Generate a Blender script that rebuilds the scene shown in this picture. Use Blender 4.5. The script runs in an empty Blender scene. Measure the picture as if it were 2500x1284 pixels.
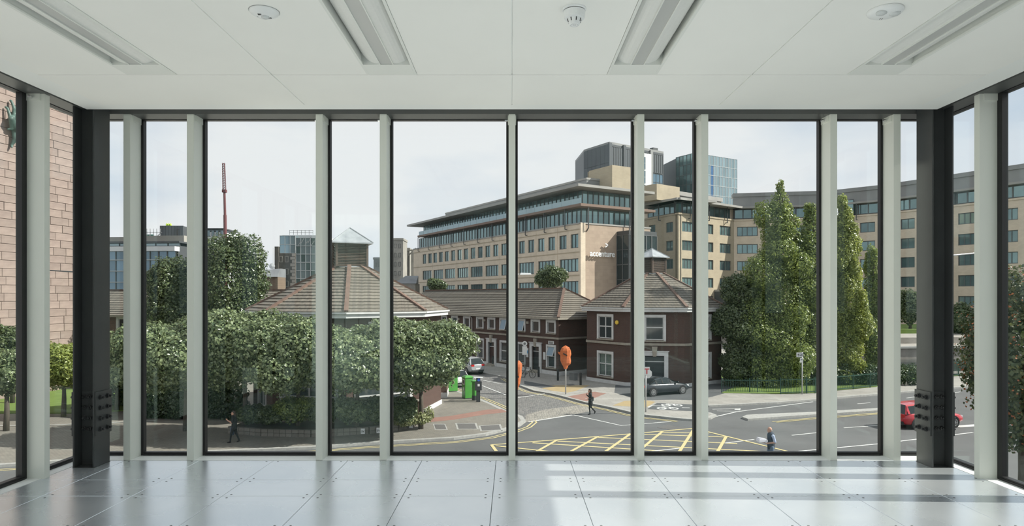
import bpy, math, random
import numpy as np
from mathutils import Vector, Matrix

random.seed(7)
RNG = np.random.default_rng(11)
COL = bpy.context.scene.collection
SC = bpy.context.scene
PI = math.pi
F = 1600.0            # focal length in pixels of the 2500x1284 frame
HX, HY = 1250.0, 724.0  # vanishing point
EYE = 7.8             # eye height above the street
FL = EYE - 1.327      # room floor level
CE = EYE + 1.4445     # ceiling level

# ------------------------------------------------------------------ camera
cam_data = bpy.data.cameras.new('camera')
cam = bpy.data.objects.new('camera', cam_data)
COL.objects.link(cam)
cam.location = (0, 0, EYE)
cam.rotation_euler = (PI / 2, 0, 0)
cam_data.sensor_width = 36.0
cam_data.lens = 36.0 * F / 2500.0
cam_data.shift_y = (HY - 642.0) / 2500.0
cam_data.clip_start = 0.05
cam_data.clip_end = 2000
SC.camera = cam

# ------------------------------------------------------------------ light
SUN_ELEV = 40.0
sun_d = bpy.data.lights.new('sun', 'SUN')
sun_d.energy = 7.0
sun_d.angle = math.radians(0.6)
sun_d.color = (1.0, 0.95, 0.86)
sun = bpy.data.objects.new('sun', sun_d)
COL.objects.link(sun)
e = math.radians(SUN_ELEV)
ldir = Vector((-math.cos(e), 0.03, -math.sin(e)))
sun.rotation_euler = ldir.to_track_quat('-Z', 'Y').to_euler()
sun.location = (60, 0, 60)

world = bpy.data.worlds.new('sky')
SC.world = world
world.use_nodes = True
nt = world.node_tree
nt.nodes.clear()
wo = nt.nodes.new('ShaderNodeOutputWorld')
bg = nt.nodes.new('ShaderNodeBackground')
tc = nt.nodes.new('ShaderNodeTexCoord')
mp = nt.nodes.new('ShaderNodeMapping')
mp.inputs['Scale'].default_value = (1.0, 1.0, 2.6)
nz = nt.nodes.new('ShaderNodeTexNoise')
nz.inputs['Scale'].default_value = 2.2
nz.inputs['Detail'].default_value = 7
nz.inputs['Roughness'].default_value = 0.5
cr = nt.nodes.new('ShaderNodeValToRGB')
cr.color_ramp.elements[0].position = 0.30
cr.color_ramp.elements[0].color = (0.60, 0.70, 0.82, 1)
cr.color_ramp.elements[1].position = 0.54
cr.color_ramp.elements[1].color = (0.92, 0.925, 0.94, 1)
nt.links.new(tc.outputs['Generated'], mp.inputs['Vector'])
nt.links.new(mp.outputs['Vector'], nz.inputs['Vector'])
nt.links.new(nz.outputs['Fac'], cr.inputs['Fac'])
nt.links.new(cr.outputs['Color'], bg.inputs['Color'])
nt.links.new(bg.outputs['Background'], wo.inputs['Surface'])
bg.inputs['Strength'].default_value = 0.93

SC.view_settings.view_transform = 'Standard'
SC.view_settings.look = 'None'
SC.view_settings.gamma = 1.0
SC.view_settings.exposure = 0.2
SC.view_settings.use_curve_mapping = False
SC.cycles.max_bounces = 10
SC.cycles.diffuse_bounces = 6
SC.cycles.transparent_max_bounces = 24
SC.cycles.sample_clamp_indirect = 6.0
SC.cycles.use_denoising = True


# ------------------------------------------------------------------ helpers
def G(px, py):
    """street point seen at a pixel (street level z = 0)"""
    d = F * EYE / (py - HY)
    return ((px - HX) * d / F, d)


def P(px, py, d):
    return ((px - HX) * d / F, d, EYE - (py - HY) * d / F)


def XD(px, d):
    return (px - HX) * d / F


def ZD(py, d):
    return EYE - (py - HY) * d / F


MATS = {}


def principled(name):
    m = bpy.data.materials.new(name)
    m.use_nodes = True
    n = m.node_tree.nodes
    return m, m.node_tree, n['Principled BSDF']


def mat(name, c, rough=0.6, metal=0.0, var=0.0, scale=3.0, c2=None, bump=0.0, bscale=None, spec=0.5,
        rnd=0.0, island=0.0, coat=0.0, emit=None, stretch=None, detail=5):
    """procedural material: noise between c and c2 plus optional relief and per-piece variation"""
    m, t, b = principled(name)
    L = t.links.new
    b.inputs['Roughness'].default_value = rough
    b.inputs['Metallic'].default_value = metal
    b.inputs['Specular IOR Level'].default_value = spec
    if coat:
        b.inputs['Coat Weight'].default_value = coat
        b.inputs['Coat Roughness'].default_value = 0.05
    c = tuple(c) + (1,)
    if c2 is None:
        c2 = tuple(max(0, x * (1 - var)) for x in c[:3])
    c2 = tuple(c2) + (1,)
    tcn = t.nodes.new('ShaderNodeTexCoord')
    src = tcn.outputs['Object']
    if stretch:
        mpn = t.nodes.new('ShaderNodeMapping')
        mpn.inputs['Scale'].default_value = stretch
        L(src, mpn.inputs['Vector'])
        src = mpn.outputs['Vector']
    nz_ = t.nodes.new('ShaderNodeTexNoise')
    nz_.inputs['Scale'].default_value = scale
    nz_.inputs['Detail'].default_value = detail
    L(src, nz_.inputs['Vector'])
    mx = t.nodes.new('ShaderNodeMix')
    mx.data_type = 'RGBA'
    mx.inputs[6].default_value = c2
    mx.inputs[7].default_value = c
    rmp = t.nodes.new('ShaderNodeMapRange')
    rmp.inputs[1].default_value = 0.32
    rmp.inputs[2].default_value = 0.68
    L(nz_.outputs['Fac'], rmp.inputs[0])
    L(rmp.outputs[0], mx.inputs[0])
    col = mx.outputs[2]
    if rnd or island:
        if rnd:
            oi = t.nodes.new('ShaderNodeObjectInfo')
            rv = oi.outputs['Random']
            amt = rnd
        else:
            gi = t.nodes.new('ShaderNodeNewGeometry')
            rv = gi.outputs['Random Per Island']
            amt = island
        hs = t.nodes.new('ShaderNodeHueSaturation')
        mr = t.nodes.new('ShaderNodeMapRange')
        mr.inputs[3].default_value = 1 - amt
        mr.inputs[4].default_value = 1 + amt
        L(rv, mr.inputs[0])
        L(mr.outputs[0], hs.inputs['Value'])
        L(col, hs.inputs['Color'])
        col = hs.outputs['Color']
    L(col, b.inputs['Base Color'])
    if bump:
        bn = t.nodes.new('ShaderNodeTexNoise')
        bn.inputs['Scale'].default_value = bscale or scale * 6
        bn.inputs['Detail'].default_value = 6
        L(src, bn.inputs['Vector'])
        bp = t.nodes.new('ShaderNodeBump')
        bp.inputs['Strength'].default_value = bump
        bp.inputs['Distance'].default_value = 0.02
        L(bn.outputs['Fac'], bp.inputs['Height'])
        L(bp.outputs['Normal'], b.inputs['Normal'])
    if emit:
        b.inputs['Emission Color'].default_value = tuple(emit[:3]) + (1,)
        b.inputs['Emission Strength'].default_value = emit[3]
    MATS[name] = m
    return m


def brick_mat(name, c1, c2, mortar, w=0.225, h=0.075, gap=0.012, plan=False, rough=0.85, bump=0.3, offset=0.5):
    """brick pattern on a vertical face (local x along, z up) or on a plan surface"""
    m, t, b = principled(name)
    L = t.links.new
    tcn = t.nodes.new('ShaderNodeTexCoord')
    src = tcn.outputs['Object']
    if not plan:
        sp = t.nodes.new('ShaderNodeSeparateXYZ')
        cb = t.nodes.new('ShaderNodeCombineXYZ')
        L(src, sp.inputs[0])
        L(sp.outputs['X'], cb.inputs['X'])
        L(sp.outputs['Z'], cb.inputs['Y'])
        src = cb.outputs[0]
    br = t.nodes.new('ShaderNodeTexBrick')
    br.offset = offset
    br.inputs['Color1'].default_value = tuple(c1) + (1,)
    br.inputs['Color2'].default_value = tuple(c2) + (1,)
    br.inputs['Mortar'].default_value = tuple(mortar) + (1,)
    br.inputs['Scale'].default_value = 1.0
    br.inputs['Mortar Size'].default_value = gap
    br.inputs['Brick Width'].default_value = w
    br.inputs['Row Height'].default_value = h
    L(src, br.inputs['Vector'])
    nz_ = t.nodes.new('ShaderNodeTexNoise')
    nz_.inputs['Scale'].default_value = 0.6
    nz_.inputs['Detail'].default_value = 8
    L(tcn.outputs['Object'], nz_.inputs['Vector'])
    mr = t.nodes.new('ShaderNodeMapRange')
    mr.inputs[3].default_value = 0.78
    mr.inputs[4].default_value = 1.2
    L(nz_.outputs['Fac'], mr.inputs[0])
    hs = t.nodes.new('ShaderNodeHueSaturation')
    L(br.outputs['Color'], hs.inputs['Color'])
    L(mr.outputs[0], hs.inputs['Value'])
    L(hs.outputs['Color'], b.inputs['Base Color'])
    b.inputs['Roughness'].default_value = rough
    bp = t.nodes.new('ShaderNodeBump')
    bp.inputs['Strength'].default_value = bump
    bp.inputs['Distance'].default_value = 0.01
    bp.invert = True
    L(br.outputs['Fac'], bp.inputs['Height'])
    L(bp.outputs['Normal'], b.inputs['Normal'])
    MATS[name] = m
    return m


def cobble_mat(name, c1, c2, scale=5.0):
    m, t, b = principled(name)
    L = t.links.new
    tcn = t.nodes.new('ShaderNodeTexCoord')
    vo = t.nodes.new('ShaderNodeTexVoronoi')
    vo.inputs['Scale'].default_value = scale
    vo.inputs['Randomness'].default_value = 0.6
    ve = t.nodes.new('ShaderNodeTexVoronoi')
    ve.feature = 'DISTANCE_TO_EDGE'
    ve.inputs['Scale'].default_value = scale
    ve.inputs['Randomness'].default_value = 0.6
    L(tcn.outputs['Object'], vo.inputs['Vector'])
    L(tcn.outputs['Object'], ve.inputs['Vector'])
    sp = t.nodes.new('ShaderNodeSeparateColor')
    L(vo.outputs['Color'], sp.inputs[0])
    mx = t.nodes.new('ShaderNodeMix')
    mx.data_type = 'RGBA'
    mx.inputs[6].default_value = tuple(c1) + (1,)
    mx.inputs[7].default_value = tuple(c2) + (1,)
    L(sp.outputs[0], mx.inputs[0])
    mr = t.nodes.new('ShaderNodeMapRange')
    mr.inputs[1].default_value = 0.0
    mr.inputs[2].default_value = 0.09
    mr.inputs[3].default_value = 0.35
    mr.inputs[4].default_value = 1.0
    L(ve.outputs['Distance'], mr.inputs[0])
    m2 = t.nodes.new('ShaderNodeMix')
    m2.data_type = 'RGBA'
    m2.blend_type = 'MULTIPLY'
    m2.inputs[0].default_value = 1.0
    L(mx.outputs[2], m2.inputs[6])
    L(mr.outputs[0], m2.inputs[7])
    L(m2.outputs[2], b.inputs['Base Color'])
    b.inputs['Roughness'].default_value = 0.7
    bp = t.nodes.new('ShaderNodeBump')
    bp.inputs['Strength'].default_value = 0.6
    bp.inputs['Distance'].default_value = 0.03
    L(mr.outputs[0], bp.inputs['Height'])
    L(bp.outputs['Normal'], b.inputs['Normal'])
    MATS[name] = m
    return m


def leaf_mat(name, c1, c2, trans=0.35, rough=0.45):
    m = bpy.data.materials.new(name)
    m.use_nodes = True
    t = m.node_tree
    t.nodes.clear()
    L = t.links.new
    out = t.nodes.new('ShaderNodeOutputMaterial')
    gi = t.nodes.new('ShaderNodeNewGeometry')
    mx = t.nodes.new('ShaderNodeMix')
    mx.data_type = 'RGBA'
    mx.inputs[6].default_value = tuple(c1) + (1,)
    mx.inputs[7].default_value = tuple(c2) + (1,)
    L(gi.outputs['Random Per Island'], mx.inputs[0])
    pb = t.nodes.new('ShaderNodeBsdfPrincipled')
    pb.inputs['Roughness'].default_value = rough
    pb.inputs['Specular IOR Level'].default_value = 0.6
    L(mx.outputs[2], pb.inputs['Base Color'])
    tr = t.nodes.new('ShaderNodeBsdfTranslucent')
    hs = t.nodes.new('ShaderNodeHueSaturation')
    hs.inputs['Hue'].default_value = 0.48
    hs.inputs['Value'].default_value = 1.3
    L(mx.outputs[2], hs.inputs['Color'])
    L(hs.outputs['Color'], tr.inputs['Color'])
    ms = t.nodes.new('ShaderNodeMixShader')
    ms.inputs[0].default_value = trans
    L(pb.outputs[0], ms.inputs[1])
    L(tr.outputs[0], ms.inputs[2])
    L(ms.outputs[0], out.inputs['Surface'])
    MATS[name] = m
    return m


def clear_glass(name, tint, base=0.03, edge=0.5):
    """window glass seen through: tinted transmission plus mirror reflection growing at grazing angles"""
    m = bpy.data.materials.new(name)
    m.use_nodes = True
    t = m.node_tree
    t.nodes.clear()
    L = t.links.new
    out = t.nodes.new('ShaderNodeOutputMaterial')
    tr = t.nodes.new('ShaderNodeBsdfTransparent')
    tr.inputs['Color'].default_value = tuple(tint) + (1,)
    gl = t.nodes.new('ShaderNodeBsdfGlossy')
    gl.inputs['Roughness'].default_value = 0.0
    gl.inputs['Color'].default_value = (0.58, 0.80, 0.76, 1)
    lw = t.nodes.new('ShaderNodeLayerWeight')
    lw.inputs['Blend'].default_value = 0.5
    pw = t.nodes.new('ShaderNodeMath')
    pw.operation = 'POWER'
    pw.inputs[1].default_value = 4.0
    L(lw.outputs['Facing'], pw.inputs[0])
    ma = t.nodes.new('ShaderNodeMath')
    ma.operation = 'MULTIPLY_ADD'
    ma.inputs[1].default_value = edge
    ma.inputs[2].default_value = base
    ma.use_clamp = True
    L(pw.outputs[0], ma.inputs[0])
    ms = t.nodes.new('ShaderNodeMixShader')
    L(ma.outputs[0], ms.inputs[0])
    L(tr.outputs[0], ms.inputs[1])
    L(gl.outputs[0], ms.inputs[2])
    L(ms.outputs[0], out.inputs['Surface'])
    MATS[name] = m
    return m


class MB:
    """collects geometry for ONE mesh object"""

    def __init__(self):
        self.v, self.f, self.m = [], [], []

    def _add(self, vs, fs, mi=0):
        o = len(self.v)
        self.v.extend([tuple(p) for p in vs])
        for q in fs:
            self.f.append(tuple(i + o for i in q))
            self.m.append(mi)
        return self

    def box(self, x0, x1, y0, y1, z0, z1, mi=0):
        vs = [(x0, y0, z0), (x1, y0, z0), (x1, y1, z0), (x0, y1, z0), (x0, y0, z1), (x1, y0, z1), (x1, y1, z1), (x0, y1, z1)]
        return self._add(vs, [(3, 2, 1, 0), (4, 5, 6, 7), (0, 1, 5, 4), (1, 2, 6, 5), (2, 3, 7, 6), (3, 0, 4, 7)], mi)

    def hexa(self, a, b, mi=0):
        """a, b: two quads (4 points each), joined as a hexahedron"""
        return self._add(list(a) + list(b), [(3, 2, 1, 0), (4, 5, 6, 7), (0, 1, 5, 4), (1, 2, 6, 5), (2, 3, 7, 6), (3, 0, 4, 7)], mi)

    def quad(self, *p, mi=0):
        return self._add(p, [tuple(range(len(p)))], mi)

    def prism(self, pts, z0, z1, mi=0, top=True, bottom=True):
        n = len(pts)
        ar = sum(pts[i][0] * pts[(i + 1) % n][1] - pts[(i + 1) % n][0] * pts[i][1] for i in range(n))
        if ar < 0:
            pts = pts[::-1]
        vs = [(p[0], p[1], z0) for p in pts] + [(p[0], p[1], z1) for p in pts]
        fs = [(i, (i + 1) % n, (i + 1) % n + n, i + n) for i in range(n)]
        if top:
            fs.append(tuple(range(n, 2 * n)))
        if bottom:
            fs.append(tuple(range(n - 1, -1, -1)))
        return self._add(vs, fs, mi)

    def bar(self, p0, p1, w, h, mi=0, up=(0, 0, 1)):
        p0, p1 = Vector(p0), Vector(p1)
        d = (p1 - p0).normalized()
        s = d.cross(Vector(up))
        if s.length < 1e-5:
            s = Vector((1, 0, 0))
        s.normalize()
        u = s.cross(d)
        s, u = s * w / 2, u * h / 2
        a = [p0 - s - u, p0 + s - u, p0 + s + u, p0 - s + u]
        b = [p + (p1 - p0) for p in a]
        return self.hexa(a, b, mi)

    def tube(self, pts, rs, n=8, mi=0, caps=True):
        pts = [Vector(p) for p in pts]
        if not hasattr(rs, '__len__'):
            rs = [rs] * len(pts)
        rings = []
        vs = []
        for i, p in enumerate(pts):
            d = (pts[min(i + 1, len(pts) - 1)] - pts[max(i - 1, 0)]).normalized()
            a = Vector((0, 0, 1)) if abs(d.z) < 0.9 else Vector((1, 0, 0))
            s = d.cross(a).normalized()
            u = s.cross(d)
            for k in range(n):
                t = 2 * PI * k / n
                vs.append(p + s * math.cos(t) * rs[i] + u * math.sin(t) * rs[i])
        fs = []
        for i in range(len(pts) - 1):
            for k in range(n):
                k2 = (k + 1) % n
                fs.append((i * n + k, i * n + k2, (i + 1) * n + k2, (i + 1) * n + k))
        if caps:
            fs.append(tuple(range(n - 1, -1, -1)))
            fs.append(tuple(range((len(pts) - 1) * n, len(pts) * n)))
        return self._add(vs, fs, mi)

    def lathe(self, prof, n=16, c=(0, 0, 0), mi=0, axis='z'):
        vs, fs = [], []
        for r, z in prof:
            for k in range(n):
                t = 2 * PI * k / n
                a, b_ = r * math.cos(t), r * math.sin(t)
                if axis == 'z':
                    vs.append((c[0] + a, c[1] + b_, c[2] + z))
                elif axis == 'y':
                    vs.append((c[0] + a, c[1] + z, c[2] + b_))
                else:
                    vs.append((c[0] + z, c[1] + a, c[2] + b_))
        for i in range(len(prof) - 1):
            for k in range(n):
                k2 = (k + 1) % n
                fs.append((i * n + k, i * n + k2, (i + 1) * n + k2, (i + 1) * n + k))
        fs.append(tuple(range(n - 1, -1, -1)))
        fs.append(tuple(range((len(prof) - 1) * n, len(prof) * n)))
        return self._add(vs, fs, mi)

    def sphere(self, c, r, n=10, mi=0, sx=1, sy=1, sz=1):
        vs, fs = [], []
        m_ = n // 2 + 1
        for i in range(m_ + 1):
            a = PI * i / m_
            for k in range(n):
                t = 2 * PI * k / n
                vs.append((c[0] + r * sx * math.sin(a) * math.cos(t), c[1] + r * sy * math.sin(a) * math.sin(t), c[2] + r * sz * math.cos(a)))
        for i in range(m_):
            for k in range(n):
                k2 = (k + 1) % n
                fs.append((i * n + k, (i + 1) * n + k, (i + 1) * n + k2, i * n + k2))
        return self._add(vs, fs, mi)

    def mesh(self, name, mats, smooth=False):
        me = bpy.data.meshes.new(name)
        me.from_pydata(self.v, [], self.f)
        if not isinstance(mats, (list, tuple)):
            mats = [mats]
        for x in mats:
            me.materials.append(MATS[x] if isinstance(x, str) else x)
        me.polygons.foreach_set('material_index', self.m)
        if smooth:
            me.polygons.foreach_set('use_smooth', [True] * len(me.polygons))
        me.update()
        return me

    def build(self, name, mats, parent=None, loc=(0, 0, 0), rz=0.0, smooth=False):
        return put(name, self.mesh(name, mats, smooth), parent, loc, rz)


def put(name, me, parent=None, loc=(0, 0, 0), rz=0.0, rot=None):
    o = bpy.data.objects.new(name, me)
    COL.objects.link(o)
    o.location = loc
    o.rotation_euler = rot if rot else (0, 0, rz)
    if parent:
        o.parent = parent
    return o


def tag(o, label=None, cat=None, group=None, kind=None):
    if label:
        o['label'] = label
    if cat:
        o['category'] = cat
    if group:
        o['group'] = group
    if kind:
        o['kind'] = kind
    return o


def thing(name, label, cat, loc=(0, 0, 0), rz=0.0, group=None):
    o = bpy.data.objects.new(name, None)
    COL.objects.link(o)
    o.empty_display_size = 0.2
    o.location = loc
    o.rotation_euler = (0, 0, rz)
    return tag(o, label, cat, group)


def struct(name, loc=(0, 0, 0), rz=0.0):
    o = bpy.data.objects.new(name, None)
    COL.objects.link(o)
    o.location = loc
    o.rotation_euler = (0, 0, rz)
    o['kind'] = 'structure'
    return o


def text_mesh(name, s, size, depth, material, parent, loc, rot, offset=0.0, align='CENTER', xscale=1.0):
    cu = bpy.data.curves.new(name, 'FONT')
    cu.body = s
    cu.size = size
    cu.extrude = depth
    cu.offset = offset
    cu.align_x = align
    cu.resolution_u = 3
    ob = bpy.data.objects.new(name + '_tmp', cu)
    COL.objects.link(ob)
    dg = bpy.context.evaluated_depsgraph_get()
    me = bpy.data.meshes.new_from_object(ob.evaluated_get(dg))
    bpy.data.objects.remove(ob)
    bpy.data.curves.remove(cu)
    me.name = name
    me.materials.clear()
    me.materials.append(MATS[material])
    o = put(name, me, parent, loc, rot=rot)
    o.scale = (xscale, 1, 1)
    return o


def wall_mesh(mb, L, z0, z1, openings, reveal=0.2, mi=0, x0=0.0):
    """front face (y = 0, facing -y) of a wall with rectangular openings and their reveals"""
    xs = sorted({x0, L, *[min(max(a, x0), L) for o in openings for a in o[:2]]})
    zs = sorted({z0, z1, *[min(max(a, z0), z1) for o in openings for a in o[2:4]]})
    for i in range(len(xs) - 1):
        # merge vertically where possible
        j = 0
        while j < len(zs) - 1:
            cx = (xs[i] + xs[i + 1]) / 2
            def inside(k):
                cz = (zs[k] + zs[k + 1]) / 2
                return any(o[0] < cx < o[1] and o[2] < cz < o[3] for o in openings)
            if inside(j):
                j += 1
                continue
            k = j
            while k < len(zs) - 1 and not inside(k):
                k += 1
            mb.quad((xs[i], 0, zs[j]), (xs[i + 1], 0, zs[j]), (xs[i + 1], 0, zs[k]), (xs[i], 0, zs[k]), mi=mi)
            j = k
    for o in openings:
        a, b, c, d = o[:4]
        r = reveal
        mb.quad((a, 0, c), (a, r, c), (b, r, c), (b, 0, c), mi=mi)
        mb.quad((a, 0, d), (b, 0, d), (b, r, d), (a, r, d), mi=mi)
        mb.quad((a, 0, c), (a, 0, d), (a, r, d), (a, r, c), mi=mi)
        mb.quad((b, 0, c), (b, r, c), (b, r, d), (b, 0, d), mi=mi)
    return mb


_wcache = {}


def far_window(parent, x, y, z, w, h, nx, nz, frame, glass, rz=0.0, bar=0.09, depth=0.12, name='window', glass_y=0.08):
    """window of a distant building: frame with bars (part) and pane (sub-part); meshes shared by size"""
    key = (round(w, 2), round(h, 2), nx, nz, frame, glass, bar)
    if key not in _wcache:
        f = MB()
        f.box(0, w, 0, depth, 0, bar).box(0, w, 0, depth, h - bar, h)
        for i in range(nx + 1):
            cx = bar / 2 + (w - bar) * i / nx
            f.box(cx - bar / 2, cx + bar / 2, 0, depth, bar, h - bar)
        for j in range(1, nz):
            cz = h * j / nz
            f.box(bar, w - bar, 0.005, depth - 0.01, cz - bar / 2, cz + bar / 2)
        g = MB().box(0.02, w - 0.02, glass_y, glass_y + 0.02, 0.02, h - 0.02)
        _wcache[key] = (f.mesh('window_frame', frame), g.mesh('pane', glass))
    fm, gm = _wcache[key]
    o = put(name, fm, parent, (x, y, z), rz)
    put('pane', gm, o)
    return o
# ------------------------------------------------------------------ materials
mat('white_paint', (0.80, 0.82, 0.79), 0.55, var=0.03, scale=1.5)
mat('white_wall', (0.88, 0.88, 0.86), 0.7, var=0.02, scale=1)
mat('grey_wall', (0.20, 0.21, 0.21), 0.8)
mat('ceiling_white', (0.90, 0.905, 0.88), 0.7, var=0.02, scale=2)
mat('margin_white', (0.88, 0.90, 0.89), 0.6, var=0.02, scale=2)
mat('fin_paint', (0.79, 0.82, 0.76), 0.42, var=0.03, scale=1.2)
mat('sill_white', (0.84, 0.86, 0.85), 0.5, var=0.04, scale=4)
mat('steel_dark', (0.060, 0.065, 0.067), 0.40, var=0.15, scale=5, spec=0.5)
mat('steel_bolt', (0.03, 0.032, 0.034), 0.35, var=0.2, scale=30)
mat('steel_beam_lit', (0.10, 0.105, 0.103), 0.4, var=0.1, scale=3)  # steel lightened to hold the light the sills throw on the underside
mat('gasket_black', (0.012, 0.012, 0.013), 0.5)
mat('screw_grey', (0.20, 0.21, 0.215), 0.4, metal=0.3)
mat('joint_dark', (0.05, 0.055, 0.06), 0.8)
mat('grey_plastic', (0.30, 0.31, 0.31), 0.5)
mat('lens_grey', (0.62, 0.65, 0.66), 0.25)
mat('detector_white', (0.83, 0.85, 0.86), 0.35)
mat('diffuser_grey', (0.52, 0.53, 0.52), 0.35, var=0.02)
mat('reflector_white', (0.78, 0.79, 0.77), 0.4, var=0.03, scale=60)
mat('ink_black', (0.02, 0.02, 0.02), 0.6)
mat('chrome', (0.75, 0.76, 0.76), 0.2, metal=1.0)
clear_glass('room_glass', (0.922, 0.937, 0.935), base=0.024, edge=0.35)

m_, t_, b_ = principled('floor_steel')
MATS['floor_steel'] = m_
L_ = t_.links.new
tc_ = t_.nodes.new('ShaderNodeTexCoord')
oi_ = t_.nodes.new('ShaderNodeObjectInfo')
va_ = t_.nodes.new('ShaderNodeVectorMath')
va_.operation = 'ADD'
sc_ = t_.nodes.new('ShaderNodeVectorMath')
sc_.operation = 'SCALE'
sc_.inputs['Scale'].default_value = 30.0
L_(oi_.outputs['Location'], va_.inputs[0])
L_(tc_.outputs['Object'], va_.inputs[1])
n1_ = t_.nodes.new('ShaderNodeTexNoise')
n1_.inputs['Scale'].default_value = 2.2
n1_.inputs['Detail'].default_value = 4
n1_.inputs['Roughness'].default_value = 0.5
n1_.inputs['Distortion'].default_value = 0.3
L_(va_.outputs[0], n1_.inputs['Vector'])
cr_ = t_.nodes.new('ShaderNodeValToRGB')
cr_.color_ramp.elements[0].position = 0.3
cr_.color_ramp.elements[0].color = (0.66, 0.71, 0.75, 1)
cr_.color_ramp.elements[1].position = 0.72
cr_.color_ramp.elements[1].color = (0.76, 0.80, 0.83, 1)
L_(n1_.outputs['Fac'], cr_.inputs['Fac'])
L_(cr_.outputs['Color'], b_.inputs['Base Color'])
rr_ = t_.nodes.new('ShaderNodeMapRange')
rr_.inputs[3].default_value = 0.24
rr_.inputs[4].default_value = 0.31
L_(n1_.outputs['Fac'], rr_.inputs[0])
L_(rr_.outputs[0], b_.inputs['Roughness'])
b_.inputs['Metallic'].default_value = 0.68
b_.inputs['Specular IOR Level'].default_value = 0.7

# ------------------------------------------------------------------ the room
YB = -7.2          # rear end of the added glass-roofed hall behind the camera
YC = -0.6          # rear edge of the ceiling
HH = 6.6           # height of that hall
GX = 3.56          # side glass planes
GY = 5.47          # front glass plane
FX = 3.405         # inner ends of the side fins
FY = 5.308         # inner ends of the front fins
BT = EYE + 1.477   # underside of the perimeter beam

floor = MB().box(-GX - 0.08, GX + 0.08, YB, GY + 0.1, FL - 0.5, FL - 0.022).build('floor', 'joint_dark')
tag(floor, kind='structure')
# steel access-floor tiles: 600 mm grid, a cut row near the window
xs = [-3.43] + [-0.129 + 0.6 * i for i in range(-5, 6)] + [3.43]
ys = [3.76 - 0.6 * i for i in range(0, 13)][::-1] + [4.36, 4.744, FY]
gap = 0.0025
tiles = {}
for i in range(len(xs) - 1):
    for j in range(len(ys) - 1):
        w, d = xs[i + 1] - xs[i] - gap, ys[j + 1] - ys[j] - gap
        key = (round(w, 3), round(d, 3))
        if key not in tiles:
            b = MB()
            c = 0.002
            b.hexa([(0, 0, -0.02), (w, 0, -0.02), (w, d, -0.02), (0, d, -0.02)], [(0, 0, -c), (w, 0, -c), (w, d, -c), (0, d, -c)])
            b.hexa([(0, 0, -c), (w, 0, -c), (w, d, -c), (0, d, -c)], [(c, c, 0), (w - c, c, 0), (w - c, d - c, 0), (c, d - c, 0)])
            if w > 0.3:
                for sx in (0.045, w - 0.045):
                    for sy in (0.035, d - 0.035):
                        b.lathe([(0.0075, 0.0), (0.0075, 0.0008), (0.006, 0.0014)], 8, (sx, sy, 0), 1)
            tiles[key] = b.mesh('floor_tile', ['floor_steel', 'screw_grey'])
        put('floor_tile', tiles[key], floor, (xs[i] + gap / 2, ys[j] + gap / 2, FL))

for nm, bx in (('trim_1', (-GX, GX, FY, GY, FL - 0.02, FL + 0.002)),
               ('trim_2', (-GX, -3.43, YB, FY, FL - 0.02, FL + 0.002)),
               ('trim_3', (3.43, GX, YB, FY, FL - 0.02, FL + 0.002))):
    tag(MB().box(*bx).build(nm, 'sill_white'), kind='structure')

# ceiling: slab, panels, margin
ceil = MB().box(-GX - 0.1, GX + 0.1, YC, GY + 0.1, CE + 0.12, CE + 0.5).build('ceiling', 'ceiling_white')
tag(ceil, kind='structure')
cx_ = [-3.095, -1.562, 0.0, 1.562, 3.095]
cy_ = [YC, 1.145, 4.27, 4.94]
LUM = [(-2.34), (-0.78), (0.78), (2.34)]
LW, LY0, LY1 = 0.325, 1.45, 4.262
for i in range(4):
    for j in range(3):
        a, b_, c, d = cx_[i], cx_[i + 1], cy_[j], cy_[j + 1]
        g = 0.004
        mb = MB()
        if j == 1:  # panel with the cut-out for the recessed light
            l0, l1 = LUM[i] - LW / 2 - 0.002, LUM[i] + LW / 2 + 0.002
            mb.box(a + g, l0, c + g, d - g, 0, 0.02).box(l1, b_ - g, c + g, d - g, 0, 0.02)
            mb.box(l0, l1, c + g, LY0 - 0.002, 0, 0.02)
            mb.box(l0, l1, LY1 + 0.001, d - g, 0, 0.02)
        else:
            mb.box(a + g, b_ - g, c + g, d - g, 0, 0.02)
        mb.build('ceiling_panel', 'ceiling_white', ceil, (0, 0, CE))
for nm_, q_ in (('v', (-1.562, 0.0, 1.562)),):
    for x in q_:
        MB().box(x - 0.007, x + 0.007, YC, 4.94, 0.006, 0.016).build('joint_strip', 'margin_white', ceil, (0, 0, CE))
for y in (1.145, 4.27):
    MB().box(-3.095, 3.095, y - 0.005, y + 0.007, 0.006, 0.016).build('joint_strip', 'margin_white', ceil, (0, 0, CE))
mg = MB()
mg.box(-3.29, 3.29, 4.943, 5.07, 0.004, 0.03).box(-3.29, -3.098, YC, 4.943, 0.004, 0.03).box(3.098, 3.29, YC, 4.943, 0.004, 0.03)
mg.box(-3.29, 3.29, 5.055, 5.07, 0.03, 0.12).box(-3.29, -3.275, YC, 5.055, 0.03, 0.12).box(3.275, 3.29, YC, 5.055, 0.03, 0.12)
mg.build('ceiling_margin', 'margin_white', ceil, (0, 0, CE))
bk = MB().box(-3.1, 3.1, YC, 4.95, 0.021, 0.024).build('ceiling_backing', 'margin_white', ceil, (0, 0, CE + 0.06))

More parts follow.
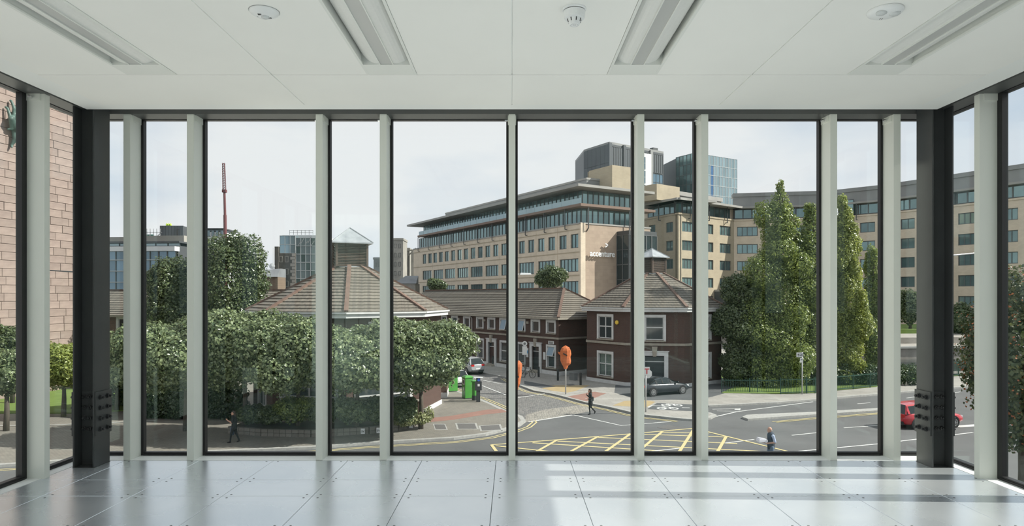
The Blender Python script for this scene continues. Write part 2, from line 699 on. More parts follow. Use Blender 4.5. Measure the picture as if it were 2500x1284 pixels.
# recessed lights
for i, lx in enumerate(LUM):
    names = ['leftmost recessed linear ceiling light with white perforated sides and grey diffuser',
             'recessed linear ceiling light left of centre, between the round sensor and the middle seam',
             'recessed linear ceiling light right of centre, beside the cylindrical smoke detector',
             'rightmost recessed linear ceiling light with white perforated sides and grey diffuser']
    t = thing('ceiling_light', names[i], 'light', (lx, LY0, CE), 0, 'recessed linear ceiling lights')
    n = LY1 - LY0
    hw = LW / 2
    fr = MB()
    fr.box(-hw, -hw + 0.016, 0, n, -0.003, 0.008).box(hw - 0.016, hw, 0, n, -0.003, 0.008).box(-hw + 0.016, hw - 0.016, 0, 0.02, -0.003, 0.008)
    fr.box(-hw, -hw + 0.004, 0, n, 0.008, 0.075).box(hw - 0.004, hw, 0, n, 0.008, 0.075)
    fr.build('frame', 'white_paint', t)
    MB().box(-hw + 0.0165, hw - 0.0165, n - 0.186, n - 0.001, -0.003, 0.012).box(-hw + 0.004, hw - 0.004, n - 0.186, n - 0.182, 0.012, 0.075).build('end_plate', 'white_paint', t)
    for s in (-1, 1):
        rf = MB()
        pts = []
        for k in range(9):
            a = PI / 2 * k / 8
            pts.append((0.044 + 0.1 * math.sin(a), 0.004 + 0.062 * (1 - math.cos(a))))
        for k in range(8):
            (xa, za), (xb, zb) = pts[k], pts[k + 1]
            rf.quad((s * xa, 0.02, za), (s * xb, 0.02, zb), (s * xb, n - 0.186, zb), (s * xa, n - 0.186, za))
        rf.build('reflector', 'reflector_white', t, smooth=True)
    MB().box(-0.044, -0.038, 0.02, n - 0.187, -0.004, 0.01).box(0.038, 0.044, 0.02, n - 0.187, -0.004, 0.01).build('diffuser_rail', 'white_paint', t)
    MB().box(-0.038, 0.038, 0.02, n - 0.187, 0.002, 0.008).build('diffuser', 'diffuser_grey', t)

# round sensors and smoke detector
t = thing('ceiling_sensor', 'white round presence sensor with dark speaker grilles on the left ceiling panel', 'sensor', (-1.255, 3.32, CE))
MB().lathe([(0.073, 0.0), (0.074, -0.003), (0.066, -0.012), (0.045, -0.024), (0.02, -0.03), (0.0005, -0.031)], 32).build('cover', 'detector_white', t, smooth=True)
MB().lathe([(0.076, 0.002), (0.076, -0.0008)], 32).build('shadow_ring', 'grey_plastic', t)
MB().lathe([(0.02, 0), (0.019, -0.006), (0.012, -0.010), (0.0005, -0.011)], 16, (0.006, -0.004, -0.027)).build('lens', 'lens_grey', t, smooth=True)
MB().lathe([(0.009, 0), (0.008, -0.003), (0.0005, -0.004)], 12, (-0.028, -0.004, -0.024)).build('lens', 'lens_grey', t, smooth=True)
for gx, gy in ((0.024, 0.012), (-0.012, -0.030)):
    g = MB()
    for q in range(3):
        g.box(gx - 0.008 + 0.006 * q, gx - 0.005 + 0.006 * q, gy - 0.005, gy + 0.005, -0.0305, -0.018)
    g.build('grille', 'ink_black', t)

t = thing('ceiling_sensor', 'white round twin-lens presence sensor on the right ceiling panel', 'sensor', (1.885, 3.31, CE))
MB().lathe([(0.084, 0.0), (0.086, -0.004), (0.08, -0.014), (0.065, -0.022), (0.03, -0.027), (0.0005, -0.028)], 36).build('cover', 'detector_white', t, smooth=True)
for lx, ly in ((-0.035, -0.028), (0.036, -0.022)):
    MB().lathe([(0.026, 0), (0.025, -0.008), (0.017, -0.013), (0.0005, -0.015)], 18, (lx, ly, -0.02)).build('lens', 'lens_grey', t, smooth=True)
g = MB()
for q in (-0.005, 0.005):
    g.box(q - 0.0015, q + 0.0015, 0.028, 0.042, -0.027, -0.02)
g.build('slot', 'ink_black', t)

t = thing('smoke_detector', 'white cylindrical smoke detector hanging near the middle ceiling seam', 'smoke detector', (0.313, 3.29, CE))
MB().lathe([(0.060, 0), (0.060, -0.007), (0.056, -0.010)], 36).build('mounting_base', 'detector_white', t, smooth=False)
MB().lathe([(0.051, -0.009), (0.051, -0.014)], 36).build('vent_gap', 'ink_black', t)
MB().lathe([(0.054, -0.0135), (0.053, -0.040), (0.050, -0.050), (0.035, -0.052)], 36).build('body', 'detector_white', t, smooth=False)
hd = MB().lathe([(0.036, -0.050), (0.031, -0.066), (0.026, -0.080), (0.022, -0.083), (0.0005, -0.083)], 28).build('head', 'detector_white', t)
for k in range(8):
    a = 2 * PI * k / 8 + 0.2
    s = MB()
    r0, r1 = 0.0362, 0.0315
    p0 = (r0 * math.cos(a), r0 * math.sin(a), -0.053)
    p1 = (r1 * math.cos(a), r1 * math.sin(a), -0.068)
    s.bar(p0, p1, 0.004, 0.002, up=(math.cos(a), math.sin(a), 0.2))
    s.build('vent_slot', 'ink_black', hd)
rg = MB()
for k in range(24):
    a, b_ = 2 * PI * k / 24, 2 * PI * (k + 1) / 24
    rg.quad((0.0185 * math.cos(a), 0.0185 * math.sin(a), -0.0834), (0.0185 * math.cos(b_), 0.0185 * math.sin(b_), -0.0834),
            (0.0195 * math.cos(b_), 0.0195 * math.sin(b_), -0.0834), (0.0195 * math.cos(a), 0.0195 * math.sin(a), -0.0834))
rg.build('label_ring', 'grey_plastic', hd)
text_mesh('lettering', 'A-2', 0.009, 0.0002, 'ink_black', hd, (0, -0.003, -0.0836), (PI, 0, 0))

# perimeter beams (dark steel)
tag(MB().box(-GX - 0.05, GX + 0.05, 5.30, GY + 0.06, BT, BT + 0.2).build('trim_4', 'steel_beam_lit'), kind='structure')
tag(MB().box(-GX - 0.05, -3.38, YC, 5.30, BT, BT + 0.2).build('trim_5', 'steel_beam_lit'), kind='structure')
tag(MB().box(3.38, GX + 0.05, YC, 5.30, BT, BT + 0.2).build('trim_6', 'steel_beam_lit'), kind='structure')


# glazing: fins (mullions) and one window object per pane
def fin_mesh():
    hgt = BT - FL
    b = MB().box(-0.0275, 0.0275, 0, 0.155, 0.0, hgt)
    return b.mesh('mullion', 'fin_paint')


FINM = fin_mesh()
BRM = MB().box(-0.034, 0.034, 0.03, 0.15, -0.05, 0.0).lathe([(0.012, -0.06), (0.012, -0.034)], 8, (0, 0.09, -0.026), 1, axis='x').mesh('fixing_bracket', ['fin_paint', 'chrome'])
WIN = [0]


def glazing(wall, edges, origin, rz, y0=0.155, fw=0.048):
    """edges: mullion positions along local x; the glass plane is local y = 0.165, inside is -y"""
    hgt = BT - FL
    for i, (a, b, fa, fb) in enumerate(edges):
        WIN[0] += 1
        w = struct('window_%d' % WIN[0], origin, rz)
        fr = MB()
        t_ = 0.03
        y1 = y0 + 0.045
        fr.box(a, b, y0, y1, 0, t_).box(a, b, y0, y1, hgt - 0.005, hgt)
        fr.box(a, a + (fw if fa else t_), y0, y1, t_, hgt - 0.005).box(b - (fw if fb else t_), b, y0, y1, t_, hgt - 0.005)
        # glazing bead
        fr.box(a + 0.05, b - 0.05, y0 - 0.006, y0, 0.0, t_ - 0.012)
        fr.build('window_frame', 'gasket_black', w)
        MB().box(a + 0.02, b - 0.02, y0 + 0.017, y0 + 0.023, t_ - 0.01, hgt - 0.005).build('pane', 'room_glass', w)


FPOS = [-3.12, -2.606, -1.562, -1.044, 0.0, 1.044, 1.562, 2.606, 3.12]
wall_b = struct('wall_back', (0, FY, FL))
for x in FPOS:
    put('mullion', FINM, wall_b, (x, 0, 0))
    put('fixing_bracket', BRM, wall_b, (x, 0, BT - FL))
pe = [-GX] + FPOS + [GX]
glazing(wall_b, [(pe[i], pe[i + 1], i > 0, i < len(pe) - 2) for i in range(len(pe) - 1)], (0, FY, FL), 0)
SPOS = [4.80, 4.282, 3.238, 2.72, 1.676, 1.158, 0.114]
wall_l = struct('wall_left', (-FX, 0, FL), PI / 2)    # local x = +Y, local y = -X (outwards)
wall_r = struct('wall_right', (FX, 0, FL), -PI / 2)   # local x = -Y, local y = +X (outwards)
for y in SPOS:
    put('mullion', FINM, wall_l, (y, 0, 0)).scale = (1, 0.826, 1)
    put('fixing_bracket', BRM, wall_l, (y, 0, BT - FL))
    if y > 1.6:
        put('mullion', FINM, wall_r, (-y, 0, 0)).scale = (1, 0.826, 1)
        put('fixing_bracket', BRM, wall_r, (-y, 0, BT - FL))
pe = [YC] + SPOS[::-1] + [GY]
glazing(wall_l, [(pe[i], pe[i + 1], i > 0, i < len(pe) - 2) for i in range(len(pe) - 1)], (-FX, 0, FL), PI / 2, 0.128, 0.075)
pe = [-GY] + [-y for y in SPOS[:5]]
MB().box(-1.65, -YC, 0.05, 0.17, 0, BT - FL + 0.2).build('light_block_panel', 'grey_wall', wall_r)  # unseen panel added to keep light off the right ceiling
glazing(wall_r, [(pe[i], pe[i + 1], i > 0, i < len(pe) - 2) for i in range(len(pe) - 1)], (FX, 0, FL), -PI / 2, 0.128, 0.075)
# glass-roofed hall behind the camera: added to bounce sunlight indoors; white left wall, glazed right side and roof
bounce_hall = struct('wall_bounce_hall', (0, YB, FL))
MB().box(-GX - 0.1, GX + 0.1, -0.2, 0, -0.5, HH).build('rear_wall', 'grey_wall', bounce_hall)
MB().box(-GX - 0.2, -GX, 0, YC - YB, -0.5, HH).build('added_bounce_wall', 'white_wall', bounce_hall)
MB().box(-GX, GX, YC - YB, YC - YB + 0.15, CE - FL + 0.02, HH).build('added_upper_wall', 'white_wall', bounce_hall)
for k in range(6):
    y_ = 0.1 + k * (YC - YB - 0.2) / 5
    MB().box(GX - 0.03, GX + 0.03, y_ - 0.03, y_ + 0.03, 0, HH).build('post', 'fin_paint', bounce_hall)
    MB().box(-GX, GX, y_ - 0.03, y_ + 0.03, HH, HH + 0.15).build('rafter', 'fin_paint', bounce_hall)
WIN[0] += 1
w_ = struct('window_%d' % WIN[0], (0, YB, FL))  # glazing of the added space, lets the sun reach its walls
MB().box(GX - 0.004, GX + 0.004, 0, YC - YB, 0, HH).build('pane', 'room_glass', w_)
WIN[0] += 1
w_ = struct('window_%d' % WIN[0], (0, YB, FL + HH))
MB().box(-GX, GX, 0, YC - YB, 0.15, 0.158).build('pane', 'room_glass', w_)

# corner columns: H sections with bolted splice plates
for s, lab in ((-1, 'dark steel H-section column with bolted splice in the left corner, nearest the stone wall'),
               (1, 'dark steel H-section column with bolted splice in the right corner, in front of the red car')):
    x_in, x_out = 3.238 + (0.018 if s > 0 else 0), 3.405 + (0.018 if s > 0 else 0)
    xc = s * (x_in + x_out) / 2
    hw = (x_out - x_in) / 2
    y0, y1 = 5.08, 5.275
    t = thing('steel_column', lab, 'column', (xc, (y0 + y1) / 2, FL), 0, 'corner steel columns')
    hh = BT - FL + 0.03
    hd = (y1 - y0) / 2
    MB().box(-hw, -hw + 0.012, -hd, hd, 0.002, hh).build('flange', 'steel_dark', t)
    MB().box(hw - 0.012, hw, -hd, hd, 0.002, hh).build('flange', 'steel_dark', t)
    MB().box(-hw + 0.012, hw - 0.012, -0.006, 0.006, 0.002, hh).build('web', 'steel_dark', t)
    MB().box(-hw - 0.004, hw + 0.004, -hd - 0.004, hd + 0.004, 0.0, 0.002).build('base_plate', 'steel_dark', t)
    zb0, zb1 = 0.245, 0.585
    for q in (-1, 1):
        pl = MB().box(min(q * hw, q * (hw + 0.012)), max(q * hw, q * (hw + 0.012)), -hd + 0.004, hd + 0.006, zb0, zb1).build('splice_plate', 'steel_dark', t)
        for k in range(4):
            for yy in (-0.045, 0.045):
                z = zb0 + 0.045 + k * 0.083
                bm = MB()
                x0 = q * (hw + 0.012)
                bm.lathe([(0.021, 0), (0.021, q * 0.004), (0.017, q * 0.005), (0.017, q * 0.016), (0.010, q * 0.019), (0.010, q * 0.034), (0.006, q * 0.037)], 10, (x0, yy, z), axis='x')
                bm.build('bolt', 'steel_bolt', pl)
    pl = MB().box(-hw + 0.018, hw - 0.018, -0.016, -0.006, zb0 + 0.015, zb1 - 0.005).build('splice_plate', 'steel_dark', t)
    for k in range(4):
        for xx in (-0.042, 0.0, 0.042):
            z = zb0 + 0.045 + k * 0.083
            MB().lathe([(0.019, 0), (0.019, -0.004), (0.015, -0.005), (0.015, -0.014), (0.009, -0.017), (0.009, -0.03), (0.005, -0.033)], 10, (xx, -0.016, z), axis='y').build('bolt', 'steel_bolt', pl)
    MB().box(-hw - 0.01, -hw + 0.03, -hd - 0.012, -hd + 0.02, hh - 0.02, hh + 0.012).box(hw - 0.03, hw + 0.01, -hd - 0.012, -hd + 0.02, hh - 0.02, hh + 0.012).build('top_cleat', 'steel_dark', t)
# ------------------------------------------------------------------ outdoor materials
mat('asphalt', (0.110, 0.113, 0.115), 0.85, c2=(0.085, 0.088, 0.09), scale=0.35, bump=0.3, bscale=60)
mat('asphalt_dark', (0.085, 0.09, 0.095), 0.85, c2=(0.065, 0.07, 0.075), scale=0.8, bump=0.3, bscale=60)
mat('granite_kerb', (0.36, 0.36, 0.34), 0.75, c2=(0.27, 0.27, 0.26), scale=6)
brick_mat('paving_setts', (0.225, 0.21, 0.18), (0.175, 0.165, 0.145), (0.10, 0.095, 0.085), 0.21, 0.105, 0.008, plan=True)
brick_mat('paving_slabs', (0.31, 0.30, 0.275), (0.265, 0.255, 0.235), (0.18, 0.175, 0.16), 0.9, 0.6, 0.012, plan=True, bump=0.1)
cobble_mat('cobbles', (0.21, 0.205, 0.195), (0.125, 0.125, 0.125), 7.0)
mat('tactile_red', (0.26, 0.145, 0.115), 0.8, c2=(0.215, 0.12, 0.097), scale=2)
mat('tactile_buff', (0.36, 0.28, 0.15), 0.8, c2=(0.30, 0.23, 0.12), scale=2)
mat('line_white', (0.62, 0.63, 0.62), 0.6, c2=(0.48, 0.49, 0.48), scale=8)
mat('line_yellow', (0.56, 0.48, 0.24), 0.6, c2=(0.46, 0.40, 0.21), scale=8)
mat('grass', (0.13, 0.20, 0.035), 0.9, c2=(0.10, 0.16, 0.03), scale=1.2, bump=0.5, bscale=40)
mat('iron_cover', (0.13, 0.125, 0.12), 0.6, c2=(0.09, 0.088, 0.085), scale=9)
mat('water', (0.02, 0.03, 0.03), 0.08, spec=0.6)
mat('stone_quay', (0.33, 0.31, 0.28), 0.85, c2=(0.24, 0.225, 0.2), scale=1.2)
mat('concrete', (0.40, 0.40, 0.38), 0.8, c2=(0.31, 0.31, 0.30), scale=0.7)
KZ = 0.12
brick_mat('bounce_granite', (0.80, 0.775, 0.72), (0.76, 0.735, 0.68), (0.58, 0.56, 0.52), 0.9, 0.6, 0.012, plan=True, bump=0.1)  # unseen paving made pale to throw light up at the ceiling

road = MB().box(-700, 700, -300, 900, -0.5, 0.0).build('road', 'asphalt')
tag(road, kind='structure')


def flat(name, pts, z0, z1, m, parent=road, kind=None):
    o = MB().prism(pts, z0, z1).build(name, m, parent)
    return o


STRIPN = [0]


def strip_pts(pts, w, off=0.0):
    """polyline (ground points) to a list of quads of width w, offset sideways"""
    n = len(pts)
    nrm = []
    for i in range(n):
        a, b = Vector(pts[max(i - 1, 0)]), Vector(pts[min(i + 1, n - 1)])
        d = (b - a).normalized()
        nrm.append(Vector((-d.y, d.x)))
    Lp = [Vector(p) + nv * (off + w / 2) for p, nv in zip(pts, nrm)]
    Rp = [Vector(p) + nv * (off - w / 2) for p, nv in zip(pts, nrm)]
    return Lp, Rp


def strip(name, pts, w, m, z=0.004, h=0.004, off=0.0, parent=road):
    Lp, Rp = strip_pts(pts, w, off)
    b = MB()
    if h > 0.05:
        for i in range(len(pts) - 1):
            q = [Rp[i], Rp[i + 1], Lp[i + 1], Lp[i]]
            b.hexa([(p.x, p.y, z - h) for p in q], [(p.x, p.y, z) for p in q])
    else:
        STRIPN[0] += 1
        z += 0.0006 * (STRIPN[0] % 24)
        n = len(pts)
        b._add([(p.x, p.y, z) for p in Rp] + [(p.x, p.y, z) for p in Lp], [(i, i + 1, n + i + 1, n + i) for i in range(n - 1)])
    return b.build(name, m, parent)


# side street of cobbles between the two pavements
u_t = Vector((-0.593, 0.805))
lk = [G(1283, 1031), G(1275, 1020), G(1239, 1007.6), G(1205, 991), G(1175, 978), G(1116, 957), G(1085, 944)]
lk_far = [(lk[-1][0] + u_t.x * 42, lk[-1][1] + u_t.y * 42)]
rk = [G(1177.7, 912), G(1239.5, 924), G(1262, 936), G(1271, 944.5), G(1303, 956.7), G(1344, 963.8), G(1374, 971), G(1430, 986)]
rk_far = [(rk[0][0] + u_t.x * 42, rk[0][1] + u_t.y * 42)]
flat('cobbled_street', lk + lk_far + rk_far + rk + [G(1400, 1003), G(1300, 1026)], -0.01, 0.006, 'cobbles')
flat('cobbled_band', [G(1280, 1031), G(1398, 1012), G(1440, 1004), G(1450, 994), G(1430, 987), G(1330, 1000), G(1285, 1012)], 0.0, 0.009, cobble_mat('cobbles_light', (0.33, 0.31, 0.27), (0.22, 0.21, 0.19), 6.0).name)

# left pavement (plaza of the left pavilion)
near = [(-80, 13), G(0, 1141), G(300, 1120), G(511, 1107.7), G(774, 1096), G(872, 1088), G(970, 1082), G(1108, 1074), G(1186, 1064.5), G(1241, 1051), G(1270, 1041)]
pl_pts = near + lk + lk_far + [(-90, 120), (-90, 13)]
pav_l = MB().prism(pl_pts, -0.1, KZ).build('pavement_left', 'paving_setts')
tag(pav_l, kind='structure')
strip('kerb', near + lk + lk_far, 0.3, 'granite_kerb', KZ + 0.004, 0.13, off=0.14, parent=pav_l)
rd = [G(1020, 1028), G(1100, 1020), G(1190, 1004), G(1225, 1003), G(1240, 1010), G(1180, 1017), G(1110, 1029), G(1023, 1038)]
flat('tactile_paving', rd, KZ, KZ + 0.006, 'tactile_red', pav_l)
for px, py, hw_, hh_, d in ((1075, 1047, 15, 6, 0), (1140, 1045.5, 24, 6.5, 0), (1198, 1049, 25, 7, 1)):
    q = [G(px - hw_, py - hh_ + 3 * d), G(px + hw_ - 5, py - hh_), G(px + hw_, py + hh_ - 2 * d), G(px - hw_ + 4, py + hh_)]
    flat('access_cover_frame', [Vector(p) + (Vector(p) - Vector(G(px, py))) * 0.22 for p in q], KZ, KZ + 0.005, 'granite_kerb', pav_l)
    flat('access_cover', q, KZ + 0.005, KZ + 0.009, 'iron_cover', pav_l)
lawn_l = MB().prism([(-75, 43), (-29, 43.0), (-26.0, 44), (-27.5, 50), (-32, 62), (-75, 62)], -0.05, KZ + 0.06).build('lawn_left', 'grass')
tag(lawn_l, kind='structure')
strip('path_edging', [(-75, 37.6), (-28, 39.0), (-22, 40.5)], 0.25, 'granite_kerb', KZ + 0.02, 0.03, parent=pav_l)

# right pavement (in front of the terrace and right pavilion)
rk2 = [G(1492.6, 998.5), G(1544, 1011), G(1577, 1017), G(1661, 1026), G(1694, 1028), G(1735, 1024), G(1749, 1017), G(1735, 1011.5), G(1700, 1010)]
rk3 = [G(1731, 994), G(1896, 986), G(1994, 978), G(2198, 960.6), G(2328, 949), G(2600, 930), (95, 70)]
pr_pts = rk_far + rk + rk2 + [G(1700, 993.5)] + rk3 + [(110, 75), (110, 150), (-20, 150)]
pav_r = MB().prism(pr_pts, -0.1, KZ).build('pavement_right', 'paving_slabs')
tag(pav_r, kind='structure')
strip('kerb', rk_far + rk + rk2, 0.3, 'granite_kerb', KZ + 0.004, 0.13, off=0.14, parent=pav_r)
strip('kerb', rk3, 0.3, 'granite_kerb', KZ + 0.004, 0.13, off=0.14, parent=pav_r)
flat('cycle_lane', [G(1580, 1003), G(1604, 988), G(1660, 990), G(1720, 993.5), G(1720, 1010), G(1690, 1008), G(1640, 1006)], KZ, KZ + 0.006, 'asphalt_dark', pav_r)
flat('forecourt', [G(1562, 981), G(1640, 979.5), G(1700, 981), G(1740, 972), (22, 58), (9, 57), G(1500, 962)], KZ, KZ + 0.006, 'asphalt_dark', pav_r)
flat('tactile_paving', [G(1385, 972), G(1450, 960), G(1480, 964), G(1440, 980), G(1432, 984)], KZ, KZ + 0.006, 'tactile_red', pav_r)
flat('tactile_paving', [G(1496, 994), G(1524, 983), G(1570, 980), G(1600, 985), G(1578, 999), G(1545, 997)], KZ, KZ + 0.006, 'tactile_buff', pav_r)
flat('tactile_paving', [G(1322, 951), G(1352, 944), G(1440, 944), G(1405, 958), G(1385, 962), G(1345, 957)], KZ, KZ + 0.006, 'tactile_buff', pav_r)
flat('asphalt_panel', [G(1280, 933), G(1357, 947), G(1322, 951), G(1280, 941)], KZ, KZ + 0.007, 'asphalt_dark', pav_r)
flat('access_cover', [G(1382, 942), G(1398, 940.5), G(1405, 944), G(1389, 945.5)], KZ, KZ + 0.008, 'iron_cover', pav_r)

# traffic island on the right
isl = [G(1812, 1022), G(1822, 1017), G(1842, 1015.5), G(1994, 1009), G(2143, 1000), G(2330, 985), G(2330, 990), G(2143, 1006), G(1994, 1015.5), G(1850, 1025.5), G(1826, 1027)]
island = MB().prism(isl, -0.1, KZ).build('traffic_island', 'granite_kerb')
tag(island, kind='structure')
flat('island_infill', [G(1845, 1018.5), G(1994, 1010.5), G(2143, 1001.5), G(2143, 1002.5), G(1994, 1011.5), G(1850, 1020)], KZ, KZ + 0.005, 'concrete', island)

# pale granite plaza at the foot of this building, added to bounce sunlight onto the ceiling
plaza = MB().prism([(-70, -60), (-0.5, -60), (-0.5, 25.5), (-16, 25.5), (-40, 20.5), (-70, 12)], -0.1, KZ).build('pavement_bounce', 'bounce_granite')
tag(plaza, kind='structure')

near_r = MB().prism([(5, -60), (60, -60), (60, 20), (17, 26.2), (5, 26.4)], -0.1, KZ).build('pavement_side', 'asphalt')
tag(near_r, kind='structure')
strip('yellow_line', [(14.5, 27.2), (60, 20.9)], 0.1, 'line_yellow')
strip('yellow_line', [(14.5, 27.45), (60, 21.15)], 0.1, 'line_yellow')

# painted lines
y_near = [(p[0], p[1]) for p in near[1:]]
for o_ in (-0.42, -0.68):
    strip('yellow_line', y_near + lk[:2], 0.10, 'line_yellow', off=o_)
    strip('yellow_line', lk[2:] + lk_far, 0.10, 'line_yellow', 0.014, off=o_)
    strip('yellow_line', rk[1:] + rk2[:4], 0.10, 'line_yellow', 0.014, off=o_)
yb = 0.17
for a, b in (((1200, 1086), (1361, 1074)), ((1361, 1074), (1540, 1059.5)), ((1540, 1059.5), (1694, 1046)), ((1694, 1046), (1924, 1102.5)),
             ((1200, 1086), (1219, 1112)), ((1219, 1110), (1560, 1113)), ((1560, 1113), (1924, 1102.5)),
             ((1297, 1110), (1361, 1074)), ((1380, 1110), (1460, 1066)), ((1468, 1110), (1540, 1059)), ((1566, 1096), (1617, 1054)),
             ((1653, 1112), (1694, 1048)), ((1748, 1110), (1773, 1066)),
             ((1210, 1089), (1400, 1109)), ((1300, 1081), (1660, 1104)), ((1361, 1077), (1900, 1104)), ((1460, 1068), (1800, 1083)),
             ((1560, 1060), (1770, 1067)), ((1615, 1055), (1730, 1058))):
    strip('box_junction_line', [G(*a), G(*b)], yb, 'line_yellow', 0.005)
for pts, w in (([(1400, 1013), (1517, 1039), (1640, 1029)], 0.13), ([(1290, 1030), (1398, 1013)], 0.2), ([(1748, 1017), (1800, 1005), (1900, 992), (1985, 981)], 0.14),
               ([(1571, 1104), (1664, 1094)], 0.12), ([(1770, 1082), (1841, 1073)], 0.12), ([(1933, 1063), (2000, 1056), (2044, 1051)], 0.12),
               ([(1860, 1110), (1994, 1098), (2143, 1084), (2375, 1056)], 0.13), ([(2093, 986), (2125, 983.5)], 0.12), ([(2213, 972), (2245, 968)], 0.12),
               ([(2060, 1045), (2143, 1039)], 0.12), ([(2335, 1042), (2390, 1038)], 0.5), ([(2300, 962), (2345, 957)], 0.12),
               ([(1739, 999.5), (1806, 998)], 0.12), ([(1750, 1003.5), (1797, 1004.5)], 0.1)):
    strip('white_line', [G(*p) for p in pts], w, 'line_white')
flat('white_arrow', [G(1794, 998), G(1808, 997), G(1807, 1001.5), G(1793, 1000.2)], 0.0, 0.006, 'line_white')
for pts, w in (([(1177, 942), (1238, 966)], 0.13), ([(1160, 925), (1225, 938), (1240, 936)], 0.13), ([(1262, 972), (1330, 962)], 0.16)):
    strip('white_line', [G(*p) for p in pts], w, 'line_white', 0.013)
for pts in ([(1885, 1030), (1994, 1020), (2143, 1009)], [(1895, 1031.5), (1994, 1022.5), (2143, 1011.5)], [(2090, 1012), (2300, 996)]):
    strip('yellow_line', [G(*p) for p in pts], 0.11, 'line_yellow')
# cycle symbols and lane line on the cycle lane
zc = KZ + 0.012
strip('white_line', [G(1582, 999), G(1592, 994.5), G(1627, 996)], 0.14, 'line_white', zc, parent=pav_r)
strip('white_line', [G(1665, 999.5), G(1684, 1000)], 0.14, 'line_white', zc, parent=pav_r)
for c in ((1640, 993.5), (1630, 1001.5)):
    gx, gy = G(*c)
    b = MB()
    for sx in (-0.42, 0.42):
        for k in range(14):
            a0, a1 = 2 * PI * k / 14, 2 * PI * (k + 1) / 14
            b.quad(*[(gx + sx + r * math.cos(a), gy + r * 1.35 * math.sin(a), zc) for r, a in ((0.2, a0), (0.33, a0), (0.33, a1), (0.2, a1))])
    for p, q in (((-0.42, 0), (-0.1, 0.55)), ((-0.1, 0.55), (0.3, 0.55)), ((0.3, 0.6), (0.42, 0)), ((-0.2, 0.5), (0.05, 0)), ((0.05, 0), (0.3, 0.55)), ((-0.42, 0), (0.05, 0)), ((-0.25, 0.7), (-0.02, 0.7))):
        b.bar((gx + p[0], gy + p[1], zc - 0.002), (gx + q[0], gy + q[1], zc - 0.002), 0.09, 0.006)
    b.build('cycle_symbol', 'line_white', pav_r)
flat('drain_grate', [G(1604, 1044), G(1630, 1037), G(1674, 1046), G(1640, 1050)], 0, 0.008, 'iron_cover')
flat('access_cover', [G(1180, 975), G(1196, 972), G(1210, 977), G(1193, 980)], 0.006, 0.014, 'iron_cover')

# grass, canal and quay behind the railings on the right
lawn_r = MB().prism([(19.5, 56.6), G(1762, 963.5), G(1906, 965.5), G(1990, 963), G(2040, 957), G(2140, 948), G(2160, 937.5), G(2250, 930.5), G(2340, 920.5), G(2420, 913.5), (80, 75), (58, 66), (36, 63), (20, 66)], 0.0, KZ + 0.05).build('lawn_right', 'grass')
tag(lawn_r, kind='structure')
canal = MB().prism([(36, 66), (85, 74), (90, 86), (36, 78)], 0.0, KZ + 0.03).build('canal_water', 'water')
tag(canal, kind='structure')
quay = MB().prism([(34, 78), (92, 85), (98, 120), (34, 112)], 0, 1.5).build('quay', 'stone_quay')
tag(quay, kind='structure')
MB().prism([(34, 77.8), (92, 84.8), (92, 85.6), (34, 78.6)], 1.5, 1.75).build('coping', 'concrete', quay)
MB().prism([(34, 86), (93, 92), (98, 120), (34, 112)], 1.5, 2.3).build('terrace_step', 'stone_quay', quay)
MB().prism([(34, 95), (94, 101), (98, 120), (34, 112)], 2.3, 2.9).build('grass_bank', 'grass', quay)
# ------------------------------------------------------------------ brick pavilions and terrace
brick_mat('brick_red', (0.092, 0.042, 0.030), (0.070, 0.032, 0.025), (0.070, 0.058, 0.050))
mat('trim_white', (0.62, 0.63, 0.63), 0.55, c2=(0.52, 0.53, 0.53), scale=2.5)
mat('stone_band', (0.34, 0.31, 0.26), 0.8, c2=(0.27, 0.25, 0.21), scale=3)
mat('roof_tile', (0.185, 0.165, 0.135), 0.85, c2=(0.105, 0.095, 0.082), scale=1.6, rnd=0.14, bump=0.6, bscale=14, stretch=(4.0, 1.0, 1.0))
mat('hip_tile', (0.165, 0.105, 0.08), 0.85, c2=(0.115, 0.075, 0.06), scale=2.5)
mat('zinc', (0.50, 0.53, 0.55), 0.35, metal=0.55, c2=(0.36, 0.39, 0.41), scale=1.8)
mat('louvre_brown', (0.10, 0.068, 0.050), 0.7, c2=(0.075, 0.05, 0.04), scale=4)
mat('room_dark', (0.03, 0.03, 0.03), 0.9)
mat('window_glass', (0.035, 0.045, 0.05), 0.05, spec=0.8)
mat('curtain', (0.42, 0.42, 0.39), 0.9, c2=(0.28, 0.28, 0.26), scale=6, stretch=(8, 1, 0.3))
mat('door_dark', (0.018, 0.02, 0.024), 0.35)
mat('door_brown', (0.05, 0.02, 0.018), 0.35)
mat('alarm_yellow', (0.75, 0.52, 0.06), 0.4)
mat('downpipe', (0.5, 0.5, 0.48), 0.5)
mat('poster_white', (0.65, 0.66, 0.66), 0.5)
mat('poster_blue', (0.08, 0.28, 0.5), 0.5)


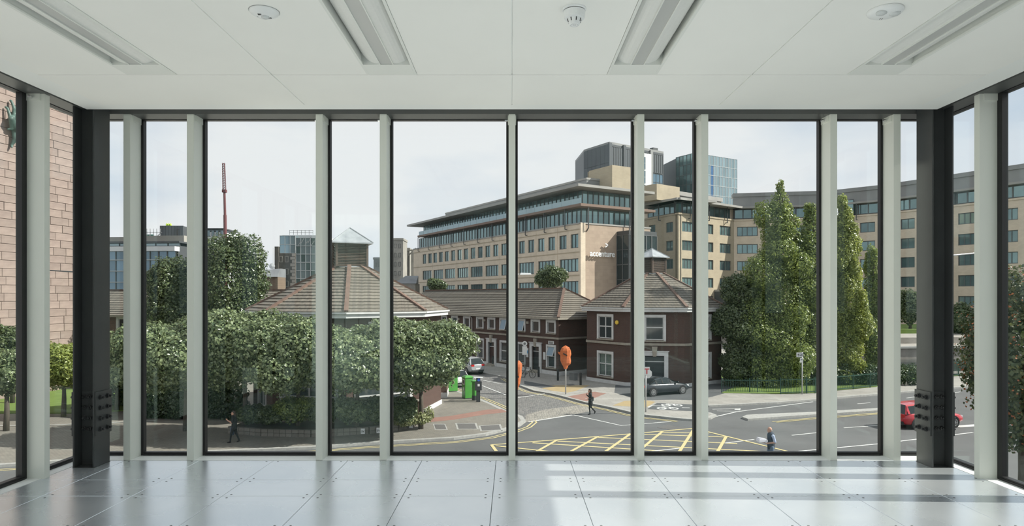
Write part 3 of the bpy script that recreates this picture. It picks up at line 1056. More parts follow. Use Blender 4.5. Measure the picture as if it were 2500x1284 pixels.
def sash_window(parent, x, z, w, h, nx=2, curtain=False, tilt=False, sill=True, y=0.0):
    """sash window in a white architrave, centred at x, bottom z; wall face is local y = 0"""
    a = 0.2
    s = MB()
    s.box(x - w / 2 - a, x - w / 2, -0.07, 0.16, z - 0.05, z + h + a).box(x + w / 2, x + w / 2 + a, -0.07, 0.16, z - 0.05, z + h + a)
    s.box(x - w / 2, x + w / 2, -0.07, 0.16, z + h, z + h + a)
    o = s.build('window', 'trim_white', parent)
    f = MB()
    b = 0.07
    f.box(x - w / 2, x + w / 2, 0.03, 0.09, z, z + b).box(x - w / 2, x + w / 2, 0.03, 0.09, z + h - b, z + h)
    f.box(x - w / 2, x - w / 2 + b, 0.03, 0.09, z + b, z + h - b).box(x + w / 2 - b, x + w / 2, 0.03, 0.09, z + b, z + h - b)
    if h > 1.6:
        f.box(x - w / 2 + b, x + w / 2 - b, 0.02, 0.09, z + h * 0.52, z + h * 0.52 + 0.09)
    if nx == 2:
        f.box(x - 0.05, x + 0.05, 0.025, 0.085, z + b, z + h - b)
    f.build('sash_frame', 'trim_white', o)
    MB().box(x - w / 2 + 0.02, x + w / 2 - 0.02, 0.06, 0.07, z + 0.02, z + h - 0.02).build('pane', 'window_glass' if not curtain else 'curtain_glass', o)
    if curtain:
        c = MB()
        n = 22
        for i in range(n):
            xa = x - w / 2 + w * i / n
            xb = x - w / 2 + w * (i + 1) / n
            c.quad((xa, 0.12 + 0.02 * (i % 2), z), (xb, 0.12 + 0.02 * ((i + 1) % 2), z), (xb, 0.12 + 0.02 * ((i + 1) % 2), z + h), (xa, 0.12 + 0.02 * (i % 2), z + h))
        c.build('curtain', 'curtain', o)
    if tilt:
        t = MB()
        hh = h if h < 1.6 else h * 0.44
        z0 = z + h - hh
        # top-hung sash pushed open at the bottom
        for q in ((x - w / 2 + 0.04, x - w / 2 + 0.1), (x + w / 2 - 0.1, x + w / 2 - 0.04)):
            t.hexa([(q[0], -0.28, z0), (q[1], -0.28, z0), (q[1], -0.23, z0), (q[0], -0.23, z0)], [(q[0], 0.0, z0 + hh - 0.05), (q[1], 0.0, z0 + hh - 0.05), (q[1], 0.05, z0 + hh - 0.05), (q[0], 0.05, z0 + hh - 0.05)])
        t.box(x - w / 2 + 0.04, x + w / 2 - 0.04, -0.28, -0.23, z0 - 0.03, z0 + 0.04)
        so = t.build('open_sash', 'trim_white', o)
        MB().hexa([(x - w / 2 + 0.08, -0.26, z0), (x + w / 2 - 0.08, -0.26, z0), (x + w / 2 - 0.08, -0.25, z0), (x - w / 2 + 0.08, -0.25, z0)],
                  [(x - w / 2 + 0.08, 0.02, z0 + hh - 0.05), (x + w / 2 - 0.08, 0.02, z0 + hh - 0.05), (x + w / 2 - 0.08, 0.03, z0 + hh - 0.05), (x - w / 2 + 0.08, 0.03, z0 + hh - 0.05)]).build('open_pane', 'sky_glass', o)
    if sill:
        MB().box(x - w / 2 - a, x + w / 2 + a, -0.1, 0.1, z - 0.16, z - 0.05).build('window_sill', 'stone_band', o)
    return o


clear_glass('curtain_glass', (0.75, 0.78, 0.78), base=0.06, edge=0.5)
mat('sky_glass', (0.16, 0.22, 0.27), 0.03, metal=0.6)


def doorway(parent, x, w, h, leaf='door_dark', fan=True):
    a = 0.34
    s = MB()
    s.box(x - w / 2 - a, x - w / 2, -0.12, 0.25, 0, h + a).box(x + w / 2, x + w / 2 + a, -0.12, 0.25, 0, h + a).box(x - w / 2, x + w / 2, -0.12, 0.25, h, h + a)
    s.box(x - w / 2 - a - 0.08, x + w / 2 + a + 0.08, -0.17, 0.0, h + a, h + a + 0.08)
    o = s.build('door_surround', 'trim_white', parent)
    k = MB()
    k.hexa([(x - 0.14, -0.2, h - 0.05), (x + 0.14, -0.2, h - 0.05), (x + 0.14, 0.1, h - 0.05), (x - 0.14, 0.1, h - 0.05)],
           [(x - 0.24, -0.2, h + a + 0.45), (x + 0.24, -0.2, h + a + 0.45), (x + 0.24, 0.1, h + a + 0.45), (x - 0.24, 0.1, h + a + 0.45)])
    k.build('keystone', 'stone_band', o)
    d = MB().box(x - w / 2, x + w / 2, 0.16, 0.24, 0.1, h * 0.8)
    for i in (-1, 1):
        for zz in (0.25, 0.45):
            d.box(x + i * w / 4 - w / 6, x + i * w / 4 + w / 6, 0.145, 0.16, h * zz, h * (zz + 0.14))
    d.build('door_leaf', leaf, o)
    MB().box(x - w / 2, x + w / 2, 0.13, 0.24, h * 0.8, h * 0.8 + 0.07).build('transom', 'trim_white', o)
    MB().box(x - w / 2, x + w / 2, 0.18, 0.2, h * 0.8 + 0.07, h).build('fanlight', 'window_glass', o)
    MB().box(x - w / 2 - 0.15, x + w / 2 + 0.15, -0.55, 0.2, 0, 0.22).box(x - w / 2 - 0.05, x + w / 2 + 0.05, -0.25, 0.2, 0.22, 0.36).build('door_step', 'stone_band', o)
    return o


def course_slab(o0, o1, i0, i1, n, parent, m='roof_tile', th=0.07, sub=None):
    """tiled slope as n overlapping course strips between eave edge (o0, o1) and upper edge (i0, i1); each strip is an object"""
    o0, o1, i0, i1 = map(Vector, (o0, o1, i0, i1))
    nrm = (o1 - o0).cross(i0 - o0)
    if nrm.length < 1e-6:
        nrm = (o1 - o0).cross(i1 - o0)
    nrm.normalize()
    if nrm.z < 0:
        nrm = -nrm
    for k in range(n):
        t0, t1 = k / n, min(1.0, (k + 1.15) / n)
        a, b = o0.lerp(i0, t0), o1.lerp(i1, t0)
        c, d = o1.lerp(i1, t1), o0.lerp(i0, t1)
        e0 = nrm * th
        e1 = nrm * 0.005
        bm = MB()
        org = a
        bm.hexa([a - org, b - org, c - org, d - org], [a + e0 - org, b + e0 - org, c + e1 - org, d + e1 - org])
        bm.build('tile_course', m, parent, org)


def ridge(parent, pts, m='hip_tile', w=0.26, h=0.14, name='hip_ridge'):
    b = MB()
    for p, q in zip(pts[:-1], pts[1:]):
        b.bar(Vector(p) + Vector((0, 0, 0.05)), Vector(q) + Vector((0, 0, 0.05)), w, h)
    b.build(name, m, parent)


def cupola(root, z0, wbox, hbox, wroof, hroof, rz):
    """louvred roof lantern with a zinc pyramid cap; parts of the pavilion"""
    h = wbox / 2
    c = MB()
    for sx in (-1, 1):
        for sy in (-1, 1):
            c.box(sx * h - 0.07, sx * h + 0.07, sy * h - 0.07, sy * h + 0.07, 0, hbox)
    c.box(-h, h, -h, h, 0, 0.1).box(-h, h, -h, h, hbox - 0.12, hbox).box(-h + 0.14, h - 0.14, -h + 0.14, h - 0.14, 0.1, hbox - 0.12)
    o = c.build('lantern', 'louvre_brown', root, (0, 0, z0), rz)
    n = int(hbox / 0.115)
    for k in range(4):
        l = MB()
        for i in range(n):
            z = 0.1 + (hbox - 0.24) * i / n
            l.hexa([(-h + 0.07, -h - 0.03, z), (h - 0.07, -h - 0.03, z), (h - 0.07, -h + 0.1, z + 0.07), (-h + 0.07, -h + 0.1, z + 0.07)],
                   [(-h + 0.07, -h - 0.03, z + 0.03), (h - 0.07, -h - 0.03, z + 0.03), (h - 0.07, -h + 0.1, z + 0.1), (-h + 0.07, -h + 0.1, z + 0.1)])
        lo = l.build('louvre_slats', 'louvre_brown', o, rz=k * PI / 2)
    r = wroof / 2
    b = MB()
    b._add([(-r, -r, hbox), (r, -r, hbox), (r, r, hbox), (-r, r, hbox), (0, 0, hbox + hroof)], [(0, 1, 4), (1, 2, 4), (2, 3, 4), (3, 0, 4)])
    b.box(-r, r, -r, r, hbox - 0.06, hbox + 0.02)
    cap = b.build('lantern_cap', 'zinc', o)
    s = MB()
    for sx in (-1, 1):
        for sy in (-1, 1):
            s.bar((sx * r, sy * r, hbox + 0.03), (0, 0, hbox + hroof + 0.03), 0.05, 0.05)
    s.build('cap_seam', 'zinc', cap)


def pavilion(name, label, cx, cy, faces, rw=6.35, re=6.85, off=12.5, zr=9.85, wb=2.1):
    root = thing(name, label, 'building', (cx, cy, 0), 0, 'octagonal brick pavilions')
    ZE = 6.85
    ang = [math.radians(-90 + off + 45 * k) for k in range(8)]
    V = lambda r, k, z: (r * math.cos(ang[k % 8]), r * math.sin(ang[k % 8]), z)
    for k in range(8):
        p0, p1 = V(rw, k, 0), V(rw, k + 1, 0)   # left to right as seen from outside (counter-clockwise)
        w = math.dist(p0, p1)
        rz = math.atan2(p1[1] - p0[1], p1[0] - p0[0])
        spec = faces.get(k)
        ops = []
        if spec == 'win':
            ops = [(w / 2 - 0.85, w / 2 + 0.85, 0.75, 2.75), (w / 2 - 0.85, w / 2 + 0.85, 4.1, 6.05)]
        elif spec == 'door':
            ops = [(w / 2 - 0.8, w / 2 + 0.8, 0.0, 2.75), (w / 2 - 0.75, w / 2 + 0.75, 4.1, 6.05)]
        elif spec == 'shop':
            ops = [(0.5, w - 0.5, 0.5, 2.9), (w / 2 - 0.85, w / 2 + 0.85, 4.1, 6.05)]
        wm = wall_mesh(MB(), w, 0, 6.6, ops, 0.3)
        wo_ = wm.build('brick_wall', 'brick_red', root, p0, rz)
        if ops:
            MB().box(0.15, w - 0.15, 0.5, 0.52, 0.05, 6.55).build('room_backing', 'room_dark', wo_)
        pl = MB().box(-0.03, w + 0.03, -0.06, 0.02, 0, 0.42)
        pl.build('plinth', 'trim_white', wo_)
        MB().box(-0.04, w + 0.04, -0.09, 0.02, 3.62, 3.82).build('string_course', 'stone_band', wo_)
        if spec == 'win':
            sash_window(root_face(root, p0, rz), w / 2, 0.75, 1.7, 2.0, 2, curtain=True)
            sash_window(root_face(root, p0, rz), w / 2, 4.1, 1.7, 1.95, 2)
        elif spec == 'door':
            sash_window(root_face(root, p0, rz), w / 2, 4.1, 1.5, 1.95, 1)
            doorway(root_face(root, p0, rz), w / 2, 1.6, 2.75)
        elif spec == 'shop':
            sash_window(root_face(root, p0, rz), w / 2, 0.5, w - 1.4, 2.2, 2, sill=True)
            sash_window(root_face(root, p0, rz), w / 2, 4.1, 1.7, 1.95, 2)
        flush_faces()
        # roof slope
        q0, q1 = V(re, k, ZE), V(re, k + 1, ZE)
        r0, r1 = V(wb * 0.52, k, zr), V(wb * 0.52, k + 1, zr)
        course_slab(q0, q1, r0, r1, 15, root)
    fb = MB()
    for k in range(8):
        a, b = V(re, k, 0), V(re, k + 1, 0)
        c, d = V(re - 0.12, k + 1, 0), V(re - 0.12, k, 0)
        e_, f_ = V(rw - 0.05, k + 1, 0), V(rw - 0.05, k, 0)
        z = lambda p, q: (p[0], p[1], q)
        fb.hexa([z(a, 6.5), z(b, 6.5), z(c, 6.5), z(d, 6.5)], [z(a, 6.84), z(b, 6.84), z(c, 6.84), z(d, 6.84)])
        fb.hexa([z(d, 6.52), z(c, 6.52), z(e_, 6.52), z(f_, 6.52)], [z(d, 6.6), z(c, 6.6), z(e_, 6.6), z(f_, 6.6)])
        # gutter
        fb.bar(z(V(re + 0.06, k, 0), 6.8), z(V(re + 0.06, k + 1, 0), 6.8), 0.12, 0.1)
    fb.build('fascia', 'trim_white', root)
    for k in range(8):
        ridge(root, [V(re, k, ZE + 0.02), V(wb * 0.52, k, zr + 0.02)])
    MB().prism([V(wb * 0.55, k, 0)[:2] for k in range(8)], zr - 0.25, zr + 0.04).build('lantern_base', 'zinc', root)
    return root


_ff = []


def root_face(root, p0, rz):
    """temporary helper frame for a wall face; its children are re-parented to the building"""
    e_ = bpy.data.objects.new('face_tmp', None)
    COL.objects.link(e_)
    _ff.append((e_, root, p0, rz))
    return e_


def flush_faces():
    while _ff:
        e_, root, p0, rz = _ff.pop()
        for c in [o for o in COL.objects if o.parent == e_]:
            c.parent = root
            v = Matrix.Rotation(rz, 3, 'Z') @ c.location
            c.location = (p0[0] + v.x, p0[1] + v.y, p0[2] + v.z)
            c.rotation_euler = (0, 0, rz)
        bpy.data.objects.remove(e_)


# faces are numbered from the vertex nearest straight ahead: 7 = facing the camera side left of it
PA = pavilion('brick_pavilion', 'octagonal brick pavilion with louvred roof lantern, behind the round street trees', -11.3, 45.7,
              {7: 'shop', 0: 'shop', 6: 'win'}, off=12.0)
cupola(PA, 9.88, 2.05, 1.6, 2.75, 1.1, math.radians(22))
PB = pavilion('brick_pavilion', 'octagonal brick pavilion with white window surrounds, behind the parked black car', 13.2, 61.8,
              {7: 'door', 6: 'win', 0: 'win', 1: 'win'}, off=12.5, rw=6.45, re=6.95, zr=9.95)
cupola(PB, 9.98, 1.75, 1.5, 2.3, 0.85, math.radians(35))
o = MB().lathe([(0.19, -0.0), (0.19, -0.1), (0.13, -0.13)], 8, (0, 0, 0), axis='y').build('alarm_box', 'alarm_yellow', PB)
fa = math.radians(-90 + 12.5 - 22.5 - 45)
tx = math.radians(-90 + 12.5 - 45)
o.location = (6.0 * math.cos(fa) - math.sin(fa) * 1.55, 6.0 * math.sin(fa) + math.cos(fa) * 1.55, 5.55)
o.rotation_euler = (0, 0, fa + PI / 2)
tag(o, 'round yellow alarm box')
# entrance pier and brick wing wall beside the left pavilion
t = thing('brick_wing_wall', 'short brick wall with white plinth beside the green post boxes', 'wall', (-7.0, 49.6, 0), math.radians(3))
MB().box(0, 2.05, 0, 2.5, 0.5, 3.0).build('brickwork', 'brick_warm' if 'brick_warm' in MATS else brick_mat('brick_warm', (0.16, 0.085, 0.06), (0.12, 0.065, 0.048), (0.13, 0.11, 0.095)).name, t)
MB().box(-0.04, 2.09, -0.04, 2.54, 0.1, 0.52).build('plinth', 'trim_white', t)
MB().box(-0.35, -0.05, -0.3, 0.3, 0.1, 3.0).build('door_jamb', 'trim_white', t)

# ---- terrace
TL = 34.0
tu = Vector((0.593, -0.805))
TR = Vector((4.53, 63.7))
TO = TR - tu * TL
trz = math.atan2(tu.y, tu.x)
terr = thing('brick_terrace', 'long two-storey brick terrace with white window surrounds along the cobbled street', 'building', (TO.x, TO.y, 0), trz)


def t_px(px):
    """distance along the terrace front of the image column px"""
    k = (px - HX) / F
    s = (k * TO.y - TO.x) / (tu.x - k * tu.y)
    return s


up_w = [(190, 250, 0), (312, 383, 0), (455, 532, 0), (612, 695, 0), (747, 835, 0), (890, 985, 1), (1100, 1200, 1), (1265, 1380, 0), (1448, 1570, 0)]
lo_w = [(312, 383, 0), (455, 535, 0), (612, 700, 0), (890, 990, 0), (1095, 1205, 0), (1448, 1572, 1)]
drs = [(727, 858, 'door_brown'), (1245, 1408, 'door_dark')]
cv = lambda c: t_px(1040 + c / 4.9375)
ops, todo = [], []
for a, b, tl in up_w:
    x = (cv(a) + cv(b)) / 2
    ops.append((x - 0.55, x + 0.55, 4.25, 5.3))
    todo.append((x, 4.25, 1.1, 1.05, tl))
for a, b, tl in lo_w:
    x = (cv(a) + cv(b)) / 2
    ops.append((x - 0.55, x + 0.55, 0.85, 2.85))
    todo.append((x, 0.85, 1.1, 2.0, tl))
dd = []
for a, b, lf in drs:
    x = (cv(a) + cv(b)) / 2
    ops.append((x - 0.6, x + 0.6, 0.0, 2.75))
    dd.append((x, lf))
fr_ = wall_mesh(MB(), TL, 0, 5.7, ops, 0.3).build('brick_wall', 'brick_red', terr)
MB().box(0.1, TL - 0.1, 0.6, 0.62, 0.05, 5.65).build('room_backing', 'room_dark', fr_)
for x, z, w, h, tl in todo:
    sash_window(terr, x, z, w, h, 1, tilt=bool(tl))
for x, lf in dd:
    doorway(terr, x, 1.2, 2.75, lf)
e_ = wall_mesh(MB(), 8.2, 0, 5.7, [], 0.2).build('brick_wall', 'brick_red', terr, (TL, 0, 0), PI / 2)
MB().box(0, TL, 8.0, 8.2, 0, 5.7).build('brick_wall', 'brick_red', terr)
b = MB()
xc = 0.0
for x, lf in sorted(dd):
    b.box(xc, x - 0.95, -0.06, 0.02, 0, 0.5)
    xc = x + 0.95
b.box(xc, TL + 0.06, -0.06, 0.02, 0, 0.5).box(TL - 0.02, TL + 0.06, 0.02, 8.2, 0, 0.5)
b.build('plinth', 'trim_white', terr)
MB().box(0, TL + 0.08, -0.08, 0.02, 3.62, 3.8).box(TL - 0.02, TL + 0.08, 0.02, 8.2, 3.62, 3.8).build('string_course', 'stone_band', terr)
MB().box(0, TL + 0.35, -0.38, -0.2, 5.55, 5.75).box(TL + 0.17, TL + 0.35, -0.2, 8.3, 5.55, 5.75).box(0, TL + 0.17, -0.2, 0.02, 5.6, 5.64).build('gutter', 'stone_band', terr)
ZR = 8.62
course_slab((0, -0.3, 5.72), (TL + 0.3, -0.3, 5.72), (0, 4.1, ZR), (TL - 3.9, 4.1, ZR), 15, terr)
course_slab((TL + 0.3, -0.3, 5.72), (TL + 0.3, 8.5, 5.72), (TL - 3.9, 4.1, ZR), (TL - 3.9, 4.101, ZR), 15, terr)
course_slab((TL + 0.3, 8.5, 5.72), (0, 8.5, 5.72), (TL - 3.9, 4.1, ZR), (0, 4.1, ZR), 6, terr)
ridge(terr, [(TL + 0.3, -0.3, 5.74), (TL - 3.9, 4.1, ZR + 0.02)])
ridge(terr, [(TL + 0.3, 8.5, 5.74), (TL - 3.9, 4.1, ZR + 0.02)])
ridge(terr, [(0, 4.1, ZR + 0.02), (TL - 3.9, 4.1, ZR + 0.02)], name='ridge')
xd = cv(562)
MB().tube([(xd, -0.1, 0.3), (xd, -0.1, 5.3), (xd - 0.3, -0.28, 5.6)], 0.05, 8).build('downpipe', 'downpipe', terr)
x = cv(1511)
o = MB().box(x - 0.42, x + 0.42, -0.05, -0.01, 3.12, 3.42).build('street_name_plate', 'poster_white', terr)
MB().box(x - 0.33, x + 0.33, -0.055, -0.05, 3.3, 3.36).box(x - 0.28, x + 0.28, -0.055, -0.05, 3.19, 3.25).build('lettering', 'ink_black', o)
for c, z, w, h, m in ((1225, 1.55, 0.32, 0.95, 'poster_white'), (1225, 1.95, 0.28, 0.3, 'poster_blue'), (1429, 1.5, 0.36, 0.75, 'poster_white')):
    x = cv(c)
    MB().box(x - w / 2, x + w / 2, -0.05 if m != 'poster_blue' else -0.07, -0.01, z, z + h).build('wall_notice', m, terr)
for c in (405, 710, 1232):
    x = cv(c)
    MB().box(x - 0.15, x + 0.15, -0.16, 0.0, 5.0, 5.25).build('vent_box', 'stone_band', terr)

# ---- third small pavilion and the low brick range at the left
ra = thing('brick_range', 'low brick building with tiled roof behind the leftmost trees', 'building', (-46, 66, 0), math.radians(-2))
rl = 27.5
opw = [(x, x + 1.2, 4.4, 5.6) for x in (2.5, 6.5, 10.5, 14.5, 18.5, 22.2)]
wl = wall_mesh(MB(), rl, 0, 5.9, opw, 0.25).build('brick_wall', 'brick_warm', ra)
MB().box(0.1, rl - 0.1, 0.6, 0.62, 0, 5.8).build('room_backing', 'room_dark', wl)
for q in opw:
    sash_window(ra, q[0] + 0.6, 4.4, 1.2, 1.2, 1)
MB().box(rl - 0.02, rl, 0.0, 9, 0, 5.9).build('brick_wall', 'brick_warm', ra)
MB().box(0, rl + 0.3, -0.35, -0.15, 5.75, 5.95).build('gutter', 'stone_band', ra)
course_slab((0, -0.3, 5.9), (rl + 0.3, -0.3, 5.9), (0, 4.5, 8.45), (rl - 4.2, 4.5, 8.45), 14, ra)
course_slab((rl + 0.3, -0.3, 5.9), (rl + 0.3, 9.3, 5.9), (rl - 4.2, 4.5, 8.45), (rl - 4.2, 4.501, 8.45), 14, ra)
ridge(ra, [(0, 4.5, 8.47), (rl - 4.2, 4.5, 8.47)], name='ridge')
ridge(ra, [(rl + 0.3, -0.3, 5.92), (rl - 4.2, 4.5, 8.47)])
x3, y3 = XD(600, 84), 84
p3 = thing('brick_pavilion', 'small far brick pavilion with pointed zinc lantern, right of the tall maple', 'building', (x3, y3, 0), 0, 'octagonal brick pavilions')
r3 = [(5.4 * math.cos(math.radians(22.5 + 45 * k)), 5.4 * math.sin(math.radians(22.5 + 45 * k))) for k in range(8)]
MB().prism([(p[0] * 0.93, p[1] * 0.93) for p in r3], 0, 6.0).build('brick_wall', 'brick_warm', p3)
for k in range(4, 8):
    a, b_ = r3[k], r3[(k + 1) % 8]
    course_slab((a[0], a[1], 6.0), (b_[0], b_[1], 6.0), (a[0] * .12, a[1] * .12, 8.55), (b_[0] * .12, b_[1] * .12, 8.55), 10, p3)
    ridge(p3, [(a[0], a[1], 6.02), (a[0] * .12, a[1] * .12, 8.57)])
cupola(p3, 8.5, 1.4, 1.05, 2.0, 0.9, math.radians(35))
# ------------------------------------------------------------------ office buildings
brick_mat('brick_tan', (0.68, 0.58, 0.46), (0.62, 0.53, 0.42), (0.58, 0.50, 0.40), 0.45, 0.15, 0.012, bump=0.15)
brick_mat('stone_tan', (0.42, 0.33, 0.255), (0.38, 0.295, 0.23), (0.34, 0.27, 0.21), 1.2, 0.6, 0.014, bump=0.1)
brick_mat('brick_cream', (0.44, 0.375, 0.27), (0.40, 0.34, 0.25), (0.36, 0.31, 0.23), 0.45, 0.15, 0.012, bump=0.1)
mat('metal_grey', (0.27, 0.275, 0.27), 0.5, metal=0.1, c2=(0.22, 0.225, 0.225), scale=0.3)
mat('metal_dark', (0.07, 0.075, 0.08), 0.5, var=0.1)
mat('slab_grey', (0.36, 0.35, 0.33), 0.7, c2=(0.29, 0.285, 0.27), scale=0.4)
mat('canopy_brown', (0.19, 0.125, 0.095), 0.6)
mat('frame_grey', (0.11, 0.12, 0.125), 0.5)
mat('frame_pale', (0.42, 0.45, 0.46), 0.4)
mat('glass_teal', (0.24, 0.36, 0.36), 0.06, metal=0.55, c2=(0.14, 0.22, 0.23), scale=0.25, rnd=0.3, spec=0.8)
mat('glass_dark', (0.03, 0.045, 0.05), 0.06, metal=0.15, spec=0.8, rnd=0.3)
mat('glass_blue', (0.14, 0.22, 0.28), 0.05, metal=0.45, rnd=0.25, spec=0.8)
mat('glass_pale', (0.30, 0.40, 0.43), 0.07, metal=0.5, rnd=0.15, spec=0.8)
mat('glass_deepblue', (0.10, 0.20, 0.36), 0.05, metal=0.5, rnd=0.2)
mat('glass_green', (0.05, 0.22, 0.17), 0.08, metal=0.2, rnd=0.1)
mat('balustrade', (0.30, 0.40, 0.43), 0.08, metal=0.3)
mat('panel_white', (0.62, 0.64, 0.65), 0.4, rnd=0.05)
mat('cladding_dark', (0.085, 0.095, 0.105), 0.45, rnd=0.12, metal=0.2)
mat('concrete_old', (0.36, 0.345, 0.31), 0.85, c2=(0.26, 0.25, 0.225), scale=0.35)
mat('rubble_stone', (0.13, 0.12, 0.105), 0.9, c2=(0.08, 0.075, 0.068), scale=1.6, detail=9)
mat('stone_quoin', (0.32, 0.30, 0.27), 0.85, rnd=0.15)
mat('sign_white', (0.85, 0.86, 0.86), 0.35)
mat('crane_red', (0.13, 0.042, 0.045), 0.5)
mat('orange_hoarding', (0.40, 0.19, 0.10), 0.7)
mat('safety_green', (0.05, 0.22, 0.17), 0.7)
mat('scaffold', (0.34, 0.35, 0.35), 0.5)
mat('hi_vis', (0.45, 0.62, 0.08), 0.6)
mat('slate', (0.22, 0.235, 0.25), 0.6, c2=(0.16, 0.17, 0.185), scale=0.5)


def placed(root, p, q):
    """local origin, angle and length of the horizontal edge p -> q (world) for parts of a root without rotation"""
    rz = math.atan2(q[1] - p[1], q[0] - p[0])
    return (p[0] - root.location.x, p[1] - root.location.y, 0), rz, math.dist(p, q)


def at(o, rz, x, y, z):
    return (o[0] + math.cos(rz) * x - math.sin(rz) * y, o[1] + math.sin(rz) * x + math.cos(rz) * y, z)


def window_band(root, o, rz, x0, x1, z0, z1, n, frame, glass, y=0.0, nz=1, bar=0.09):
    w = (x1 - x0) / n
    for i in range(n):
        far_window(root, *at(o, rz, x0 + i * w, y, z0), w, z1 - z0, 1, nz, frame, glass, rz, bar)


def slab(root, pts, z0, z1, m, name):
    x, y = root.location.x, root.location.y
    return MB().prism([(p[0] - x, p[1] - y) for p in pts], z0, z1).build(name, m, root)


def off_rect(o, u, v, s0, s1, w0, w1):
    o, u, v = Vector(o), Vector(u), Vector(v)
    return [tuple(o + u * s + v * w) for s, w in ((s0, w0), (s1, w0), (s1, w1), (s0, w1))]


# ---- long tan office building with the wall lettering
C0 = Vector((11.76, 112.0))
du = Vector((0.521, -0.853)).normalized()     # left to right along the long front
dv = Vector((0.853, 0.521)).normalized()      # inwards / along the end face
OL = 72.7
O0 = C0 - du * OL
of = thing('office_building', 'long tan office block with glazed upper floors and white wall lettering', 'building', (C0.x, C0.y, 0))
lo, lrz, _ = placed(of, O0, C0)


def o_px(px):
    k = (px - HX) / F
    return (k * O0.y - O0.x) / (du.x - k * du.y)


c5 = lambda c: o_px(980 + c / 2.919)
r1 = [(153, 175), (192, 214), (228, 252), (268, 293), (309, 336), (354, 381), (399, 427), (445, 474), (494, 524), (545, 576), (598, 631), (653, 689), (712, 748),
      (772, 808), (838, 876), (904, 944), (974, 1016), (1048, 1092), (1127, 1174), (1208, 1258)]
r2 = [(153, 212), (231, 294), (311, 380), (400, 474), (495, 576), (600, 689), (712, 808), (838, 944), (975, 1092), (1128, 1260)]
ops, wins = [], []
for a, b in r1:
    s0, s1 = c5(a), c5(b)
    m = (s0 + s1) / 2
    wdt = 2.2
    wins.append((m - wdt / 2, m + wdt / 2, 16.2, 18.65, 2, 1))
for zz in (12.1, 8.2, 4.3):
    for i, (a, b) in enumerate(r2):
        s0, s1 = c5(a), c5(b)
        m = (s0 + s1) / 2
        wins.append((m - 2.75, m + 2.75, zz, zz + 2.3, 5, 1))
for w in wins:
    ops.append(w[:4])
fw = wall_mesh(MB(), OL, 0, 20.4, ops, 0.3).build('facade', 'brick_tan', of, lo, lrz)
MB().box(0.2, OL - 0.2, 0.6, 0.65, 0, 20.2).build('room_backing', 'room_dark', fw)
for a, b, c, d, nx, nzv in wins:
    far_window(of, *at(lo, lrz, a, 0.18, c), b - a, d - c, nx, nzv, 'frame_grey', 'glass_teal', lrz, 0.13)
pi_ = MB()
for a, b in zip(r2[:-1], r2[1:]):
    s = (c5(a[1]) + c5(b[0])) / 2
    pi_.box(s - 0.06, s + 0.06, -0.05, 0.0, 0, 20.4)
pi_.build('rainwater_pipe', 'brick_tan', of, lo, lrz)
for zz in (15.4, 11.4, 19.3):
    MB().box(0, OL, -0.06, 0, zz, zz + 0.15).build('string_course', 'brick_cream', of, lo, lrz)
# end face
eo, erz, _ = placed(of, C0, C0 + dv * 16)
EW = 16.0
wall_mesh(MB(), EW, 0, 20.3, [], 0.2).build('end_wall', 'stone_tan', of, eo, erz)
MB().box(-0.1, 0.9, -0.12, 0.2, 0, 20.4).build('corner_pier', 'brick_tan', of, eo, erz)
# glazed bay on the end face
MB().box(8.0, 14.5, -3.2, 0.0, 0, 19.3).build('glazed_bay_core', 'metal_dark', of, eo, erz)
for i in range(5):
    for k in range(3):
        far_window(of, *at(eo, erz, 8.0 + i * 1.3, -3.32, 3 + k * 5.2), 1.3, 5.2, 1, 2, 'frame_grey', 'glass_dark', erz, 0.1)
for k in range(3):
    for i in range(2):
        q = at(eo, erz, 7.9, -1.6 * i, 3 + k * 5.2)
        far_window(of, *q, 1.6, 5.2, 1, 2, 'frame_grey', 'glass_dark', erz - PI / 2, 0.1)
# parapet and recessed glazed floors
pb = off_rect(C0, -du, dv, -0.1, OL + 0.1, -0.1, 16.1)
slab(of, pb, 20.25, 20.5, 'slab_grey', 'parapet')
slab(of, off_rect(C0, -du, dv, 1.6, OL - 1.0, 1.3, 15), 20.4, 23.2, 'metal_dark', 'upper_floor_core')
slab(of, off_rect(C0, -du, dv, 2.6, OL - 1.5, 2.3, 14.5), 23.7, 26.5, 'metal_dark', 'upper_floor_core')
# floor slabs (balcony slab and roof canopy)
slab(of, off_rect(C0, -du, dv, -0.8, OL - 4, -0.6, 16.5), 23.2, 23.65, 'canopy_brown', 'balcony_slab')
slab(of, off_rect(C0, -du, dv, -0.6, OL + 2.2, -1.0, 16.5), 26.55, 27.0, 'slab_grey', 'roof_canopy')
slab(of, off_rect(C0, -du, dv, 3.0, OL - 12, 3.6, 13.5), 27.0, 28.9, 'metal_grey', 'plant_screen')
slab(of, off_rect(C0, -du, dv, 2.9, OL - 11.9, 3.5, 13.6), 28.6, 28.95, 'slab_grey', 'plant_coping')
slab(of, off_rect(C0, -du, dv, -0.5, 6.0, 6.5, 14.0), 27.0, 30.9, 'brick_cream', 'stair_core')
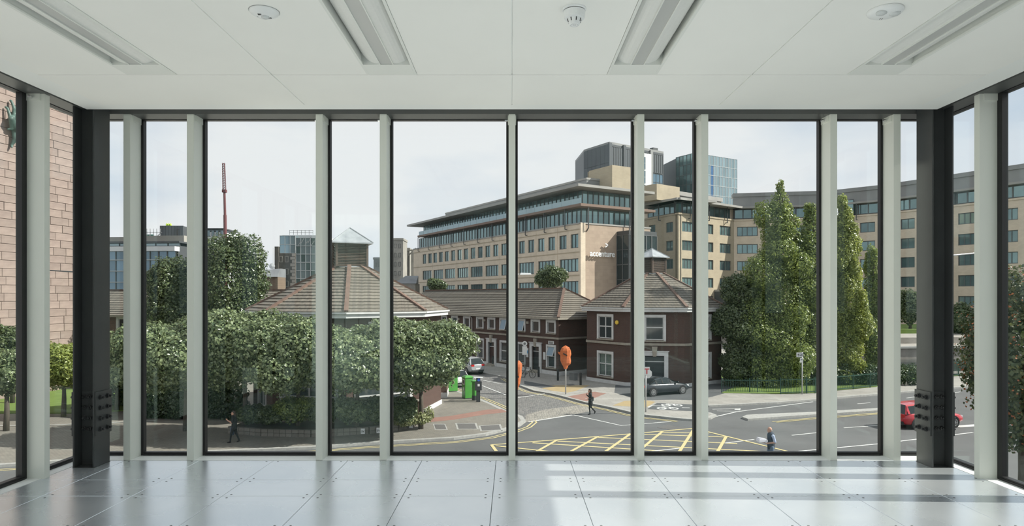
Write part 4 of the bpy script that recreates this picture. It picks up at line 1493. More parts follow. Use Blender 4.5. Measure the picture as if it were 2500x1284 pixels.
# glazing of the two recessed floors
g0 = C0 - du * (OL - 1.0) + dv * 1.2
go, grz, gl_ = placed(of, g0, C0 - du * 1.5 + dv * 1.2)
window_band(of, go, grz, 0, gl_, 20.5, 23.15, 52, 'frame_grey', 'glass_teal', nz=1, bar=0.1)
g0 = C0 - du * (OL - 1.5) + dv * 2.2
go, grz, gl_ = placed(of, g0, C0 - du * 2.5 + dv * 2.2)
window_band(of, go, grz, 0, gl_, 23.75, 26.5, 52, 'frame_grey', 'glass_teal', nz=1, bar=0.1)
go, grz, gl_ = placed(of, C0 - du * 1.5 + dv * 1.3, C0 - du * 1.5 + dv * 15)
window_band(of, go, grz, 0, gl_, 20.5, 23.15, 11, 'frame_grey', 'glass_teal', nz=1, bar=0.1)
go, grz, gl_ = placed(of, C0 - du * 2.5 + dv * 2.3, C0 - du * 2.5 + dv * 14.5)
window_band(of, go, grz, 0, gl_, 23.75, 26.5, 10, 'frame_grey', 'glass_teal', nz=1, bar=0.1)
# glass balustrade and brackets
bo, brz, bl = placed(of, C0 - du * (OL - 4.4) - dv * 0.4, C0 + du * 0.6 - dv * 0.4)
for i in range(24):
    MB().box(i * bl / 24 + 0.03, (i + 1) * bl / 24 - 0.03, 0, 0.03, 0, 0.95).build('balustrade_pane', 'balustrade', of, at(bo, brz, 0, 0, 23.66), brz)
for i in range(11):
    s = 4 + i * (OL - 8) / 10
    MB().bar((s, -0.45, 23.1), (s, -0.45, 19.6), 0.12, 0.12).bar((s, -0.45, 19.6), (s, 0.05, 19.6), 0.12, 0.12).bar((s, -0.45, 23.2), (s, 0.05, 23.2), 0.12, 0.12).build('canopy_bracket', 'metal_dark', of, lo, lrz)
for w in (1.2, 10.4):
    MB().bar((w, -0.6, 23.1), (w, -0.6, 19.6), 0.14, 0.14).bar((w, -0.6, 19.6), (w, 0.0, 19.0), 0.14, 0.14).build('canopy_bracket', 'metal_dark', of, eo, erz)
tm = text_mesh('wall_lettering', 'accenture', 1.5, 0.08, 'sign_white', of, at(eo, erz, 4.35, -0.45, 14.75), (PI / 2, 0, erz), offset=0.02, xscale=0.92)
am = MB()
am.bar((5.0, -0.45, 17.05), (5.55, -0.45, 16.75), 0.16, 0.2, up=(0, 1, 0)).bar((5.55, -0.45, 16.75), (5.0, -0.45, 16.42), 0.16, 0.2, up=(0, 1, 0))
am.build('wall_symbol', 'sign_white', of, eo, erz)


# ---- angled cream block and the curved wing to its right
cw = thing('curved_office_building', 'curved cream brick office building with grey roof band, behind the poplars', 'building', (60.0, 140.0, 0))
B2 = [(29.3, 145.7), (34.3, 135.0), (49.8, 147.0), (66.6, 143.6), (70.3, 141.9), (76.1, 136.2), (80.2, 129.5), (83.4, 123.9), (89.0, 114.0), (93.5, 103.0), (96.0, 92.0)]
rows = [(21.3, 23.4), (17.4, 19.5), (13.6, 15.7), (9.7, 11.8), (5.8, 7.9)]
for i in range(len(B2) - 1):
    p, q = B2[i], B2[i + 1]
    oo, rz, ln = placed(cw, p, q)
    n = {0: 2, 1: 3, 2: 3}.get(i, max(1, round(ln / 5.0)))
    ww = {0: 2.3, 1: 4.2, 2: 4.4}.get(i, min(4.0, ln / n - 1.2))
    mt = 'brick_cream' if i < 2 else 'brick_tan'
    ops = []
    for k in range(n):
        cxx = ln * (k + 0.5) / n
        for r in rows:
            if i == 4 and k == 0:
                continue
            ops.append((cxx - ww / 2, cxx + ww / 2, r[0], r[1]))
    wall_mesh(MB(), ln, 0, 25.0, ops, 0.3).build('facade', mt, cw, oo, rz)
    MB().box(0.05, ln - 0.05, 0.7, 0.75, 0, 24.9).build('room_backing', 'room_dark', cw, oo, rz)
    for a, b, c, d in ops:
        far_window(cw, *at(oo, rz, a, 0.18, c), b - a, d - c, 2 if ww < 3 else 4, 1, 'frame_grey', 'glass_teal', rz, 0.14)
    # glazed top floor, eaves and roof band
    MB().box(0, ln, 1.1, 1.2, 25.0, 28.0).build('upper_floor_core', 'metal_dark', cw, oo, rz)
    window_band(cw, oo, rz, 0.2, ln - 0.2, 25.3, 27.4, max(2, round(ln / 1.9)), 'frame_grey', 'glass_teal', y=0.9, bar=0.12)
    MB().box(-0.1, ln + 0.1, -0.12, 0.9, 24.75, 25.1).build('parapet', mt, cw, oo, rz)
    if i >= 2:
        MB().box(-0.15, ln + 0.15, -0.4, 1.4, 27.5, 27.9).build('eaves', 'slab_grey', cw, oo, rz)
        MB().box(-0.1, ln + 0.1, 0.5, 1.6, 27.9, 30.2).build('roof_band', 'metal_grey', cw, oo, rz)
        MB().box(-0.15, ln + 0.15, 0.3, 3.0, 30.2, 31.0).build('roof_coping', 'metal_grey', cw, oo, rz)
    else:
        MB().box(-1.4, ln + 1.4, -1.6, 9.0, 27.5, 27.95).build('roof_canopy', 'slab_grey', cw, oo, rz)
    for k in range(max(1, int(ln / 6))):
        s = ln * (k + 0.5) / max(1, int(ln / 6))
        MB().bar((s, -0.5, 27.5), (s, -0.5, 24.1), 0.14, 0.14).bar((s, -0.5, 24.1), (s, 0, 24.1), 0.14, 0.14).build('canopy_bracket', 'metal_dark', cw, oo, rz)
slab(cw, [(30.4, 146.0), (34.6, 137.2), (49.8, 148.6), (62, 147), (62, 165), (26, 165)], 0, 27.6, 'brick_tan', 'building_core')
oo, rz, ln = placed(cw, B2[1], B2[2])
MB().box(-3, 4.5, 3.2, 9.5, 27.9, 31.2).build('stair_core', 'brick_cream', cw, oo, rz)
MB().box(4.6, ln + 1.0, 4.0, 9.5, 27.9, 29.6).box(4.4, ln + 1.2, 3.8, 9.7, 29.6, 30.5).build('plant_screen', 'slab_grey', cw, oo, rz)
# entrance canopy and balcony
MB().box(12.2, 18.5, -4.2, -0.05, 8.9, 9.3).build('balcony_slab', 'slab_grey', cw, oo, rz)
for k in range(4):
    MB().box(12.3 + k * 1.55, 13.7 + k * 1.55, -4.1, -4.06, 9.35, 10.5).build('balustrade_pane', 'balustrade', cw, oo, rz)
for k in range(4):
    far_window(cw, *at(oo, rz, 12.2 + k * 1.55, -4.0, 3.2), 1.55, 5.6, 1, 2, 'safety_green', 'glass_green', rz, 0.15)
MB().box(12.2, 18.4, -3.8, -0.1, 0, 8.9).build('entrance_core', 'metal_dark', cw, oo, rz)
# glass stair slot in the curve
oo, rz, ln = placed(cw, B2[4], B2[5])
for k in range(5):
    far_window(cw, *at(oo, rz, 0.5, -0.25, 9.0 + k * 3.9), 3.0, 3.9, 2, 2, 'metal_dark', 'glass_teal', rz, 0.12)

# ---- dark tower and the pale glass tower behind
tw = thing('office_tower', 'dark clad office tower with blue glazing rising behind the tan office block', 'building', (30.0, 205.0, 0))
TP = [(23.2, 211.0), (29.75, 200.0), (49.4, 213.7)]
ZT = 54.7
slab(tw, [TP[0], TP[1], TP[2], (46, 235), (22, 228)], 0, ZT - 0.3, 'cladding_dark', 'tower_core')
slab(tw, [TP[0], TP[1], TP[2], (46, 235), (22, 228)], ZT - 0.3, ZT + 0.4, 'metal_grey', 'roof_coping')
oo, rz, ln = placed(tw, TP[1], TP[2])
# piers and glazing bays on the right face
nb = 4
bw = ln / nb
for k in range(nb):
    MB().box(k * bw - 0.5, k * bw + 0.6, -0.5, 0, 20, ZT).build('pier', 'cladding_dark' if k < 2 else 'metal_grey', tw, oo, rz)
    for r in range(4):
        far_window(tw, *at(oo, rz, k * bw + 0.6, -0.3, 25 + r * 5.6), bw - 1.1, 5.6, 3, 2, 'metal_dark', 'glass_blue' if k != 2 else 'glass_pale', rz, 0.14)
    far_window(tw, *at(oo, rz, k * bw + 0.6, -0.3, 47.6), bw - 1.1, 6.2, 5, 1, 'metal_dark', 'cladding_dark', rz, 0.16)
MB().box(2 * bw + 0.2, 3 * bw - 0.6, -0.9, -0.52, 22, ZT - 1.5).build('white_panel', 'panel_white', tw, oo, rz)
for r in range(6):
    far_window(tw, *at(oo, rz, 2 * bw + 0.7, -1.05, 26 + r * 4.4), 1.9, 4.0, 2, 2, 'frame_pale', 'glass_blue', rz, 0.1)
oo, rz, ln = placed(tw, TP[0], TP[1])
for k in range(6):
    for r in range(5):
        MB().box(k * ln / 6 + 0.03, (k + 1) * ln / 6 - 0.03, -0.15, 0, 26 + r * 5.7, 26 + (r + 1) * 5.7 - 0.06).build('cladding_panel', 'cladding_dark', tw, oo, rz)
for k in range(8):
    far_window(tw, *at(oo, rz, 2.6 + k * 1.05, -0.3, 40.5), 1.05, 3.6, 1, 1, 'frame_grey', 'glass_deepblue', rz, 0.1)
for k in range(16):
    MB().box(2.6 + k * 0.53, 2.6 + k * 0.53 + 0.3, -0.55, -0.3, 44.2, 47.4).build('timber_fin', 'brick_cream', tw, oo, rz)
gt = thing('glass_tower', 'pale green curtain-wall glass tower right of the dark tower', 'building', (60.0, 215.0, 0))
GP = [(49.8, 214.5), (55.4, 221.0), (59.6, 214.0), (77.0, 224.5)]
slab(gt, [GP[1], GP[2], GP[3], (72, 240), (52, 240)], 0, 54.4, 'cladding_dark', 'tower_core')
oo, rz, ln = placed(gt, GP[2], GP[3])
for k in range(14):
    for r in range(9):
        g_ = 'glass_deepblue' if k == 5 and 1 < r < 8 else 'glass_pale'
        far_window(gt, *at(oo, rz, k * ln / 14, -0.25, 25 + r * 3.3), ln / 14, 3.3, 1, 1, 'frame_pale', g_, rz, 0.09)
oo, rz, ln = placed(gt, GP[1], GP[2])
for k in range(5):
    for r in range(9):
        far_window(gt, *at(oo, rz, k * ln / 5, -0.25, 25 + r * 3.3), ln / 5, 3.3, 1, 1, 'frame_grey', 'glass_teal', rz, 0.1)
MB().box(0, 2.2, 0, 1.5, 54.7, 56.0).build('roof_unit', 'metal_dark', tw, (16.0, 8.5, 0.4), 0.6)

# ------------------------------------------------------------------ left background
# modern glass building with white fascia
D = 92.0
gb = thing('glass_office', 'glass office with white fascia band behind the left column', 'building', (XD(220, D), D, 0), math.radians(-4))
W_ = 12.5
zc = lambda y: ZD(y, D)
MB().box(0, W_, 0.6, 12, 0, zc(600)).build('core', 'metal_dark', gb)
for k in range(10):
    for r in range(4):
        z0 = zc(716) + r * 1.55
        far_window(gb, k * W_ / 10, 0, z0, W_ / 10, 1.55, 1, 1, 'frame_grey', 'glass_blue', 0, 0.07)
for k in range(10):
    far_window(gb, k * W_ / 10, 0, 2.5, W_ / 10, zc(716) - 2.5, 1, 3, 'frame_grey', 'glass_blue', 0, 0.07)
for r in range(4):
    MB().box(0, W_, -0.25, 0, zc(716) + r * 1.55 - 0.05, zc(716) + r * 1.55 + 0.05).build('transom', 'frame_pale', gb)
MB().box(-0.2, W_ + 0.2, -0.6, 0.6, zc(614), zc(603)).build('white_fascia', 'panel_white', gb)
for k in range(7):
    far_window(gb, k * W_ / 7, 1.0, zc(602), W_ / 7, 0.6, 1, 1, 'frame_grey', 'glass_pale', 0, 0.05)
MB().box(-0.3, W_ + 0.3, 0.3, 11, zc(593), zc(589)).build('roof_slab', 'metal_dark', gb)
MB().box(0, 5.0, 2, 8, zc(589), zc(576)).box(5.0, W_, 2, 8, zc(589), zc(573)).build('plant_screen', 'concrete_old', gb)

# black box tower on brick with scaffold
D = 118.0
bt = thing('black_box_tower', 'black clad lift tower on brown brick with scaffold, left of the tall maple', 'building', (XD(390, D), D, 0), 0)
W_ = 57 * D / F
z1, z2, z3 = ZD(606, D), ZD(592, D), ZD(551, D)
brick_mat('brick_brown', (0.20, 0.145, 0.10), (0.16, 0.115, 0.085), (0.15, 0.125, 0.10), 0.3, 0.1, 0.012)
MB().box(0, W_ + 1.2, 0.2, 8, 0, z1).build('brick_shaft', 'brick_brown', bt)
for k in range(8):
    MB().box(k * W_ / 8 + 0.015, (k + 1) * W_ / 8 - 0.015, 0, 0.25, z2, z3).build('cladding_panel', 'cladding_dark', bt)
for k in range(8):
    MB().box(k * W_ / 8 + 0.015, (k + 1) * W_ / 8 - 0.015, 0.05, 0.25, z1, z2 - 0.1).build('cladding_panel', 'cladding_dark', bt)
MB().box(0.05, W_ - 0.05, 0.25, 6, z1, z3 - 0.05).build('core', 'metal_dark', bt)
far_window(bt, W_ * 0.72, -0.05, ZD(581, D), W_ * 0.17, 1.6, 1, 1, 'metal_dark', 'orange_hoarding', 0, 0.08)
far_window(bt, W_ * 0.10, 0.1, ZD(643, D), 0.55, 0.9, 1, 1, 'frame_grey', 'glass_blue', 0, 0.05)
sc = MB()
for a in range(5):
    sc.bar((W_ * 0.48 + a * 0.28, -0.4, ZD(640, D)), (W_ * 0.48 + a * 0.28, -0.4, ZD(597, D)), 0.05, 0.05)
for r in range(9):
    sc.bar((W_ * 0.48, -0.4, ZD(638 - r * 5, D)), (W_ * 0.48 + 1.12, -0.4, ZD(638 - r * 5, D)), 0.05, 0.05)
sc.build('ladder_scaffold', 'scaffold', bt)
MB().box(W_ * 0.78, W_ * 0.84, -0.3, 0.2, ZD(640, D), ZD(614, D)).build('flue', 'panel_white', bt)
for k in range(3):
    gx = W_ * (0.18 + 0.08 * k)
    MB().lathe([(0.16, 0), (0.2, 0.25), (0.15, 0.45), (0.05, 0.55)], 8, (gx, 1, z3)).build('rooftop_bundle', 'hi_vis', bt)

D = 112.0
sf = thing('scaffolded_block', 'half-built block wrapped in tube scaffold and green netting beside the black tower', 'building', (XD(350, D), D, 0), 0)
W_ = 40 * D / F
MB().box(0, W_, 1.2, 5.5, 0, ZD(578, D)).build('structure_core', 'concrete_old', sf)
for k in range(4):
    far_window(sf, k * W_ / 4, 0.9, ZD(705, D), W_ / 4, 6.2, 1, 3, 'frame_grey', 'glass_blue', 0, 0.08)
MB().box(0, W_, 0.7, 0.9, ZD(640, D), ZD(632, D)).build('floor_edge', 'panel_white', sf)
sc = MB()
for a in range(6):
    sc.bar((a * W_ / 5, 0.1, 8), (a * W_ / 5, 0.1, ZD(558, D)), 0.07, 0.07)
for r in range(6):
    zz = ZD(622 - r * 11, D)
    sc.bar((-0.3, 0.1, zz), (W_ + 0.3, 0.1, zz), 0.07, 0.07)
sc.bar((0, 0.1, ZD(610, D)), (W_, 0.1, ZD(570, D)), 0.1, 0.1).bar((W_, 0.1, ZD(600, D)), (0.3 * W_, 0.1, ZD(572, D)), 0.07, 0.07)
sc.build('scaffold_tubes', 'scaffold', sf)
MB().box(0.1, W_ * 0.6, 0.2, 0.25, ZD(590, D), ZD(572, D)).build('netting', 'safety_green', sf)
MB().box(0, W_ + 0.5, 0.0, 1.2, ZD(612, D), ZD(610, D)).box(0, W_ + 0.5, 0.0, 1.2, ZD(590, D), ZD(588.5, D)).build('scaffold_deck', 'concrete_old', sf)

# pale far block, mobile crane mast
D = 190.0
fb_ = thing('far_apartment_block', 'far pale apartment block half hidden behind the tall maple', 'building', (XD(470, D), D, 0), 0)
W_ = 75 * D / F
MB().box(0, W_, 0.2, 10, 0, ZD(566, D)).build('walls', 'panel_white', fb_)
MB().box(-0.2, W_ + 0.2, -0.2, 10, ZD(560, D), ZD(557, D)).build('roof', 'metal_dark', fb_)
for r in range(6):
    for k in range(7):
        far_window(fb_, 0.4 + k * W_ / 7, 0, ZD(566, D) - 2.2 - r * 3.0 + 0.9, W_ / 7 - 0.5, 1.8, 2, 1, 'frame_grey', 'glass_pale', 0, 0.1)
MB().box(0, W_, 0.1, 5, ZD(565, D), ZD(561, D)).build('glazed_attic', 'glass_dark', fb_)
D = 160.0
cr_t = thing('mobile_crane_mast', 'tall dark red telescopic crane mast with lattice tip against the sky', 'crane', (XD(552, D), D, 0), 0)
xt = XD(546, D) - XD(552, D)
MB().tube([(0, 0, 0), (xt * 0.45, 0, ZD(525, D))], [0.42, 0.38], 10).build('boom', 'crane_red', cr_t)
MB().tube([(xt * 0.45, 0, ZD(525, D)), (xt * 0.7, 0, ZD(465, D))], [0.30, 0.27], 10).build('boom', 'crane_red', cr_t)
l = MB()
za, zb = ZD(468, D), ZD(398, D)
cor = [(-0.28, -0.28), (0.28, -0.28), (0.28, 0.28), (-0.28, 0.28)]
n = 12
for i, c in enumerate(cor):
    l.bar((xt * 0.7 + c[0], c[1], za), (xt + c[0] * 0.8, c[1] * 0.8, zb), 0.1, 0.1)
for k in range(n):
    for i in range(4):
        a, b_ = cor[i], cor[(i + 1) % 4]
        t0, t1 = k / n, (k + 1) / n
        f0, f1 = xt * (0.7 + 0.3 * t0), xt * (0.7 + 0.3 * t1)
        l.bar((f0 + a[0] * (1 - .2 * t0), a[1] * (1 - .2 * t0), za + (zb - za) * t0), (f1 + b_[0] * (1 - .2 * t1), b_[1] * (1 - .2 * t1), za + (zb - za) * t1), 0.06, 0.06)
l.build('lattice_tip', 'crane_red', cr_t)
MB().box(xt * 0.66 - 0.45, xt * 0.66 + 0.45, -0.45, 0.45, ZD(470, D), ZD(463, D)).build('boom_head', 'crane_red', cr_t)

# stone warehouse tower with glass top and stair
D = 100.0
sw = thing('stone_warehouse', 'old dark stone warehouse with added glass storeys and glazed stair', 'building', (XD(676, D), D, 0), 0)
q = D / F
wl_, wr_ = 45 * q, 105 * q
MB().box(0, wl_, 0, 9, 0, ZD(618, D)).build('stone_walls', 'rubble_stone', sw)
MB().box(-0.3, 0.3, -0.15, 4, 6, ZD(602, D)).build('chimney_breast', 'rubble_stone', sw)
for k in range(13):
    MB().box(wl_ - 0.75 if k % 2 else wl_ - 0.5, wl_ - 0.05, -0.06, 0.05, ZD(722 - k * 8, D), ZD(722 - k * 8 - 7, D)).build('quoin', 'stone_quoin', sw)
for r in range(3):
    for xx in (0.35, 1.25):
        far_window(sw, xx, -0.05, ZD(700 - r * 30, D), 0.5, 0.9, 1, 1, 'stone_quoin', 'glass_dark', 0, 0.06)
for k in range(3):
    for r in range(2):
        far_window(sw, 0.4 + k * 0.8, 0.05, ZD(618, D) + r * 1.35, 0.8, 1.35, 1, 1, 'frame_pale', 'glass_pale', 0, 0.05)
MB().box(0.4, 2.8, 0.25, 8, ZD(618, D), ZD(575, D)).build('glass_storey_core', 'glass_pale', sw)
MB().box(0.3, wr_, 1.5, 9, ZD(618, D), ZD(572, D)).build('rooftop_storey', 'panel_white', sw)
MB().box(wl_, wr_, 0.9, 8, 0, ZD(618, D)).build('rear_walls', 'rubble_stone', sw)
for k in range(5):
    for r in range(6):
        far_window(sw, wl_ + k * (wr_ - wl_) / 5, 0.2, ZD(700, D) + r * 1.25, (wr_ - wl_) / 5, 1.25, 1, 1, 'frame_pale', 'glass_pale' if (k + r) % 4 else 'glass_teal', 0, 0.05)
st = MB()
for k in range(5):
    st.bar((wl_ + 0.4 + k * 0.5, 0.0, ZD(600, D) + 0.4 * (k % 2)), (wl_ + 0.9 + k * 0.5, 0.0, ZD(588, D) + 0.6 * (k % 2)), 0.06, 0.06)
for k in range(7):
    st.bar((1.6 + k * 0.6, 1.0, ZD(572, D)), (1.6 + k * 0.6, 1.0, ZD(560, D)), 0.05, 0.05)
for zz in (561, 566):
    st.bar((1.6, 1.0, ZD(zz, D)), (5.2, 1.0, ZD(zz, D)), 0.05, 0.05)
st.build('roof_railing', 'scaffold', sw)
MB().lathe([(0.0, -0.1), (0.45, 0.0), (0.42, 0.05)], 14, (-0.55, -0.5, ZD(650, D)), axis='y').tube([(-0.45, -0.2, ZD(660, D)), (-0.45, -0.2, ZD(605, D))], 0.06, 6).build('antenna_mast', 'panel_white', sw)

D = 96.0
wb_ = thing('low_warehouse', 'low dark brick warehouse with grey metal roof below the antenna mast', 'building', (XD(600, D), D, 0), 0)
W_ = 78 * D / F
MB().box(0, W_, 0, 3.4, 0, ZD(676, D)).build('walls', 'brick_brown', wb_)
MB().hexa([(-0.2, -0.3, ZD(676, D)), (W_, -0.3, ZD(676, D)), (W_, 3.5, ZD(676, D)), (-0.2, 3.5, ZD(676, D))], [(1.2, 1.0, ZD(660, D)), (W_, 1.0, ZD(655, D)), (W_, 3.4, ZD(655, D)), (1.2, 3.4, ZD(660, D))]).build('roof', 'slate', wb_)
for k in range(9):
    MB().box(W_ * 0.55 - (0.4 if k % 2 else 0.25), W_ * 0.55, -0.06, 0, ZD(722 - k * 5, D), ZD(722 - k * 5 - 4.4, D)).build('quoin', 'stone_quoin', wb_)
for k in range(3):
    far_window(wb_, 0.3 + k * 0.75, -0.05, ZD(700, D), 0.5, 0.9, 1, 1, 'metal_dark', 'glass_dark', 0, 0.05)

# concrete silos and other far blocks
for px0, px1, pt, D, nm, lab, mm in ((957, 984, 581, 230, 'concrete_silo', 'grey concrete silo tower left of the tan office block', 'concrete_old'),
                                     (978, 1000, 605, 241, 'concrete_silo', 'lower stepped concrete silo block right beside the silo tower', 'concrete_old'),
                                     (912, 931, 628, 240, 'far_tower_block', 'far grey block right of the roof lantern', 'slate'),
                                     (812, 824, 612, 250, 'far_tower_block', 'slim far glass block left of the roof lantern', 'glass_pale')):
    t = thing(nm, lab, 'building', (XD(px0, D), D, 0), 0)
    W_ = (px1 - px0) * D / F
    MB().box(0, W_, 0, 9, 0, ZD(pt, D)).build('walls', mm, t)
    MB().box(-0.2, W_ + 0.2, -0.2, 9.2, ZD(pt, D) - 0.8, ZD(pt, D) - 0.1).build('parapet', mm, t)
    for r in range(6):
        for k in range(2):
            far_window(t, W_ * (0.2 + 0.4 * k), -0.06, ZD(pt, D) - 3.5 - r * 3.2, W_ * 0.2, 1.5, 1, 1, 'metal_dark', 'glass_dark', 0, 0.08)
    if nm == 'concrete_silo' and px0 == 978:
        MB().bar((0.5, -0.5, ZD(640, D)), (W_ + 2.4, -0.5, ZD(606, D)), 0.4, 0.4).bar((0.5, -0.5, ZD(612, D)), (W_ + 5, -0.5, ZD(610, D)), 0.5, 0.5).bar((W_ + 1.5, -0.5, 0), (W_ + 1.5, -0.5, ZD(616, D)), 1.6, 1.4).build('conveyor_gantry', 'concrete_old', t)
D = 150.0
t = thing('stone_shed', 'small rubble stone shed with slate gable roof left of the tan office block', 'building', (XD(962, D), D, 0), 0)
W_ = 52 * D / F
b = MB()
b.prism([(0, 0), (W_, 0), (W_, 7), (0, 7)], 0, ZD(692, D))
b.build('walls', 'stone_quay', t)
MB().hexa([(-0.2, -0.2, ZD(692, D)), (W_ + 0.2, -0.2, ZD(692, D)), (W_ + .2, 3.5, ZD(692, D)), (-.2, 3.5, ZD(692, D))], [(2.2, 3.3, ZD(672, D)), (W_ + 0.2, 3.3, ZD(672, D)), (W_ + 0.2, 3.5, ZD(672, D)), (2.2, 3.5, ZD(672, D))]).build('roof', 'slate', t)

# ------------------------------------------------------------------ stone-clad building at the far left
mat('sandstone', (0.305, 0.24, 0.21), 0.85, c2=(0.245, 0.19, 0.168), scale=2.2, rnd=0.10, detail=9, stretch=(0.6, 1, 1.6), bump=0.35, bscale=7)
mat('sandstone_joint', (0.20, 0.15, 0.125), 0.9)
SA = (-38.9, 44.0)
SD = Vector((0.187, 0.982)).normalized()
SLn = 12.0
srz = math.atan2(SD.y, SD.x)
sb = thing('stone_building', 'tall pink sandstone-clad building with coursed blocks at the far left', 'building', (SA[0], SA[1], 0), srz)
MB().box(-14, SLn, 0.06, 12, 0, 33).build('backing_wall', 'sandstone_joint', sb)   # outside is local -y = +X
bh, bl_ = 0.62, 1.7
cache = {}
stuffmb = MB()
cnt = 0
rs = random.Random(4)
for r in range(int(33 / bh)):
    z = r * bh
    x = -14 + (0.0 if r % 2 else -0.85) + rs.uniform(-0.25, 0.25)
    while x < SLn:
        ln = bl_ * rs.choice((0.7, 1.0, 1.0, 1.25))
        a, b_ = max(x, -14), min(x + ln, SLn)
        x += ln
        if b_ - a < 0.15:
            continue
        pr = rs.choice((0.0, 0.008, 0.016))
        if a > 1.2 and 3.7 < z < 24.6 and cnt < 300:
            cnt += 1
            key = (round(b_ - a, 1), pr)
            w = round(b_ - a, 1)
            if key not in cache:
                c = 0.012
                m_ = MB()
                m_.hexa([(0, 0.06, 0), (w - 0.018, 0.06, 0), (w - 0.018, 0.06, bh - 0.016), (0, 0.06, bh - 0.016)][::-1],
                        [(c, -pr, c), (w - 0.018 - c, -pr, c), (w - 0.018 - c, -pr, bh - 0.016 - c), (c, -pr, bh - 0.016 - c)][::-1])
                cache[key] = m_.mesh('stone_block', 'sandstone')
            o = put('stone_block', cache[key], sb, (a, 0, z))
            o.scale = ((b_ - a) / w, 1, 1)
        else:
            stuffmb.box(a, b_ - 0.018, -pr, 0.06, z, z + bh - 0.016)
so = stuffmb.build('stone_blocks', 'sandstone', sb)
so['kind'] = 'stuff'
# ------------------------------------------------------------------ trees and shrubs
leaf_mat('leaf_maple', (0.055, 0.09, 0.042), (0.26, 0.32, 0.16), 0.28, 0.32)
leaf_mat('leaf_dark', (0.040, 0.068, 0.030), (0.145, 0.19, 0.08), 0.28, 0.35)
leaf_mat('leaf_poplar', (0.08, 0.125, 0.035), (0.30, 0.38, 0.11), 0.42, 0.34)
leaf_mat('leaf_lime', (0.13, 0.18, 0.04), (0.36, 0.42, 0.12), 0.42, 0.36)
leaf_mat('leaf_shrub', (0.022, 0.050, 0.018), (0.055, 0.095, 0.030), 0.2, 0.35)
leaf_mat('leaf_variegated', (0.16, 0.19, 0.06), (0.34, 0.36, 0.20), 0.3, 0.45)
leaf_mat('leaf_rowan', (0.035, 0.060, 0.022), (0.105, 0.120, 0.040), 0.3, 0.45)
leaf_mat('rowan_berries', (0.30, 0.07, 0.02), (0.42, 0.14, 0.03), 0.05, 0.4)
mat('bark', (0.10, 0.085, 0.065), 0.9, c2=(0.06, 0.05, 0.04), scale=5, bump=0.6, bscale=18, stretch=(3, 3, 0.6))


def leaves(blobs, n, size, seed, shell=0.55, up=0.35):
    """n folded leaf blades spread through the outer shell of ellipsoid blobs; returns vertices and quads"""
    r = np.random.default_rng(seed)
    bl = np.array(blobs, float)
    wt = (bl[:, 3] * bl[:, 4] + bl[:, 4] * bl[:, 5] + bl[:, 3] * bl[:, 5])
    out_p, out_n = [], []
    need = n
    while need > 0:
        k = int(need * 1.8) + 200
        idx = r.choice(len(bl), k, p=wt / wt.sum())
        d = r.normal(size=(k, 3))
        d /= np.linalg.norm(d, axis=1)[:, None]
        rad = shell + (1.04 - shell) * r.random(k) ** 0.6
        # lumpy surface
        rad *= 1 + 0.10 * np.sin(d[:, 0] * 7 + idx) * np.sin(d[:, 1] * 6 + 2 * idx) + 0.07 * np.sin(d[:, 2] * 11 + d[:, 0] * 5 + idx)
        p = bl[idx, :3] + d * bl[idx, 3:6] * rad[:, None]
        # discard leaves deep inside another blob
        keep = np.ones(k, bool)
        for b in bl:
            q = (p - b[:3]) / b[3:6]
            keep &= (q * q).sum(1) > (shell * 0.95) ** 2
        p, d = p[keep][:need], d[keep][:need]
        out_p.append(p)
        out_n.append(d)
        need -= len(p)
    p = np.concatenate(out_p)
    d = np.concatenate(out_n)
    nn = d + np.array([0, 0, up]) + r.normal(size=d.shape) * 0.55
    nn /= np.linalg.norm(nn, axis=1)[:, None]
    t = np.cross(nn, r.normal(size=d.shape))
    t /= np.linalg.norm(t, axis=1)[:, None] + 1e-9
    b = np.cross(nn, t)
    s = size * (0.65 + 0.7 * r.random(len(p)))[:, None]
    v = np.empty((len(p), 4, 3))
    v[:, 0] = p - t * s * 0.55
    v[:, 1] = p + b * s * 0.42 + nn * s * 0.10
    v[:, 2] = p + t * s * 0.6 - nn * s * 0.06
    v[:, 3] = p - b * s * 0.42 + nn * s * 0.10
    return v.reshape(-1, 3), len(p)


def leaf_object(name, blobs, n, size, m, parent, seed, shell=0.55, up=0.35):
    n, size = int(n * 1.7), size * 0.80
    v, k = leaves(blobs, n, size, seed, shell, up)
    me = bpy.data.meshes.new(name)
    base = (np.arange(k) * 4)[:, None]
    f = np.concatenate([base + np.array([0, 2, 1]), base + np.array([0, 3, 2])], axis=1).reshape(-1)
    me.vertices.add(len(v))
    me.vertices.foreach_set('co', v.astype(np.float32).ravel())
    me.loops.add(len(f))
    me.loops.foreach_set('vertex_index', f.astype(np.int32))
    me.polygons.add(len(f) // 3)
    me.polygons.foreach_set('loop_start', np.arange(0, len(f), 3, dtype=np.int32))
    me.polygons.foreach_set('loop_total', np.full(len(f) // 3, 3, np.int32))
    me.update(calc_edges=True)
    me.materials.append(MATS[m])
    o = put(name, me, parent)
    o['kind'] = 'stuff'
    return o


def lumpy(cx, cy, cz, rx, ry, rz, n, seed, frac=0.5):
    """crown as a core ellipsoid with n side lobes"""
    r = random.Random(seed)
    out = [(cx, cy, cz, rx * 0.8, ry * 0.8, rz * 0.8)]
    for k in range(n):
        a = 2 * PI * (k + r.random() * 0.6) / n
        e_ = r.uniform(-0.45, 0.75)
        f = r.uniform(0.38, frac)
        c = math.cos(e_)
        out.append((cx + rx * 0.62 * c * math.cos(a), cy + ry * 0.62 * c * math.sin(a), cz + rz * 0.62 * math.sin(e_), rx * f, ry * f, rz * f * 1.05))
    return out


